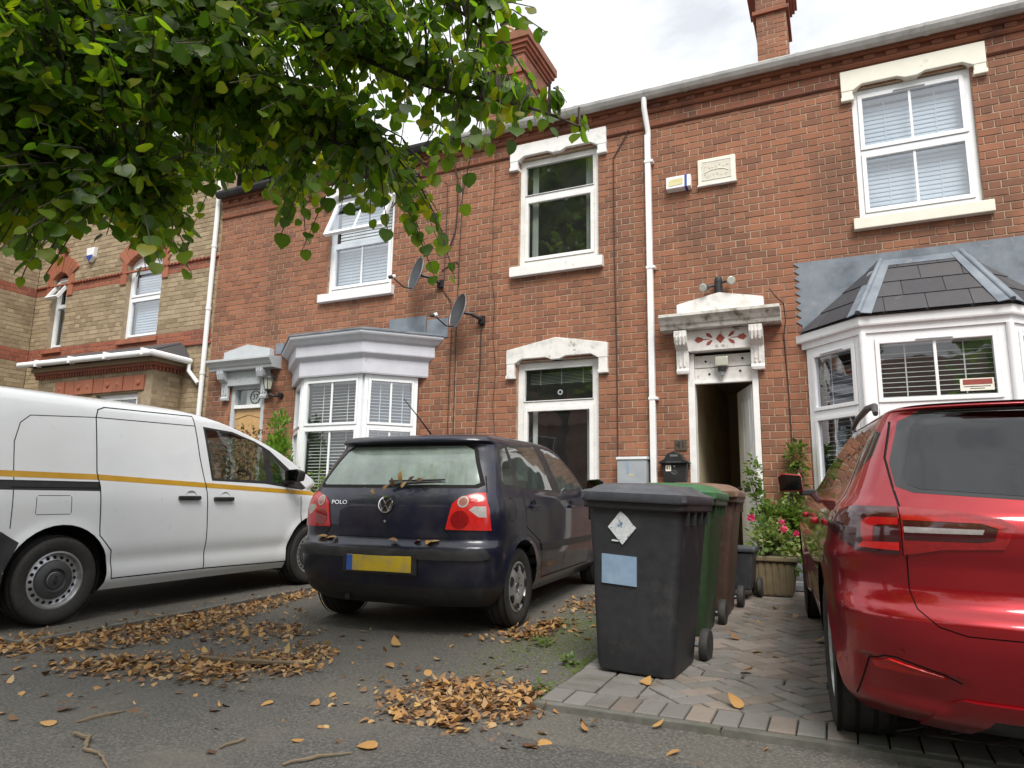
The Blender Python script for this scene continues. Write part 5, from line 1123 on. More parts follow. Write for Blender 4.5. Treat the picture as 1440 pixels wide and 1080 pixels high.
# =============== white panel van ===============
def build_van():
    root = car_root('panel_van', 'white panel van with a yellow side stripe and steel wheels', 'van', -6.25, 3.42, 0, 1.0, 1.02)
    B = body_of(van_shape()); R = .318
    for sd in (1, -1):
        for yc in (0, 2.716): B.cut(ell(yc, R+.01, .385, .385, 36), 'side', sd, test=lambda c: c[2] < .85); arch_liner(root, yc, R+.02, .392, .50, .85, sd)
    sur = [[(1.285,1.556),(1.63,1.536),(1.90,1.466),(2.02,1.42),(2.02,1.045),(1.355,1.062)],[(2.02,1.42),(2.10,1.385),(2.36,1.21),(2.60,1.012),(2.54,.99),(2.02,1.045)]]
    win = [(1.31,1.535),(1.63,1.516),(1.88,1.452),(2.00,1.405),(2.04,1.075),(1.378,1.082)]; tri = [(2.10,1.335),(2.30,1.185),(2.30,1.045),(2.12,1.06)]
    gaps = Surf(); fr = {}; gl = {}; tr = {}
    for sd in (1, -1):
        f = B.cuts(sur, 'side', sd); gl[sd] = f.cut(win, 'side', sd); tr[sd] = f.cut(tri, 'side', sd); fr[sd] = f
    ws = Surf([q for q in B.p if q[0][4] > .30 and 1.06 < q[0][2] < 1.62 and q[0][1] > 1.2]); ids = {id(q) for q in ws.p}; B.p = [q for q in B.p if id(q) not in ids]
    Surf([q for q in B.p if q[0][2] > .62 and q[0][1] > .3]).build('interior_trim', 'seat_cloth', root, off=-.02, flip=True)
    stripe = {}; doors = {}
    for sd in (1, -1):
        s_ = B.cuts([[(-.80,1.058),(.25,1.045),(.25,1.088),(-.80,1.101)],[(.25,1.045),(1.267,.999),(1.267,1.042),(.25,1.088)],[(1.267,.999),(2.9,.925),(2.9,.968),(1.267,1.042)]], 'side', sd); stripe[sd] = s_
        flap = B.cut([(-.195,.785),(.05,.785),(.062,.80),(.055,.915),(.04,.926),(-.19,.926),(-.203,.91),(-.203,.80)], 'side', sd); gaps += flap.line([(-.200,.788),(.058,.788),(.052,.924),(-.200,.924)], .005, 'side', sd, True) if sd > 0 else Surf()
        corner = B.cuts([[(-.86,.20),(-.36,.20),(-.385,.40),(-.30,.60),(-.42,.68),(-.86,.70)]], 'side', sd)
        pillar = [(1.184,1.643),(1.21,1.45),(1.232,1.266),(1.295,.955),(1.312,.64),(1.316,.285)]
        gaps += B.line([(1.316,.285),(.435,.285),(.405,.50),(.295,.62),(.276,.99),(.25,1.10),(.25,1.535),(.27,1.60),(.33,1.625),(1.184,1.643)], .010, 'side', sd); gaps += B.line([(.25,1.535),(1.19,1.553)], .008, 'side', sd)
        gaps += B.line(pillar+[(2.50,.262),(2.53,.51),(2.52,.92)], .011, 'side', sd); gaps += s_.line([(.255,1.12),(.258,1.03)], .010, 'side', sd); gaps += s_.line([(1.275,1.06),(1.293,.97)], .010, 'side', sd)
        a = B.cuts([[(.25,1.535),(.27,1.60),(.33,1.625)]+pillar+[(.435,.285),(.405,.50),(.295,.62),(.276,.99),(.25,1.10)]], 'side', sd); b = B.cuts([[(1.184,1.643),(1.60,1.60),(1.95,1.50),(2.2,1.36),(2.6,1.05),(2.52,.95),(2.53,.51),(2.50,.262)]+pillar[::-1][:-1]], 'side', sd)
        rail = B.cut([(-.80,.965),(.272,.958),(.270,1.030),(-.80,1.032)], 'side', sd)
        gaps += B.line([(-.36,.70),(-.36,1.30),(-.32,1.44),(-.25,1.50),(.25,1.535)], .007, 'side', sd)
        doors[sd] = (a, b, rail, flap, corner)
    B.build('body', 'van_white', root); tag(gaps.build('shut_line', 'void', root, off=-.003), kind='stuff'); ws.build('windscreen', 'van_glass', root)
    for sd in (1, -1):
        a, b, rail, flap, corner = doors[sd]
        oa = a.build('sliding_door', 'van_white', root); ob = b.build('front_door', 'van_white', root); stripe[sd].build('side_stripe', 'stripe_yellow', root, off=.0012)
        r_ = rail.build('door_rail', 'black_plastic', root, off=-.006); flap.build('fuel_flap', 'van_white', root); corner.build('bumper_corner', 'black_plastic', root, off=.008, wall=.01)
        MB().box(min(sd*.905,sd*.912), max(sd*.905,sd*.912), -.37, .27, .972, .985).build('rail_slot', 'void', r_)
        fr[sd].build('window_frame', 'black_plastic', ob, off=.001); gl[sd].build('window', 'van_glass', ob, off=.001); tr[sd].build('quarter_window', 'van_glass', ob, off=.001)
        for o, y, z in ((oa,1.10,.905),(ob,1.48,.895)):
            MB().lathe([(0,.0),(.055,.0),(.062,.004)], 18, 'x', (sd*.922,y+.02,z+.005)).build('handle_cup', 'meter_grey', o); MB().box(min(sd*.926,sd*.956), max(sd*.926,sd*.956), y-.115, y+.11, z-.016, z+.020).build('handle', 'black_plastic', o, bevel=.011)
        mirror_glass(ob, sd*.895, 2.30, 1.12, sd, 'chrome', 'black_plastic')
        wheel(root, sd*.83, 0, R, .205, .205, sd, 'steel'); wheel(root, sd*.83, 2.716, R, .205, .205, sd, 'steel'); seat(root, sd*.42, 1.45, .62, .66)
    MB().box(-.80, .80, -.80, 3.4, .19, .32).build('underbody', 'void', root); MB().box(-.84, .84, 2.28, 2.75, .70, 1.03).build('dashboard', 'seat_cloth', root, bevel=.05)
    MB(Matrix.Translation((.40,2.12,1.02)) @ Matrix.Rotation(math.radians(65), 4, 'X')).lathe([(.185,-.012),(.198,0),(.185,.012),(.172,0),(.185,-.012)], 30, 'z').build('steering_wheel', 'black_plastic', root, smooth=True)
    MB().box(-.74, .74, .95, .98, .35, 1.60).build('bulkhead', 'seat_cloth', root)
    MB().lathe([(0,1.845),(.05,1.838),(.06,1.81),(.06,1.79)], 14, 'z', (.55,-.42,-.06)).build('roof_lamp', 'white_clean', root, smooth=True)
    return root
van = build_van()

# =============== red car with roof rails ===============
def build_red():
    root = car_root('hatchback_car', 'glossy red hatchback with roof rails and tinted rear window', 'car', .775, 3.531, 4.6, 2.2, .945)
    B = body_of(red_shape()); R = .335
    for sd in (1, -1):
        for yc in (0, 2.70): B.cut(ell(yc, R+.005, .385, .385, 36), 'side', sd, test=lambda c: c[2] < .85); arch_liner(root, yc, R+.02, .392, .50, .78, sd)
    rear = lambda c: c[1] < .15 and c[4] < -.15
    ro = B.cut([(-.53,1.388),(.53,1.388),(.615,1.345),(.675,1.17),(.672,1.075),(.62,1.052),(.3,1.030),(0,1.025),(-.3,1.030),(-.62,1.052),(-.672,1.075),(-.675,1.17),(-.615,1.345)], 'rear', test=rear)
    rg = ro.cut([(-.50,1.378),(.50,1.378),(.570,1.335),(.640,1.12),(.635,1.085),(.60,1.066),(.3,1.044),(0,1.039),(-.3,1.044),(-.60,1.066),(-.635,1.085),(-.640,1.12),(-.570,1.335)], 'rear', test=rear)
    fr = {}; gl = {}
    for sd in (1, -1):
        f = B.cuts([[(-.30,1.12),(-.33,1.20),(-.27,1.30),(-.05,1.355),(.9,1.385),(.9,1.035),(-.05,1.075)],[(.9,1.385),(1.15,1.37),(1.4,1.29),(1.72,1.12),(1.86,1.04),(1.86,1.02),(.9,1.035)]], 'side', sd, test=lambda c: c[1] > -.40)
        g1 = f.cut([(-.265,1.13),(-.29,1.20),(-.24,1.283),(.0,1.335),(.10,1.34),(.06,1.085),(-.03,1.093)], 'side', sd); g2 = f.cut([(.13,1.342),(.86,1.365),(.86,1.055),(.09,1.082)], 'side', sd); g3 = f.cut([(.93,1.363),(1.15,1.35),(1.38,1.275),(1.68,1.11),(1.76,1.045),(.93,1.052)], 'side', sd)
        fr[sd] = f; gl[sd] = (g1, g2, g3)
    ws = Surf([q for q in B.p if q[0][4] > .35 and 1.06 < q[0][2] < 1.40 and q[0][1] > 1.0]); ids = {id(q) for q in ws.p}; B.p = [q for q in B.p if id(q) not in ids]
    Surf([q for q in B.p if q[0][2] > .62]).build('interior_trim', 'void', root, off=-.02, flip=True)
    gaps = Surf(); lamps = {}; dr = {}
    tl = lambda c: c[1] < -.25
    for sd in (1, -1):
        o = B.cuts([[(sd*.685,.997),(sd*.82,.997),(sd*.90,.965),(sd*.90,.90),(sd*.865,.86),(sd*.82,.828),(sd*.690,.825)]], 'rear', test=lambda c: c[1] < -.30); i = B.cuts([[(sd*.678,.997),(sd*.496,.984),(sd*.382,.965),(sd*.343,.938),(sd*.383,.863),(sd*.56,.853),(sd*.678,.826)]], 'rear', test=tl); lamps[sd] = (o, i)
    hatch = B.cuts([[(-.66,1.06),(.66,1.06),(.675,.93),(.67,.70),(.655,.64),(.60,.59),(.52,.568),(-.52,.568),(-.60,.59),(-.655,.64),(-.67,.70),(-.675,.93)]], 'rear', test=lambda c: c[1] < -.05); hatch = hatch+B.cuts([[(-.68,1.06),(.68,1.06),(.62,1.392),(-.62,1.392)]], 'rear', test=lambda c: c[1] < .0)
    for sd in (1, -1):
        gaps += hatch.line([(sd*.0,.568),(sd*.52,.568),(sd*.60,.59),(sd*.655,.64),(sd*.67,.70),(sd*.672,.83)], .009, 'rear'); gaps += B.line([(sd*.676,.995),(sd*.682,1.08),(sd*.685,1.19),(sd*.64,1.345)], .008, 'rear', test=lambda c: c[1] < .1)
        gaps += B.line([(sd*.68,.826),(sd*.68,.998)], .006, 'rear', test=tl)
    spo = B.cut([(-.62,1.392),(.62,1.392),(.60,1.43),(-.60,1.43)], 'rear', test=lambda c: c[1] < -.1)
    refl = {}; lip = Surf()
    for sd in (1, -1):
        refl[sd] = B.cuts([[(sd*.795,.428),(sd*.748,.452),(sd*.59,.420),(sd*.575,.408),(sd*.62,.402),(sd*.785,.404)]], 'rear', test=tl)
        lip += B.line([(sd*.845,.27),(sd*.805,.43),(sd*.765,.460),(sd*.73,.462),(sd*.59,.427),(sd*.54,.402)], .006, 'rear', test=tl)  # shade of the moulded bumper crease, drawn as a thin black strip
        refl[(sd, 's')] = B.cut(ell(sd*.714,.485,.011,.011,14), 'rear', test=tl)
        gaps += B.line([(.0,.92),(.20,.80),(.48,.60),(.58,.32),(1.06,.32),(1.06,1.02)], .009, 'side', sd); gaps += B.line([(1.06,.32),(2.08,.32),(2.10,.6),(2.05,.9)], .009, 'side', sd)
        a = B.cuts([[(-.05,1.05),(.90,1.03),(1.06,1.0),(1.06,.32),(.58,.32),(.48,.60),(.20,.80),(.0,.92)]], 'side', sd, test=lambda c: c[1] > -.1); b = B.cuts([[(1.06,1.0),(1.86,1.02),(2.05,.9),(2.10,.6),(2.08,.32),(1.06,.32)]], 'side', sd)
        dr[sd] = (a, b)
    dif = B.cuts([[(-.64,.20),(.64,.20),(.60,.30),(.53,.345),(-.53,.345),(-.60,.30)]], 'rear', test=lambda c: c[1] < -.3)
    bot = dif.cuts([[(-.50,.18),(.50,.18),(.44,.285),(-.44,.285)]], 'rear')
    B.build('body', 'focus_red', root); tag(gaps.build('shut_line', 'void', root, off=-.003), kind='stuff'); hb = hatch.build('tailgate', 'focus_red', root); spo.build('roof_spoiler', 'focus_red', hb)
    ro.build('window_seal', 'gloss_black', hb, off=.0005); rg.build('rear_window', 'car_glass_dark', hb, off=.0015); ws.build('windscreen', 'car_glass_dark', root); tag(lip.build('crease_shade', 'void', root, off=-.002), kind='stuff')
    d_ = dif.build('rear_valance', 'focus_red', root, off=.010, wall=.014); bot.build('diffuser', 'black_plastic', d_, off=.0)
    for sd in (1, -1):
        o, i = lamps[sd]; om = o.cuts([[(sd*.684,.958),(sd*.775,.958),(sd*.80,.945),(sd*.805,.90),(sd*.80,.87),(sd*.77,.87),(sd*.765,.925),(sd*.75,.932),(sd*.684,.934)]], 'rear', test=tl); ob_ = o.cuts([[(sd*.687,.872),(sd*.80,.868),(sd*.82,.845),(sd*.69,.842)]], 'rear', test=tl)
        rec = i.cuts([[(sd*.674,.950),(sd*.44,.946),(sd*.395,.930),(sd*.41,.890),(sd*.45,.882),(sd*.674,.880)]], 'rear', test=tl); bar = rec.cuts([[(sd*.672,.929),(sd*.435,.926),(sd*.442,.910),(sd*.672,.908)]], 'rear', test=tl); rim = i.cuts([[(sd*.676,.968),(sd*.50,.964),(sd*.40,.950),(sd*.368,.935),(sd*.395,.930),(sd*.44,.946),(sd*.676,.952)]], 'rear', test=tl)
        l1 = o.build('tail_lamp', 'light_smoke', root, off=.006, wall=.01); om.build('lamp_lens', 'lamp_deep_red', l1, off=.0075); ob_.build('brake_lens', 'light_red', l1, off=.0075)
        l2 = i.build('tailgate_lamp', 'light_dark_red', hb, off=.006, wall=.01); rec.build('lamp_recess', 'light_smoke', l2, off=.005); bar.build('indicator_lens', 'light_grey', l2, off=.0065); rim.build('lamp_lens', 'lamp_deep_red', l2, off=.0075)
        refl[sd].build('reflector', 'light_red', root, off=.006, wall=.008); refl[(sd, 's')].build('parking_sensor', 'focus_red2', root, off=.002)
        a, b = dr[sd]; oa = a.build('rear_door', 'focus_red', root); ob = b.build('front_door', 'focus_red', root); g1, g2, g3 = gl[sd]
        fr[sd].build('window_frame', 'gloss_black', root, off=.0005); g1.build('quarter_window', 'car_glass_dark', root, off=.001); g2.build('window', 'car_glass_dark', oa, off=.001); g3.build('window', 'car_glass_dark', ob, off=.001)
        for o_, y, z in ((oa,.32,.90),(ob,1.32,.885)): MB().box(min(sd*.915,sd*.955), max(sd*.915,sd*.955), y-.10, y+.09, z-.016, z+.018).build('handle', 'focus_red', o_, bevel=.013)
        mirror_glass(ob, sd*.86, 1.80, 1.07, sd, 'chrome', 'focus_red')
        ra = MB().tube([(sd*.66,-.02,1.405),(sd*.645,.12,1.452),(sd*.63,.5,1.478),(sd*.625,1.0,1.465),(sd*.635,1.22,1.42)], [.012,.017,.018,.017,.012], 10).build('roof_rail', 'wheel_dark', root, smooth=True)
        wheel(root, sd*.80, 0, R, .225, .225, sd, 'alloy'); wheel(root, sd*.80, 2.70, R, .225, .225, sd, 'alloy')
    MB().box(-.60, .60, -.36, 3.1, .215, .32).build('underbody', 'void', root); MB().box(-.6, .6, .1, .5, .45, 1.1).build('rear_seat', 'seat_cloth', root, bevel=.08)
    wi = MB().tube([(0,-.70,1.03),(.30,-.675,1.055)], [.012,.006], 8).build('rear_wiper', 'black_plastic', hb)
    return root
red = build_red()
# ---------------- things fixed to the walls ----------------
def dish(label, X, Z, Xm, Zm):
    """satellite dish: X,Z centre of the reflector, Xm,Zm its wall bracket"""
    t = thing('satellite_dish', label, 'satellite dish', (Xm, WY, Zm), 'satellite dishes between the bay and the plain windows', world_=True)
    c = Vector((X, WY-.30, Z)); n = Vector((-.52, -.82, .22)).normalized(); u = n.cross(Vector((0,0,1))).normalized(); v = u.cross(n)*-1
    if v.z < 0: v = -v
    m = MB(); K = 24
    for r_, d in ((0,.055),(.33,.049),(.66,.03),(.9,.008),(1,.0)):
        for k in range(K): a = 2*math.pi*k/K; m.v.append(tuple(c+u*((.205)*r_*math.cos(a))+v*((.260)*r_*math.sin(a))-n*d))
    for i in range(4):
        for k in range(K): a, b = i*K+k, i*K+(k+1) % K; m.f.append((a, b, b+K, a+K))
    # give the reflector a back
    nb = len(m.v); m.v += [tuple(Vector(p)-n*.008) for p in m.v[:nb]]; m.f += [tuple(reversed([i+nb for i in f])) for f in m.f[:]]
    o = m.build('reflector', 'dish', t, smooth=True)
    MB().tube([tuple(c+u*((.205)*math.cos(a))+v*((.260)*math.sin(a))) for a in [2*math.pi*k/36 for k in range(37)]], .007, 6).build('reflector_rim', 'galv', o, smooth=True)
    w = Vector((Xm, WY, Zm)); back = c-n*.06
    MB().tube([back, back+(w-back)*.5+Vector((0,-.05,.02)), w+Vector((0,-.07,0))], [.02,.024,.026], 8).build('bracket_arm', 'black_metal', t); MB().box(Xm-.045, Xm+.045, WY-.055, WY-.004, Zm-.07, Zm+.05).build('wall_plate', 'black_metal', t, bevel=.006)
    foot = c-v*.245; lnb = c+n*.33-v*.20
    MB().tube([foot, foot+n*.12-v*.03, lnb], .010, 8).build('feed_arm', 'black_metal', t); l = MB().tube([lnb, lnb+(c-lnb).normalized()*-.05], [.028,.024], 12).build('receiver', 'black_plastic', t); MB().tube([lnb, lnb+(c-lnb).normalized()*.045], [.026,.030], 12).build('receiver_cap', 'white_clean', l)
dish('grey oval satellite dish higher on the wall, beside the white window sill', -5.42, 4.36, -5.16, 4.26)
dish('grey oval satellite dish lower on the wall, right above the bay roof flashing', -4.70, 3.72, -4.46, 3.64)
def wire(label, pts, r=.006, name='cable', mat='cable', grp='cables on the brick wall'):
    return tag(MB().tube([(x, WY-.012-d, z) for x, z, d in pts], r, 6).build(name, mat, None, smooth=True), label, 'cable', grp)
wire('thick black cable hanging in a curve below the eaves', [(-4.985,6.36,.03),(-4.98,6.1,.035),(-4.93,5.9,.01),(-4.92,5.4,0),(-4.94,5.05,.01),(-5.0,4.85,.02),(-5.09,4.76,.0)], .012)
wire('thin cable running down the wall beside the upper satellite dish', [(-5.16,5.86,0),(-5.11,5.84,0),(-5.10,5.4,0),(-5.11,4.8,0),(-5.11,4.4,0),(-5.12,4.15,0),(-4.99,3.98,0),(-4.96,3.7,0),(-4.97,2.8,0),(-4.98,1.2,0)])
wire('long thin cable dropping from the string course between the dishes', [(-4.87,5.93,0),(-4.84,5.9,0),(-4.86,5.0,0),(-4.87,4.4,0),(-4.88,3.4,0),(-4.88,1.0,0)], .007)
wire('short cable looping from the upper dish to the long cable', [(-5.16,4.46,0),(-5.0,4.54,0),(-4.90,4.56,0),(-4.865,4.5,0),(-4.865,4.2,0)], .008)
wire('cable running straight down from the lower satellite dish', [(-4.47,3.6,.01),(-4.48,3.0,0),(-4.52,2.2,0),(-4.55,.9,0)], .009)
wire('faint wavy cable on the brick near the plain upper window', [(-4.30,6.3,0),(-4.30,5.6,0),(-4.33,5.2,0),(-4.32,4.8,0),(-4.34,4.3,0),(-4.27,3.9,0),(-4.29,3.4,0),(-4.23,2.9,0),(-4.27,2.4,0),(-4.20,1.8,0)], .004)
wire('dark cable running down the wall beside the gabled window head', [(-2.30,6.05,.03),(-2.36,5.95,.01),(-2.52,5.7,0),(-2.52,4.5,0),(-2.50,3.0,0),(-2.50,.6,0)], .008)
wire('cable trailing from the floodlights down beside the doorway', [(-.62,3.62,.05),(-.55,3.48,.2),(-.47,3.40,.12),(-.46,3.22,.06),(-.49,3.05,.0),(-.47,2.4,0),(-.46,1.4,0)], .007)
ins = thing('wall_insulator', 'black iron insulator bracket high on the brick wall', 'bracket', (-5.62, WY, 5.9), world_=True)
MB().tube([(-5.62,WY-.03,6.12),(-5.62,WY-.03,5.55)], .013, 8).build('bracket_rod', 'black_metal', ins)
for z in (6.02,5.88): MB().lathe([(.02,-.03),(.05,-.025),(.05,.0),(.035,.005),(.05,.01),(.05,.03),(.02,.035)], 14, 'z', (-5.62,WY-.085,z)).build('insulator', 'black_plastic', ins, smooth=True); MB().tube([(-5.62,WY-.03,z),(-5.62,WY-.09,z)], .012, 6).build('insulator_pin', 'black_metal', ins)
# floodlights on the door pediment
fl_ = thing('floodlights', 'pair of round floodlights on the white door pediment', 'floodlight', (-1.20, WY-.05, 3.635), world_=True)
MB().tube([(-1.20,WY-.05,3.635),(-1.20,WY-.06,3.78)], [.05,.045], 12).build('lamp_base', 'black_plastic', fl_)
MB().lathe([(0,.06),(.04,.05),(.05,.01),(.045,-.02)], 14, 'z', (-1.20,WY-.06,3.78)).build('sensor', 'black_plastic', fl_, smooth=True)
for s, dz in ((-1,-.02),(1,.03)):
    c = Vector((-1.20+s*.15, WY-.14, 3.72+dz)); d = Vector((s*.35,-.9,-.25)).normalized()
    MB().tube([(-1.20,WY-.06,3.75),(c.x-s*.05,c.y+.06,c.z+.02)], .014, 8).build('lamp_arm', 'black_metal', fl_)
    h = MB().tube([c-d*.10, c-d*.04, c+d*.03, c+d*.045], [.018,.042,.054,.054], 18).build('lamp_head', 'galv', fl_, smooth=True); MB().tube([c+d*.0455, c+d*.052], [.050,.04], 18).build('lamp_lens', 'lamp_glass', h)
lb = thing('porch_lamp', 'small grey lamp on the boarded head of the open doorway', 'lamp', (-1.20, WY+.05, 2.80), world_=True)
MB().box(-1.275, -1.125, WY-.045, WY+.052, 2.735, 2.855).build('lamp_body', 'lamp_glass', lb, bevel=.015); MB().tube([(-1.20,WY-.01,2.735),(-1.20,WY-.01,2.675)], [.055,.045], 14).build('lamp_collar', 'black_plastic', lb); MB().tube([(-1.20,WY-.01,2.675),(-1.20,WY-.01,2.62)], [.03,.028], 12).build('lamp_tip', 'galv', lb)
# alarm box, plaque, meter box, letter box, numbers
al = thing('alarm_box', 'white alarm box with a blue band and faded yellow print', 'alarm box', (-1.64, WY, 5.05), world_=True)
MB(W0).prismx([(-.10,5.075),(0,5.06),(0,5.235),(-.085,5.24)], -1.80, -1.49).build('alarm_case', 'white_clean', al, bevel=.008); MB(W0).prismx([(-.104,5.072),(-.002,5.055),(-.002,5.24),(-.089,5.244)], -1.565, -1.535).build('blue_band', 'blue_plastic', al)
m = MB(); m.add([(-1.77,WY-.1008,5.105),(-1.59,WY-.1008,5.115),(-1.585,WY-.091,5.205),(-1.765,WY-.091,5.195)], [(0,1,2,3)]); m.build('printed_panel', 'yellow_print', al)
pq = thing('date_plaque', 'cream relief plaque set in the brickwork', 'plaque', (-1.17, WY, 5.06), world_=True)
MB(W0).prism([(-1.405,5.08),(-.945,5.08),(-.945,5.42),(-1.405,5.42)], -.045, .02).build('plaque_slab', 'cream_paint', pq, bevel=.008); MB(W0).prism([(-1.42,5.055),(-.93,5.055),(-.94,5.08),(-1.41,5.08)], -.055, .02).build('plaque_ledge', 'weathered_white', pq, bevel=.006)
MB(W0).box(-1.35, -1.0, -.047, -.044, 5.13, 5.375).build('plaque_field', 'plaque_bg', pq)
for a in ((-1.352,-.998,5.371,5.378),(-1.352,-.998,5.127,5.134),(-1.353,-1.346,5.13,5.375),(-1.004,-.997,5.13,5.375)): MB(W0).box(a[0],a[1],-.051,-.046,a[2],a[3]).build('plaque_bead', 'weathered_white', pq)
random.seed(5)
for r_, z in enumerate((5.30,5.19)):
    for k in range(7 if r_ == 0 else 6):
        x = -1.32+k*(.045 if r_ == 0 else .05)+.01; MB(W0).tube([(x+random.uniform(-.012,.012),-.048,z+random.uniform(-.02,.02)) for _ in range(4)], .005, 5).build('relief_scroll', 'cream_paint', pq)
MB(W0).tube([(-1.32,-.048,5.225),(-1.25,-.048,5.255),(-1.17,-.048,5.262),(-1.09,-.048,5.255),(-1.03,-.048,5.225)], .006, 6).build('relief_scroll', 'cream_paint', pq)
mt = thing('meter_box', 'grey meter box with blue and yellow stickers on the wall', 'meter box', (-2.27, WY, .95), world_=True)
MB(W0).box(-2.465, -2.105, -.17, -.002, .95, 1.625).build('box_body', 'meter_grey', mt, bevel=.008); MB(W0).prismx([(-.185,1.625),(0,1.625),(0,1.665),(-.17,1.660)], -2.478, -2.092).build('box_lid', 'meter_lid', mt, bevel=.01)
MB(W0).box(-2.345, -2.32, -.1725, -.1705, 1.46, 1.60).build('sticker_strip', 'label_blue', mt); MB(W0).box(-2.32, -2.255, -.1725, -.1705, 1.43, 1.445).build('sticker_strip', 'yellow_print', mt)
lt = thing('letter_box', 'black cast letter box with an arched top and the number 41', 'letter box', (-1.78, WY, 1.30), world_=True)
MB(W0).prism([(-1.93,1.58),(-1.63,1.58),(-1.66,1.30),(-1.90,1.30)], -.10, -.002).build('box_body', 'black_metal', lt, bevel=.008)
MB(W0).prism([(-1.965,1.575),(-1.955,1.60),(-1.90,1.625),(-1.86,1.69),(-1.78,1.725),(-1.70,1.69),(-1.66,1.625),(-1.605,1.60),(-1.595,1.575)], -.14, -.002).build('box_hood', 'black_metal', lt, bevel=.008)
MB(W0).box(-1.82,-1.73,-.143,-.139,1.655,1.68).build('name_slot', 'galv', lt); MB(W0).box(-1.87,-1.69,-.1425,-.139,1.588,1.594).build('flap_edge', 'galv', lt)
np_ = MB(W0).box(-1.885,-1.82,-.1025,-.100,1.485,1.555).build('number_tile', 'cream_paint', lt); text_obj('41', .058, (-1.852, WY-.1030, 1.52), (math.pi/2,0,0), 'black_metal', 'number', np_)
MB(W0).lathe([(0,-.112),(.012,-.110),(.014,-.1)], 12, 'y', (-1.78,0,1.54)).build('box_lock', 'galv', lt); MB(W0).lathe([(.022,-.100),(.022,-.106),(.016,-.106),(.016,-.100)], 16, 'y', (-1.78,0,1.475)).build('post_horn', 'galv', lt); MB(W0).tube([(-1.82,-.102,1.475),(-1.80,-.102,1.45),(-1.78,-.102,1.443),(-1.76,-.102,1.45),(-1.74,-.102,1.475)], .004, 5).build('post_horn', 'galv', lt)
nm = thing('number_plate_sign', 'small weathered bronze plate with the number 41', 'number sign', (-1.72, WY, 1.72), world_=True)
MB(W0).box(-1.79,-1.645,-.014,-.001,1.735,1.865).build('sign_plate', 'bronze', nm, bevel=.003); text_obj('41', .115, (-1.718, WY-.0145, 1.80), (math.pi/2,0,0), 'black_metal', 'number', nm)
bb = thing('bell_box', 'white and blue alarm bell box on the buff brick', 'alarm box', (-13.2, WY, 5.75), world_=True)
MB(W0).prism([(-13.38,5.80),(-13.28,5.70),(-13.18,5.80),(-13.16,6.0),(-13.40,6.0)], -.09, -.001).build('box_case', 'white_clean', bb, bevel=.015); MB(W0).prism([(-13.37,5.80),(-13.28,5.71),(-13.19,5.80),(-13.185,5.84),(-13.375,5.84)], -.094, -.089).build('blue_panel', 'blue_plastic', bb)
# coach lamp by number 37
cl = thing('coach_lamp', 'black coach lamp on the brick beside the grey door surround', 'lamp', (-8.12, WY, 2.72), world_=True)
cx, cy = -8.20, WY-.19
MB().tube([(-8.10,WY-.002,2.74),(-8.10,WY-.05,2.74)], [.055,.05], 14).build('wall_plate', 'black_metal', cl); MB().tube([(-8.10,WY-.05,2.74),(-8.13,WY-.13,2.72),(cx,cy,2.76),(cx,cy,2.80)], [.022,.018,.018,.03], 8).build('lamp_bracket', 'black_metal', cl)
g_ = MB(); 
for z, r in ((2.82,.055),(3.0,.088)):
    for k in range(6): a = math.pi/3*k; g_.v.append((cx+r*math.cos(a), cy+r*math.sin(a), z))
g_.f = [(k, (k+1) % 6, (k+1) % 6+6, k+6) for k in range(6)]; g_.build('lamp_panes', 'lamp_glass', cl)
for k in range(6): a = math.pi/3*k; MB().tube([(cx+.056*math.cos(a),cy+.056*math.sin(a),2.815),(cx+.09*math.cos(a),cy+.09*math.sin(a),3.0)], .006, 5).build('lamp_bar', 'black_metal', cl)
MB().lathe([(.058,2.80),(.06,2.825),(.0,2.80)], 6, 'z', (cx,cy,0)).build('lamp_base', 'black_metal', cl); MB().lathe([(.11,2.995),(.095,3.02),(.045,3.075),(.02,3.09),(.012,3.12),(0,3.13)], 12, 'z', (cx,cy,0)).build('lamp_cap', 'black_metal', cl)

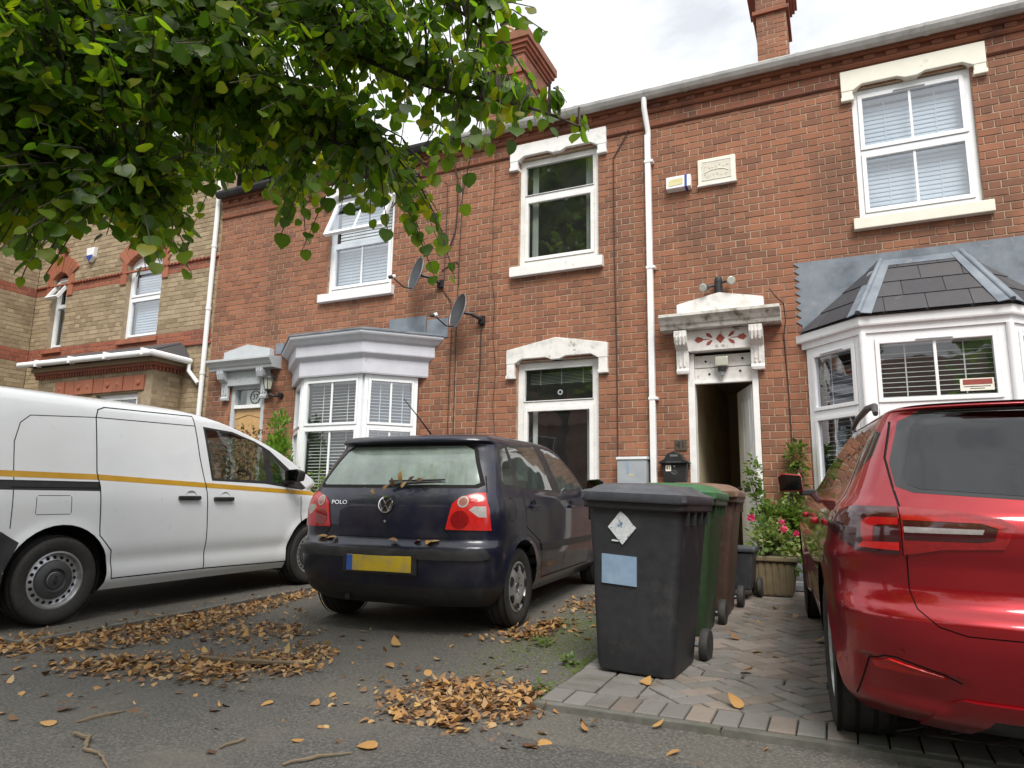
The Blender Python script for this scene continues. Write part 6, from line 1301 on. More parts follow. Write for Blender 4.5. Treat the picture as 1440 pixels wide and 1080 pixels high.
# ---------------- wheelie bins ----------------
def rrect(a, b, r, z, n=5, cx=0):
    p = []
    for sx, sy, t0 in ((1,1,0),(-1,1,90),(-1,-1,180),(1,-1,270)):
        for k in range(n+1):
            t = math.radians(t0+90*k/n); p.append((cx+sx*(a-r)+r*math.cos(t), sy*(b-r)+r*math.sin(t), z))
    return p
def wheelie_bin(label, X, Y, rz, body, lid, stickers=False):
    """local +x is the back of the bin, where the wheels and the lid hinge are"""
    t = thing('wheelie_bin', label, 'wheelie bin', (X, Y, gz(X, Y)+.032), 'wheelie bins lined up on the paving', rot=(math.atan(SLOPE), 0, rz), scale=.95)
    lv = [(.235,.215,.05,.0,-.01),(.245,.225,.06,.02,-.01),(.262,.238,.05,.25,-.005),(.290,.255,.045,.60,.0),(.315,.272,.04,.86,.0),(.318,.275,.04,.90,0)]
    m = MB(); n = 24
    for a, b, r, z, c in lv: m.v += rrect(a, b, r, z, 5, c)
    for i in range(len(lv)-1):
        for k in range(n): m.f.append((i*n+k, i*n+(k+1) % n, (i+1)*n+(k+1) % n, (i+1)*n+k))
    m.f.append(tuple(range(n-1,-1,-1))); bo = m.build('bin_body', body, t, smooth=True)
    m = MB(); lv = [(.318,.275,.04,.895),(.345,.298,.045,.895),(.350,.302,.045,.905),(.350,.302,.045,.945),(.335,.29,.045,.95)]
    for a, b, r, z in lv: m.v += rrect(a, b, r, z)
    for i in range(len(lv)-1):
        for k in range(n): m.f.append((i*n+k, i*n+(k+1) % n, (i+1)*n+(k+1) % n, (i+1)*n+k))
    m.build('bin_rim', body, t)
    m = MB(); lv = [(.362,.308,.05,.935,-.01),(.368,.314,.05,.945,-.01),(.366,.312,.05,.985,-.01),(.352,.298,.06,.997,-.01),(.325,.272,.07,1.003,-.012),(.300,.250,.09,1.022,-.015),(.262,.215,.10,1.038,-.02),(.15,.11,.08,1.046,-.03)]
    for a, b, r, z, c in lv: m.v += rrect(a, b, r, z, 5, c)
    for i in range(len(lv)-1):
        for k in range(n): m.f.append((i*n+k, i*n+(k+1) % n, (i+1)*n+(k+1) % n, (i+1)*n+k))
    m.f.append(tuple((len(lv)-1)*n+k for k in range(n))); m.f.append(tuple(range(n-1,-1,-1))); lo = m.build('bin_lid', lid, t, smooth=True)
    for y in (-.15,-.07,.07,.15): MB().box(.300, .385, y-.018, y+.018, .955, 1.045).build('lid_hinge', body, lo, bevel=.008)
    MB().tube([(.405,-.24,.965),(.405,.24,.965)], .016, 10).build('handle_bar', body, t); 
    for y in (-.22,.22): MB().box(.33, .415, y-.02, y+.02, .93, .985).build('handle_bracket', body, t, bevel=.006)
    for x in (-.24,-.08,.08,.22):
        for s in (-1,1): MB().prism([(x-.006,.895),(x+.006,.895),(x+.004,.82),(x-.002,.82)], min(s*.268,s*.298), max(s*.268,s*.298)).build('rim_rib', body, t)
    for s in (-1,1):
        pl = [(.30,.895),(.335,.895),(.325,.74),(.30,.72)]; MB().prism(pl, min(s*.10,s*.135), max(s*.10,s*.135)).build('rear_rib', body, t); MB().prism(pl, min(s*.20,s*.235), max(s*.20,s*.235)).build('rear_rib', body, t)
    MB().tube([(.285,-.275,.098),(.285,.275,.098)], .012, 8).build('axle', 'galv', t)
    MB().box(.20, .30, -.17, .17, .06, .14).build('axle_housing', body, t, bevel=.01)
    for s in (-1,1):
        w = MB().lathe([(.045,-.025*s),(.075,-.028*s),(.094,-.024*s),(.099,-.012*s),(.099,.012*s),(.094,.024*s),(.075,.028*s),(.045,.025*s),(.04,.015*s),(0,.018*s)], 28, 'y', (.300,s*.272,.099)).build('wheel', 'rubber', t, smooth=True)
        MB().lathe([(.045,.0255*s),(.03,.030*s),(0,.032*s)], 16, 'y', (.300,s*.272,.099)).build('hub_cap', 'black_plastic', w)
    if stickers:
        xf_ = lambda z: -(.267+(z-.25)*.079)-.003
        def patch(pl, name, mat, e=0): m = MB(); nq = len(pl); m.add([(xf_(z)-.0035, -u, z) for u, z in pl]+[(xf_(z)+.01, -u, z) for u, z in pl], [tuple(range(nq))]+[(i,i+nq,(i+1) % nq+nq,(i+1) % nq) for i in range(nq)]); return m.build(name, mat, t)
        patch([(-.148,.79),(-.062,.695),(.018,.792),(-.005,.812),(-.03,.845),(-.055,.868),(-.075,.880),(-.10,.848)], 'diamond_sticker', 'sticker'); patch([(-.125,.712),(-.085,.710),(-.085,.718),(-.125,.720)], 'sticker_scrap', 'sticker')
        patch([(-.185,.475),(.020,.470),(.020,.632),(-.185,.637)], 'address_label', 'label_blue')
    return t
wheelie_bin('black wheelie bin with a grey lid, diamond sticker and blue label', -1.03, 4.02, math.radians(87), 'bin_black', 'bin_lid', True)
wheelie_bin('green wheelie bin between the black and the brown bin', -1.075, 5.10, math.radians(91), 'bin_green', 'bin_green_lid')
wheelie_bin('brown wheelie bin with a faded lid behind the green bin', -1.04, 5.86, math.radians(92), 'bin_brown', 'bin_brown_lid')
bx_ = thing('lidded_box', 'low dark wheeled box with a blue grey lid beside the planter', 'storage box', (-.86, 6.62, gz(-.8,6.6)+.03))
MB().prism([(-.15,.08),(.12,.08),(.15,.40),(-.17,.40)], -.16, .16).build('box_body', 'bin_black', bx_, bevel=.02); MB().box(-.185, .165, -.18, .18, .40, .445).build('box_lid', 'bin_lid', bx_, bevel=.015)
for s in (-1,1): MB().lathe([(0,-.022),(.075,-.022),(.09,-.012),(.09,.012),(.075,.022),(0,.022)], 20, 'x', (s*.165,.10,.09)).build('wheel', 'rubber', bx_, smooth=True)
# ---------------- planter, crate ----------------
pl_ = thing('planter', 'ribbed stone coloured square planter under pink flowers', 'planter', (-.60, 6.95, gz(-.5,6.9)+.032))
def frust(a0, a1, z0, z1): 
    m = MB(); m.add([(-a0,-a0,z0),(a0,-a0,z0),(a0,a0,z0),(-a0,a0,z0),(-a1,-a1,z1),(a1,-a1,z1),(a1,a1,z1),(-a1,a1,z1)], [(0,3,2,1),(4,5,6,7),(0,1,5,4),(1,2,6,5),(2,3,7,6),(3,0,4,7)]); return m
frust(.165,.20,0,.30).build('planter_body', 'planter', pl_, bevel=.01); MB().box(-.225,.225,-.225,.225,.30,.345).build('planter_rim', 'planter', pl_, bevel=.012)
for f in range(4):
    M = Matrix.Rotation(math.pi/2*f, 4, 'Z')
    for k in range(6): x = -.14+k*.056; MB(M).add([(x-.014,-.172,.02),(x+.014,-.172,.02),(x+.017,-.207,.295),(x-.017,-.207,.295),(x-.014,-.15,.02),(x+.014,-.15,.02),(x+.017,-.18,.295),(x-.017,-.18,.295)], [(0,1,2,3),(0,3,7,4),(1,5,6,2),(3,2,6,7),(0,4,5,1)]).build('planter_rib', 'planter', pl_)
MB().box(-.19,.19,-.19,.19,.30,.352).build('potting_soil', 'joint_sand', pl_)
cr_ = thing('plastic_crate', 'grey slatted plastic crate behind the planter', 'crate', (-.22, 7.35, gz(0,7.3)+.032))
for z in (0,.09,.18):
    MB().box(-.25,.25,-.16,-.145,z,z+.05).build('crate_slat', 'crate', cr_, bevel=.004); MB().box(-.25,.25,.145,.16,z,z+.05).build('crate_slat', 'crate', cr_, bevel=.004); MB().box(-.265,-.25,-.16,.16,z,z+.05).build('crate_slat', 'crate', cr_, bevel=.004); MB().box(.25,.265,-.16,.16,z,z+.05).build('crate_slat', 'crate', cr_, bevel=.004)
for x in (-.257,.257):
    for y in (-.152,.152): MB().box(x-.012,x+.012,y-.012,y+.012,0,.24).build('crate_post', 'crate', cr_)
MB().box(-.25,.25,-.145,.145,.0,.012).build('crate_base', 'crate', cr_)
# ---------------- foliage ----------------
random.seed(11)
def leaf_geo(kind):
    """flat leaf in XY with its stalk end at the origin, tip towards +y, unit length, folded along the midrib"""
    if kind == 'lime': half = [(0,0),(.20,-.09),(.42,-.04),(.56,.18),(.56,.42),(.42,.68),(.17,.88),(0,1.02)]
    elif kind == 'small': half = [(0,0),(.26,.25),(.28,.55),(.12,.85),(0,1)]
    else: half = [(0,0),(.20,.10),(.30,.35),(.26,.62),(.12,.88),(0,1)]
    n = len(half); v = []; f = []
    fold = {'lime':.16,'small':.12}.get(kind,.22); curl = {'lime':.22,'small':.1}.get(kind,.55)
    mid = [(0, y, -curl*y*y) for x, y in half]
    for s in (1,-1):
        b = len(v); v += mid; v += [(s*x, y, fold*x-curl*y*y-(.5*x*x if kind == 'dead' else .25*x*x)) for x, y in half]
        for k in range(n-1):
            q = [b+k, b+n+k, b+n+k+1, b+k+1]; q = [i for j, i in enumerate(q) if not (j in (1,) and half[k][0] == 0) and not (j == 2 and half[k+1][0] == 0)]
            if len(q) > 2: f.append(tuple(q if s > 0 else q[::-1]))
    # weld midrib
    m = {}; nv = []; mp_ = []
    for p in v:
        k = tuple(round(c, 4) for c in p)
        if k not in m: m[k] = len(nv); nv.append(p)
        mp_.append(m[k])
    return nv, [tuple(mp_[i] for i in q) for q in f]
LG = {k: leaf_geo(k) for k in ('lime','small','dead')}
def leaf_matrix(p, d, up, size):
    d = Vector(d).normalized(); u = Vector(up); x = d.cross(u)
    if x.length < 1e-3: x = d.cross(Vector((1,0,0)))
    x.normalize(); z = x.cross(d); M = Matrix((x, d, z)).transposed().to_4x4(); return Matrix.Translation(p) @ M @ Matrix.Scale(size, 4)
def rv(s=1): return Vector((random.uniform(-s,s), random.uniform(-s,s), random.uniform(-s,s)))
class Leaves:
    def __init__(s, kind): s.kind = kind; s.M = []
    def add(s, M): s.M.append(M)
    def build(s, name, mat, parent=None, nind=0, stuff=True):
        v, f = LG[s.kind]; M = s.M
        if nind:
            def sc(m): q = project(m.translation); return -1 if q is None or not (0 < q[0] < 1440 and 0 < q[1] < 1080) else m.to_scale().x/q[2]
            M = sorted(M, key=lambda m: -sc(m)); me = bpy.data.meshes.new('leaf'); me.from_pydata(v, [], f); me.shade_smooth(); me.materials.append(MATS[mat])
            for m in M[:nind]: o = bpy.data.objects.new('leaf', me); link(o, parent); o.matrix_basis = m
            M = M[nind:]
        V = []; Fc = []
        for m in M:
            b = len(V); V += [tuple(m @ Vector(p)) for p in v]; Fc += [tuple(i+b for i in q) for q in f]
        me = bpy.data.meshes.new(name); me.from_pydata(V, [], Fc); me.shade_smooth(); me.materials.append(MATS[mat]); o = link(bpy.data.objects.new(name, me), parent)
        if stuff: o['kind'] = 'stuff'
        return o
def shrub(name, label, cat, base, blobs, n, size, mat, kind='small', stems=6, upright=0, group=None, petals=None, npet=0):
    t = thing(name, label, cat, base, group, world_=True); L_ = Leaves(kind); b = Vector(base); tot = sum(r[0]*r[1]*r[2] for c, r in blobs)
    for c, r in blobs:
        k = int(n*r[0]*r[1]*r[2]/tot); c = Vector(c)
        for _ in range(k):
            d = rv().normalized(); p = c+Vector((d.x*r[0], d.y*r[1], d.z*r[2]))*(random.random()**.45)*random.uniform(.8,1.12)
            dr = (d+rv(.7)+Vector((0,0,upright))).normalized(); L_.add(leaf_matrix(p, dr, Vector((0,0,1))+rv(.5), size*random.uniform(.6,1.3)))
    st = MB()
    for c, r in blobs:
        for _ in range(max(1, stems//len(blobs))):
            e = Vector(c)+Vector((random.uniform(-.6,.6)*r[0], random.uniform(-.6,.6)*r[1], random.uniform(-.2,.7)*r[2])); m = (b+e)/2+rv(.04); MB().tube([b+Vector((random.uniform(-.04,.04),random.uniform(-.04,.04),0)), m, e], [.010,.007,.003], 5).build('stem', 'bark', t)
    L_.build('foliage', mat, t)
    if petals:
        for _ in range(npet):
            c, r = random.choice(petals); p = Vector(c); fl = Leaves('small')
            for k in range(26): d = rv().normalized(); fl.add(leaf_matrix(p+d*r*.25, d+Vector((0,0,.3)), rv(), r*.75))
            fl.build('flower_head', 'petal', t); petals.remove((c, r))
    return t
# flowers in the planter, climber, shrubs at number 37
z0 = gz(-.5,6.8)+.38
shrub('flowering_plant', 'variegated plant with pink geranium heads growing in the ribbed planter', 'plant', (-.60,6.95,z0), [((-.68,6.89,z0+.12),(.16,.16,.14)),((-.50,6.91,z0+.10),(.16,.16,.13)),((-.41,6.85,z0-.02),(.12,.12,.12)),((-.60,7.02,z0+.20),(.18,.16,.13))], 620, .060, 'variegated_leaf', stems=12, petals=[((-.76,6.83,z0+.33),.045),((-.48,6.79,z0+.24),.042),((-.37,6.79,z0+.20),.038),((-.51,6.97,z0+.30),.038)], npet=4)
shrub('climbing_plant', 'light green climbing plant with two shoots on the brick by the bay', 'plant', (-.62,8.22,gz(0,8.2)+.04), [((-.88,8.33,1.42),(.10,.08,.24)),((-.84,8.33,1.10),(.10,.08,.20)),((-.42,8.36,1.62),(.12,.08,.24)),((-.46,8.33,1.30),(.13,.09,.22)),((-.62,8.2,.95),(.30,.14,.22)),((-.38,8.15,.85),(.26,.15,.25)),((-.55,8.15,.60),(.26,.14,.2))], 3400, .055, 'shrub_leaf', stems=16)
shrub('conifer_shrub', 'bright green pointed conifer in front of the grey bay', 'conifer', (-7.18,7.55,gz(-7.2,7.6)), [((-7.18,7.55,.7+.34*k),(.44-.078*k,.44-.078*k,.32)) for k in range(5)]+[((-7.18,7.55,2.24),(.055,.055,.16))], 5200, .065, 'conifer_leaf', stems=6, upright=1.6)
shrub('pink_shrub', 'shrub with reddish pink leaves in front of the oak door', 'shrub', (-7.95,7.5,gz(-8,7.5)), [((-8.1,7.5,1.72),(.34,.3,.42)),((-7.72,7.5,1.78),(.32,.3,.38)),((-7.9,7.5,1.1),(.45,.3,.5))], 1500, .055, 'pink_shrub_leaf', stems=9)
shrub('low_shrub', 'low light green shrub under the grey bay window', 'shrub', (-6.45,7.45,gz(-6.4,7.5)), [((-6.62,7.45,1.15),(.24,.2,.25)),((-6.30,7.45,1.22),(.22,.2,.26)),((-6.45,7.45,.8),(.4,.25,.35))], 800, .055, 'shrub_leaf', stems=7)
for i, (x, y, lab) in enumerate(((-1.78,4.33,'weed tuft at the joint of tarmac and paving near the car'),(-1.42,3.42,'green weed growing through the leaf heap at the paving corner'),(-1.47,3.95,'small weed along the paving edge'))):
    shrub('weed', lab, 'weed', (x,y,gz(x,y)), [((x,y,gz(x,y)+.025),(.05,.06,.025))], 60, .026, 'shrub_leaf', stems=2, group='weeds at the paving edge')

# ---------------- lime tree leaning over from the pavement ----------------
TX, TY = -4.9, -.6
tree = thing('lime_tree', 'lime tree with low hanging leafy boughs over the driveway', 'tree', (TX, TY, 0), world_=True)
MB().tube([(TX,TY,-.05),(TX+.02,TY,.4),(TX+.06,TY+.05,1.6),(TX+.1,TY+.1,3.0),(TX+.05,TY+.15,4.6),(TX+.2,TY+.2,6.5)], [.36,.27,.22,.20,.16,.09], 14).build('trunk', 'bark', tree, smooth=True)
LOW = [(-160,380),(0,378),(60,388),(100,345),(130,315),(165,335),(200,372),(225,376),(265,372),(285,312),(320,262),(360,270),(395,325),(430,345),(450,300),(490,285),(520,300),(560,318),(590,360),(612,392),(645,398),(650,345),(610,290),(600,235),(660,212),(700,196),(740,180),(790,178),(832,188)]
def ylow(x):
    for (a, b), (c, d) in zip(LOW[:-1], LOW[1:]):
        if a <= x <= c: return b+(d-b)*(x-a)/(c-a)
    return 0
def xmax(y): return 720 if y < 20 else (665 if y < 115 else (740 if y < 150 else 800))
limbs = []
def limb(pts, r0, r1):
    pts = [Vector(p) for p in pts]; out_ = []
    for i in range(len(pts)-1):
        for k in range(6):
            t = k/6; a = pts[max(i-1,0)]; b = pts[i]; c = pts[i+1]; d = pts[min(i+2,len(pts)-1)]
            out_.append(.5*((2*b)+(c-a)*t+(2*a-5*b+4*c-d)*t*t+(3*b-a-3*c+d)*t**3))
    out_.append(pts[-1]); n = len(out_); MB().tube(out_, [r0+(r1-r0)*i/(n-1) for i in range(n)], 8).build('branch', 'bark', tree, smooth=True); limbs.extend(out_[6:])
def at(x, y, dist): return CAM+unray(x, y)*dist
limb([(TX+.08,TY+.08,2.6),at(-60,130,4.0),at(120,120,3.7),at(330,160,3.4),at(520,215,3.1)], .030, .006)
limb([(TX+.08,TY+.1,3.0),at(-80,20,4.4),at(160,10,4.1),at(400,40,3.6),at(600,120,3.1),at(740,150,2.9),at(815,178,2.85)], .022, .004)
limb([(TX+.1,TY+.12,3.4),at(0,-120,4.8),at(300,-100,4.3),at(560,-30,3.6),at(680,40,3.3)], .028, .005)
limb([(TX+.05,TY+.05,2.4),at(-90,230,3.6),at(60,260,3.3),at(180,300,3.1)], .035, .006)
limb([(TX+.1,TY+.1,2.8),at(-40,180,5.2),at(200,220,4.9),at(400,240,4.5),at(560,270,4.1)], .035, .006)
limb([(TX+.1,TY+.1,3.6),at(-200,-250,4.8),at(50,-330,4.6),at(350,-300,4.2)], .07, .01)
LV = Leaves('lime'); twigs = MB(); tn = 0
def add_twig(tip, length=None, nl=None, size=None, far=False):
    """a hanging shoot: starts from the nearest limb, droops to the tip, leaves set alternately along its end"""
    near = min(limbs, key=lambda q: (q-tip).length); d = (tip-near); L_ = d.length
    s = tip-d.normalized()*min(L_, length or random.uniform(.30,.55)); s = s+Vector((0,0,.10))+rv(.05); mid = (s+tip)/2+Vector((0,0,.05))
    if far and L_ > 1.0: twigs.tube([s, mid, tip], [.004,.003,.0018], 4, cap=False)
    else: twigs.tube([near, near+(s-near)*.5+Vector((0,0,.06)), s, mid, tip], [.006,.005,.004,.003,.0018], 4, cap=False)
    nl = nl or random.randint(8,12)
    for k in range(nl):
        t = (k+.6)/nl; p = s+(mid-s)*(t*2) if t < .5 else mid+(tip-mid)*((t-.5)*2)
        sd = 1 if k % 2 else -1; ax = (tip-s).normalized(); lat = ax.cross(Vector((0,0,1))); lat = lat.normalized() if lat.length > .01 else Vector((1,0,0))
        dr = ax*.45+lat*sd*random.uniform(.4,.9)+Vector((0,0,-random.uniform(.25,1.0)))+rv(.25); up = Vector((0,0,1))+rv(.75)
        sz = (size or random.uniform(.030,.060)); LV.add(leaf_matrix(p+dr.normalized()*.025, dr, up, sz))
n_ok = 0; tries = 0
while n_ok < 1850 and tries < 20000:
    tries += 1; x = random.uniform(-170, 800); y = random.uniform(-150, 395)
    if y > ylow(x)-12 or x > xmax(y): continue
    dens = 1.0 if x < 330 else max(.38, 1-(x-300)/330*.7)
    if y < 0: dens *= .6
    if random.random() > dens: continue
    # open sky showing between the boughs on the right
    if x > 440 and math.sin(x*.031+y*.017)*math.sin(y*.043-x*.012) > .50: continue
    add_twig(at(x, y, random.uniform(2.7, 4.9) if x < 420 else random.uniform(2.75, 4.0))); n_ok += 1
for x, y, d in ((815,186,2.85),(770,178,2.85),(740,165,2.9),(790,150,2.9),(720,195,2.8),(690,200,2.8),(612,392,2.9),(640,392,2.85),(600,350,2.95),(625,330,2.9),(590,300,3.0),(545,325,3.0),(750,10,3.2),(768,45,3.2),(700,110,3.1),(425,352,3.0),(395,330,3.0),(270,385,2.9),(265,355,2.9),(205,380,2.9),(225,370,2.9),(150,330,3.0),(65,385,3.0),(30,392,3.0),(660,205,2.8),(700,170,2.8),(520,310,3.1),(480,290,3.1)):
    add_twig(at(x, y, d), .34, 8)
# rest of the crown above and behind the camera's view
for _ in range(330):
    a = random.uniform(0, 2*math.pi); r = 3.2*math.sqrt(random.random()); p = Vector((TX+.4+r*math.cos(a), TY+r*math.sin(a)*.9, random.uniform(4.2,8.2)))
    q = project(p)
    if q and -100 < q[0] < 1500 and -50 < q[1] < 1100 and q[0] > 380: continue
    add_twig(p, .5, 8, random.uniform(.09,.14), True)
tw = twigs.build('twigs', 'bark', tree); tw['kind'] = 'stuff'
LV.build('crown', 'lime_leaf', tree, 300)

# ---------------- fallen leaves ----------------
random.seed(23)
def in_poly(x, y, pl):
    c = False
    for i in range(len(pl)):
        (x0, y0), (x1, y1) = pl[i], pl[i-1]
        if (y0 > y) != (y1 > y) and x < (x1-x0)*(y-y0)/(y1-y0)+x0: c = not c
    return c
def dead_m(x, y, z, lay=.35, s=None):
    d = Vector((random.uniform(-1,1), random.uniform(-1,1), random.uniform(-lay,lay))); up = Vector((0,0,random.choice((1,1,-1))))+rv(lay)
    s = s or (random.uniform(.010,.028) if random.random() < .35 else random.uniform(.028,.056)); return leaf_matrix(Vector((x, y, gz(x,y)+z)), d, up, s) @ Matrix.Diagonal((random.uniform(.75,1.5),1,random.uniform(.2,1.3),1))
def litter(label, pl, n, depth):
    L_ = Leaves('dead'); xs = [p[0] for p in pl]; ys = [p[1] for p in pl]; k = 0; cx = sum(xs)/len(xs); cy = sum(ys)/len(ys)
    while k < n:
        x = random.uniform(min(xs),max(xs)); y = random.uniform(min(ys),max(ys))
        if not in_poly(x, y, pl): continue
        if math.sin(x*9+y*4)*math.sin(y*11-x*3) > .45 and random.random() < .75: continue
        x += random.gauss(0,.05); y += random.gauss(0,.06)
        if x > DX0-.04 and y > DY0-.06 and x < -.9: continue
        L_.add(dead_m(x, y, .010+random.random()**1.5*depth*.8, .24)); k += 1
    for _ in range(n//6):
        x = random.gauss(cx, (max(xs)-min(xs))*.42); y = random.gauss(cy, (max(ys)-min(ys))*.42)
        if x > DX0-.03 and y > DY0-.05: continue
        L_.add(dead_m(x, y, .012, .35))
    return tag(L_.build('leaf_litter', 'dead_leaf'), label, 'leaves', kind='stuff')
litter('long drift of brown and yellow leaves along the edging beside the van', [(-5.05,3.0),(-4.85,3.3),(-4.68,4.2),(-4.72,5.5),(-4.55,5.5),(-4.37,4.81),(-4.23,4.12),(-4.09,3.45),(-4.32,3.02),(-4.61,2.69),(-5.0,2.75)], 2100, .026)
litter('band of fallen leaves across the tarmac behind the dark hatchback', [(-4.17,2.71),(-3.84,3.04),(-3.34,3.28),(-3.2,3.74),(-2.85,3.6),(-2.68,3.23),(-2.93,2.89),(-3.43,2.73),(-3.97,2.59)], 1150, .022)
litter('thin patch of leaves by the left rear wheel of the dark hatchback', [(-4.2,3.9),(-3.83,4.22),(-3.38,4.02),(-3.41,3.65),(-3.83,3.57)], 300, .018)
litter('compact heap of orange brown leaves at the paving corner', [(-2.05,2.97),(-2.0,3.28),(-1.75,3.42),(-1.5,3.45),(-1.36,3.25),(-1.35,3.0),(-1.5,2.75),(-1.85,2.8)], 950, .034)
litter('leaves gathered against the right rear tyre of the dark hatchback', [(-2.28,4.40),(-2.10,4.45),(-2.04,5.0),(-1.86,5.0),(-1.88,4.64),(-2.0,4.36)], 330, .035)
litter('leaves lying along the dark hatchback beside the bins', [(-2.15,5.5),(-2.1,7.16),(-1.6,6.8),(-1.62,5.5)], 600, .02)
litter('leaves caught round the bin wheels and planter', [(-.70,5.3),(-.55,5.5),(-.45,6.3),(-.68,6.45),(-.74,5.7)], 60, .02)
me_d = bpy.data.meshes.new('fallen_leaf'); me_d.from_pydata(LG['dead'][0], [], LG['dead'][1]); me_d.shade_smooth(); me_d.materials.append(MATS['dead_leaf'])
def one_leaf(x, y, label, grp, s, z=.014, M=None):
    o = bpy.data.objects.new('fallen_leaf', me_d); COL.objects.link(o); o.matrix_world = M or dead_m(x, y, z, .25, s); return tag(o, label, 'leaf', grp)
for x, y in ((-2.48,2.7),(-1.79,2.89),(-2.35,4.35),(-2.29,4.08),(-2.18,4.26),(-2.27,2.12),(-1.7,2.44),(-3.12,2.09),(-4.24,2.59),(-2.28,2.74),(-2.99,2.36),(-3.48,2.50),(-2.45,2.33),(-2.9,3.95),(-3.1,4.0),(-2.6,3.9),(-2.75,4.15),(-2.2,3.7),(-1.95,3.9),(-2.62,2.5),(-3.3,2.2),(-2.05,2.35),(-3.7,2.3),(-1.6,4.6),(-2.4,3.5)): one_leaf(x, y, 'single fallen leaf lying on open tarmac', 'single leaves on the tarmac', random.uniform(.055,.085))
for x, y in ((-1.2,2.71),(-1.13,2.79),(-1.25,2.64)): one_leaf(x, y, 'one of three pale leaves together on tarmac before the paving kerb', 'three leaves before the kerb', .075)
for x, y in ((-1.03,3.06),(-.31,3.08),(-.78,3.12),(-.62,2.9)): one_leaf(x, y, 'fallen leaf on the tarmac along the paving kerb', 'leaves along the kerb', .06)
for x, y in ((-.52,4.55),(-.40,4.48),(-.09,5.4),(-.28,3.79),(-.53,4.08),(-.64,4.88),(-.45,3.45),(-.2,5.0),(-.35,5.9),(-.95,3.62)): one_leaf(x, y, 'fallen leaf lying on the block paving', 'leaves on the paving', random.uniform(.06,.085), .044)
# leaves caught on the dark hatchback: positions in the car's own frame
PM = Matrix.LocRotScale(polo.location, polo.rotation_euler, polo.scale)
for x, y, z, s in ((.10,-.575,1.06,.065),(.05,-.59,1.02,.06),(.16,-.565,1.06,.055),(-.03,-.605,1.0,.05),(.12,-.60,1.015,.05),(.22,-.555,1.065,.05),(-.12,-.61,1.0,.04)):
    p = PM @ Vector((x,y,z)); one_leaf(0, 0, 'dead leaf caught on the rear wiper of the dark hatchback', 'leaves on the rear wiper', s, M=leaf_matrix(p, Vector((random.uniform(-1,1),-.3,random.uniform(-.8,.8))), Vector((0,-1,.4)), s))
for x, y, s in ((-.50,-.60,.09),(-.44,-.61,.08),(-.40,-.62,.07),(.06,-.655,.08),(.38,-.62,.08),(.44,-.60,.10),(.30,-.64,.06),(-.55,-.58,.06)):
    p = PM @ Vector((x,y,.652)); one_leaf(0, 0, 'dead leaf resting on the rear bumper of the dark hatchback', 'leaves on the rear bumper', s, M=leaf_matrix(p, Vector((random.uniform(-1,1),random.uniform(-.5,.3),random.uniform(-.1,.4))), Vector((0,-.3,1)), s))
def twig(label, pts, r):
    rr = list(r) if isinstance(r, (list, tuple)) else [r]*len(pts); P = []; R_ = []
    for i in range(len(pts)-1):
        for k in range(5):
            u = k/5; P.append(tuple(a+(b-a)*u for a, b in zip(pts[i], pts[i+1]))); R_.append((rr[i]+(rr[i+1]-rr[i])*u)*random.uniform(.55,.95))
    P.append(pts[-1]); R_.append(rr[-1]*.5); P = [(x+random.uniform(-.005,.005), y+random.uniform(-.007,.007), z+random.uniform(-.001,.004)) for x, y, z in P]
    tag(MB().tube([(x, y, gz(x,y)+z) for x, y, z in P], R_, 6).build('fallen_twig', 'twig_wood'), label, 'twig', 'twigs on the tarmac')
twig('bent forked twig lying on the tarmac in the foreground', [(-2.92,2.03,.012),(-2.80,2.02,.02),(-2.72,1.95,.012),(-2.60,1.93,.014),(-2.45,1.86,.012)], [.010,.011,.009,.008,.005])
twig('short straight pale stick near a single yellow leaf', [(-2.26,2.18,.010),(-2.24,2.30,.012)], .007)
twig('long thin stick pointing at the leaf heap', [(-1.92,2.16,.010),(-1.85,2.26,.014),(-1.76,2.36,.010)], [.007,.009,.005])
twig('flat strip of bark on the tarmac', [(-3.06,2.14,.008),(-3.04,2.24,.010),(-3.00,2.33,.008)], [.006,.014,.004])
twig('long dark branch lying among the band of leaves', [(-3.42,3.12,.02),(-3.1,3.16,.026),(-2.80,3.26,.02)], .022)
# fine grit and crumbs of leaf on the tarmac
gr = MB()
for _ in range(2600):
    x = random.uniform(-5, .6); y = random.uniform(1.5, 4.6)
    if (x > DX0-.05 and y > DY0-.08): continue
    s = random.uniform(.002,.007)*(1 if random.random() < .9 else 1.8); z = gz(x,y); a = random.uniform(0,6.28)
    gr.add([(x+s*math.cos(a),y+s*math.sin(a),z),(x+s*math.cos(a+2.1),y+s*math.sin(a+2.1),z),(x+s*math.cos(a+4.2),y+s*math.sin(a+4.2),z),(x,y,z+s*.7)], [(0,1,3),(1,2,3),(2,0,3)])
tag(gr.build('grit', 'twig_wood'), 'loose grit and leaf crumbs scattered over the tarmac', 'grit', kind='stuff')

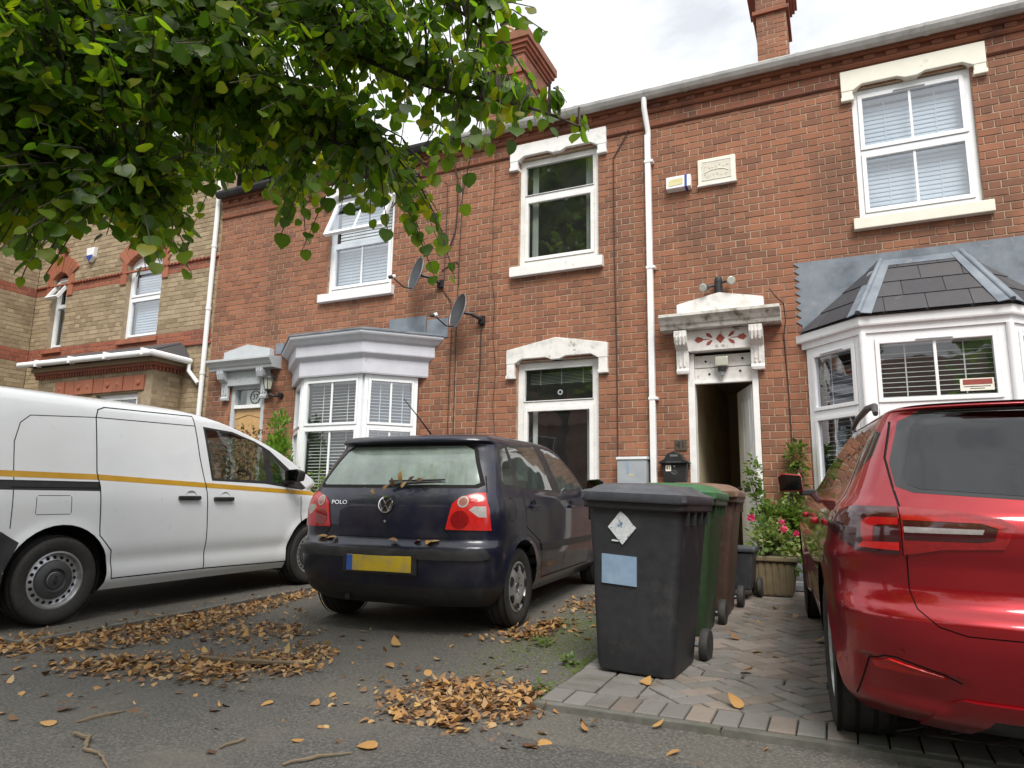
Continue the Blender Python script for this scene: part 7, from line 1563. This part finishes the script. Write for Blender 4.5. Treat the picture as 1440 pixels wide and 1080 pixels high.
ms = MB()
for _ in range(6000):
    x = random.gauss(-1.75,.24); y = random.gauss(4.75,.6)
    if not (-2.1 < x < DX0-.03 and 3.5 < y < 6.4): continue
    s = random.uniform(.004,.012); z = gz(x,y)-.001; a = random.uniform(0,6.28)
    ms.add([(x+s*math.cos(a),y+s*math.sin(a),z),(x+s*math.cos(a+2.1),y+s*math.sin(a+2.1),z),(x+s*math.cos(a+4.2),y+s*math.sin(a+4.2),z),(x,y,z+s*.5)], [(0,1,3),(1,2,3),(2,0,3)])
for _ in range(900):
    x = random.uniform(DX0-.10,DX0-.005); y = random.uniform(3.3,5.6); s = random.uniform(.006,.016); z = gz(x,y); a = random.uniform(0,6.28)
    if random.random() < .5+.5*math.sin(y*9): continue
    ms.add([(x+s*math.cos(a),y+s*math.sin(a),z),(x+s*math.cos(a+2.1),y+s*math.sin(a+2.1),z),(x+s*math.cos(a+4.2),y+s*math.sin(a+4.2),z),(x,y,z+s*.8)], [(0,1,3),(1,2,3),(2,0,3)])
tag(ms.build('moss', 'moss'), 'green moss on the tarmac beside the dark hatchback', 'moss', kind='stuff')

# ---------------- the other side of the street, seen in glass and paint ----------------
random.seed(31)
def far_tree(label, X, Y, h, w):
    t = thing('street_tree', label, 'tree', (X, Y, 0), 'trees across the street', world_=True)
    MB().tube([(X,Y,-.05),(X+.1,Y,h*.3),(X,Y+.1,h*.75)], [.25,.19,.08], 10).build('trunk', 'bark', t, smooth=True); L_ = Leaves('lime')
    for k in range(5): a = k*1.3; MB().tube([(X,Y,h*.35),(X+w*.4*math.cos(a),Y+w*.4*math.sin(a),h*.65)], [.08,.03], 6).build('branch', 'bark', t)
    for _ in range(int(130*h)):
        d = rv().normalized(); r = random.random()**.4; p = Vector((X+d.x*w*r, Y+d.y*w*r, h*.66+d.z*h*.36*r)); L_.add(leaf_matrix(p, d+rv(.8), Vector((0,0,1))+rv(.7), random.uniform(.03,.045)*h))
    L_.build('crown', 'lime_leaf', t)
far_tree('dense tree across the street opposite the plain windows', -1.5, -11, 9.5, 3.2); far_tree('spreading tree across the street opposite the grey bay', -10.2, -9.5, 16.5, 4.8); far_tree('tree across the street opposite the slate roofed bay', 6.5, -12, 8.0, 2.9); far_tree('tree far along the other side of the street', 13.5, -11, 8.5, 3.0)
oh = thing('opposite_house', 'red brick house across the street with a tiled roof', 'house', (0, -20, 0), world_=True)
MB().box(-26, 24, -28, -20, 0, 5.6).build('wall', 'brick', oh); MB().prismx([(-19.7,5.6),(-28.3,5.6),(-24,8.8)], -26.3, 24.3).build('roof', 'roof_tile', oh)
for k in range(12):
    for z in (1.0,3.6): w = MB().box(-24+k*4, -22.6+k*4, -19.99, -19.93, z, z+1.5).build('window', 'upvc', oh); MB().box(-23.93+k*4, -22.67+k*4, -19.925, -19.915, z+.07, z+1.43).build('pane', 'void', w)
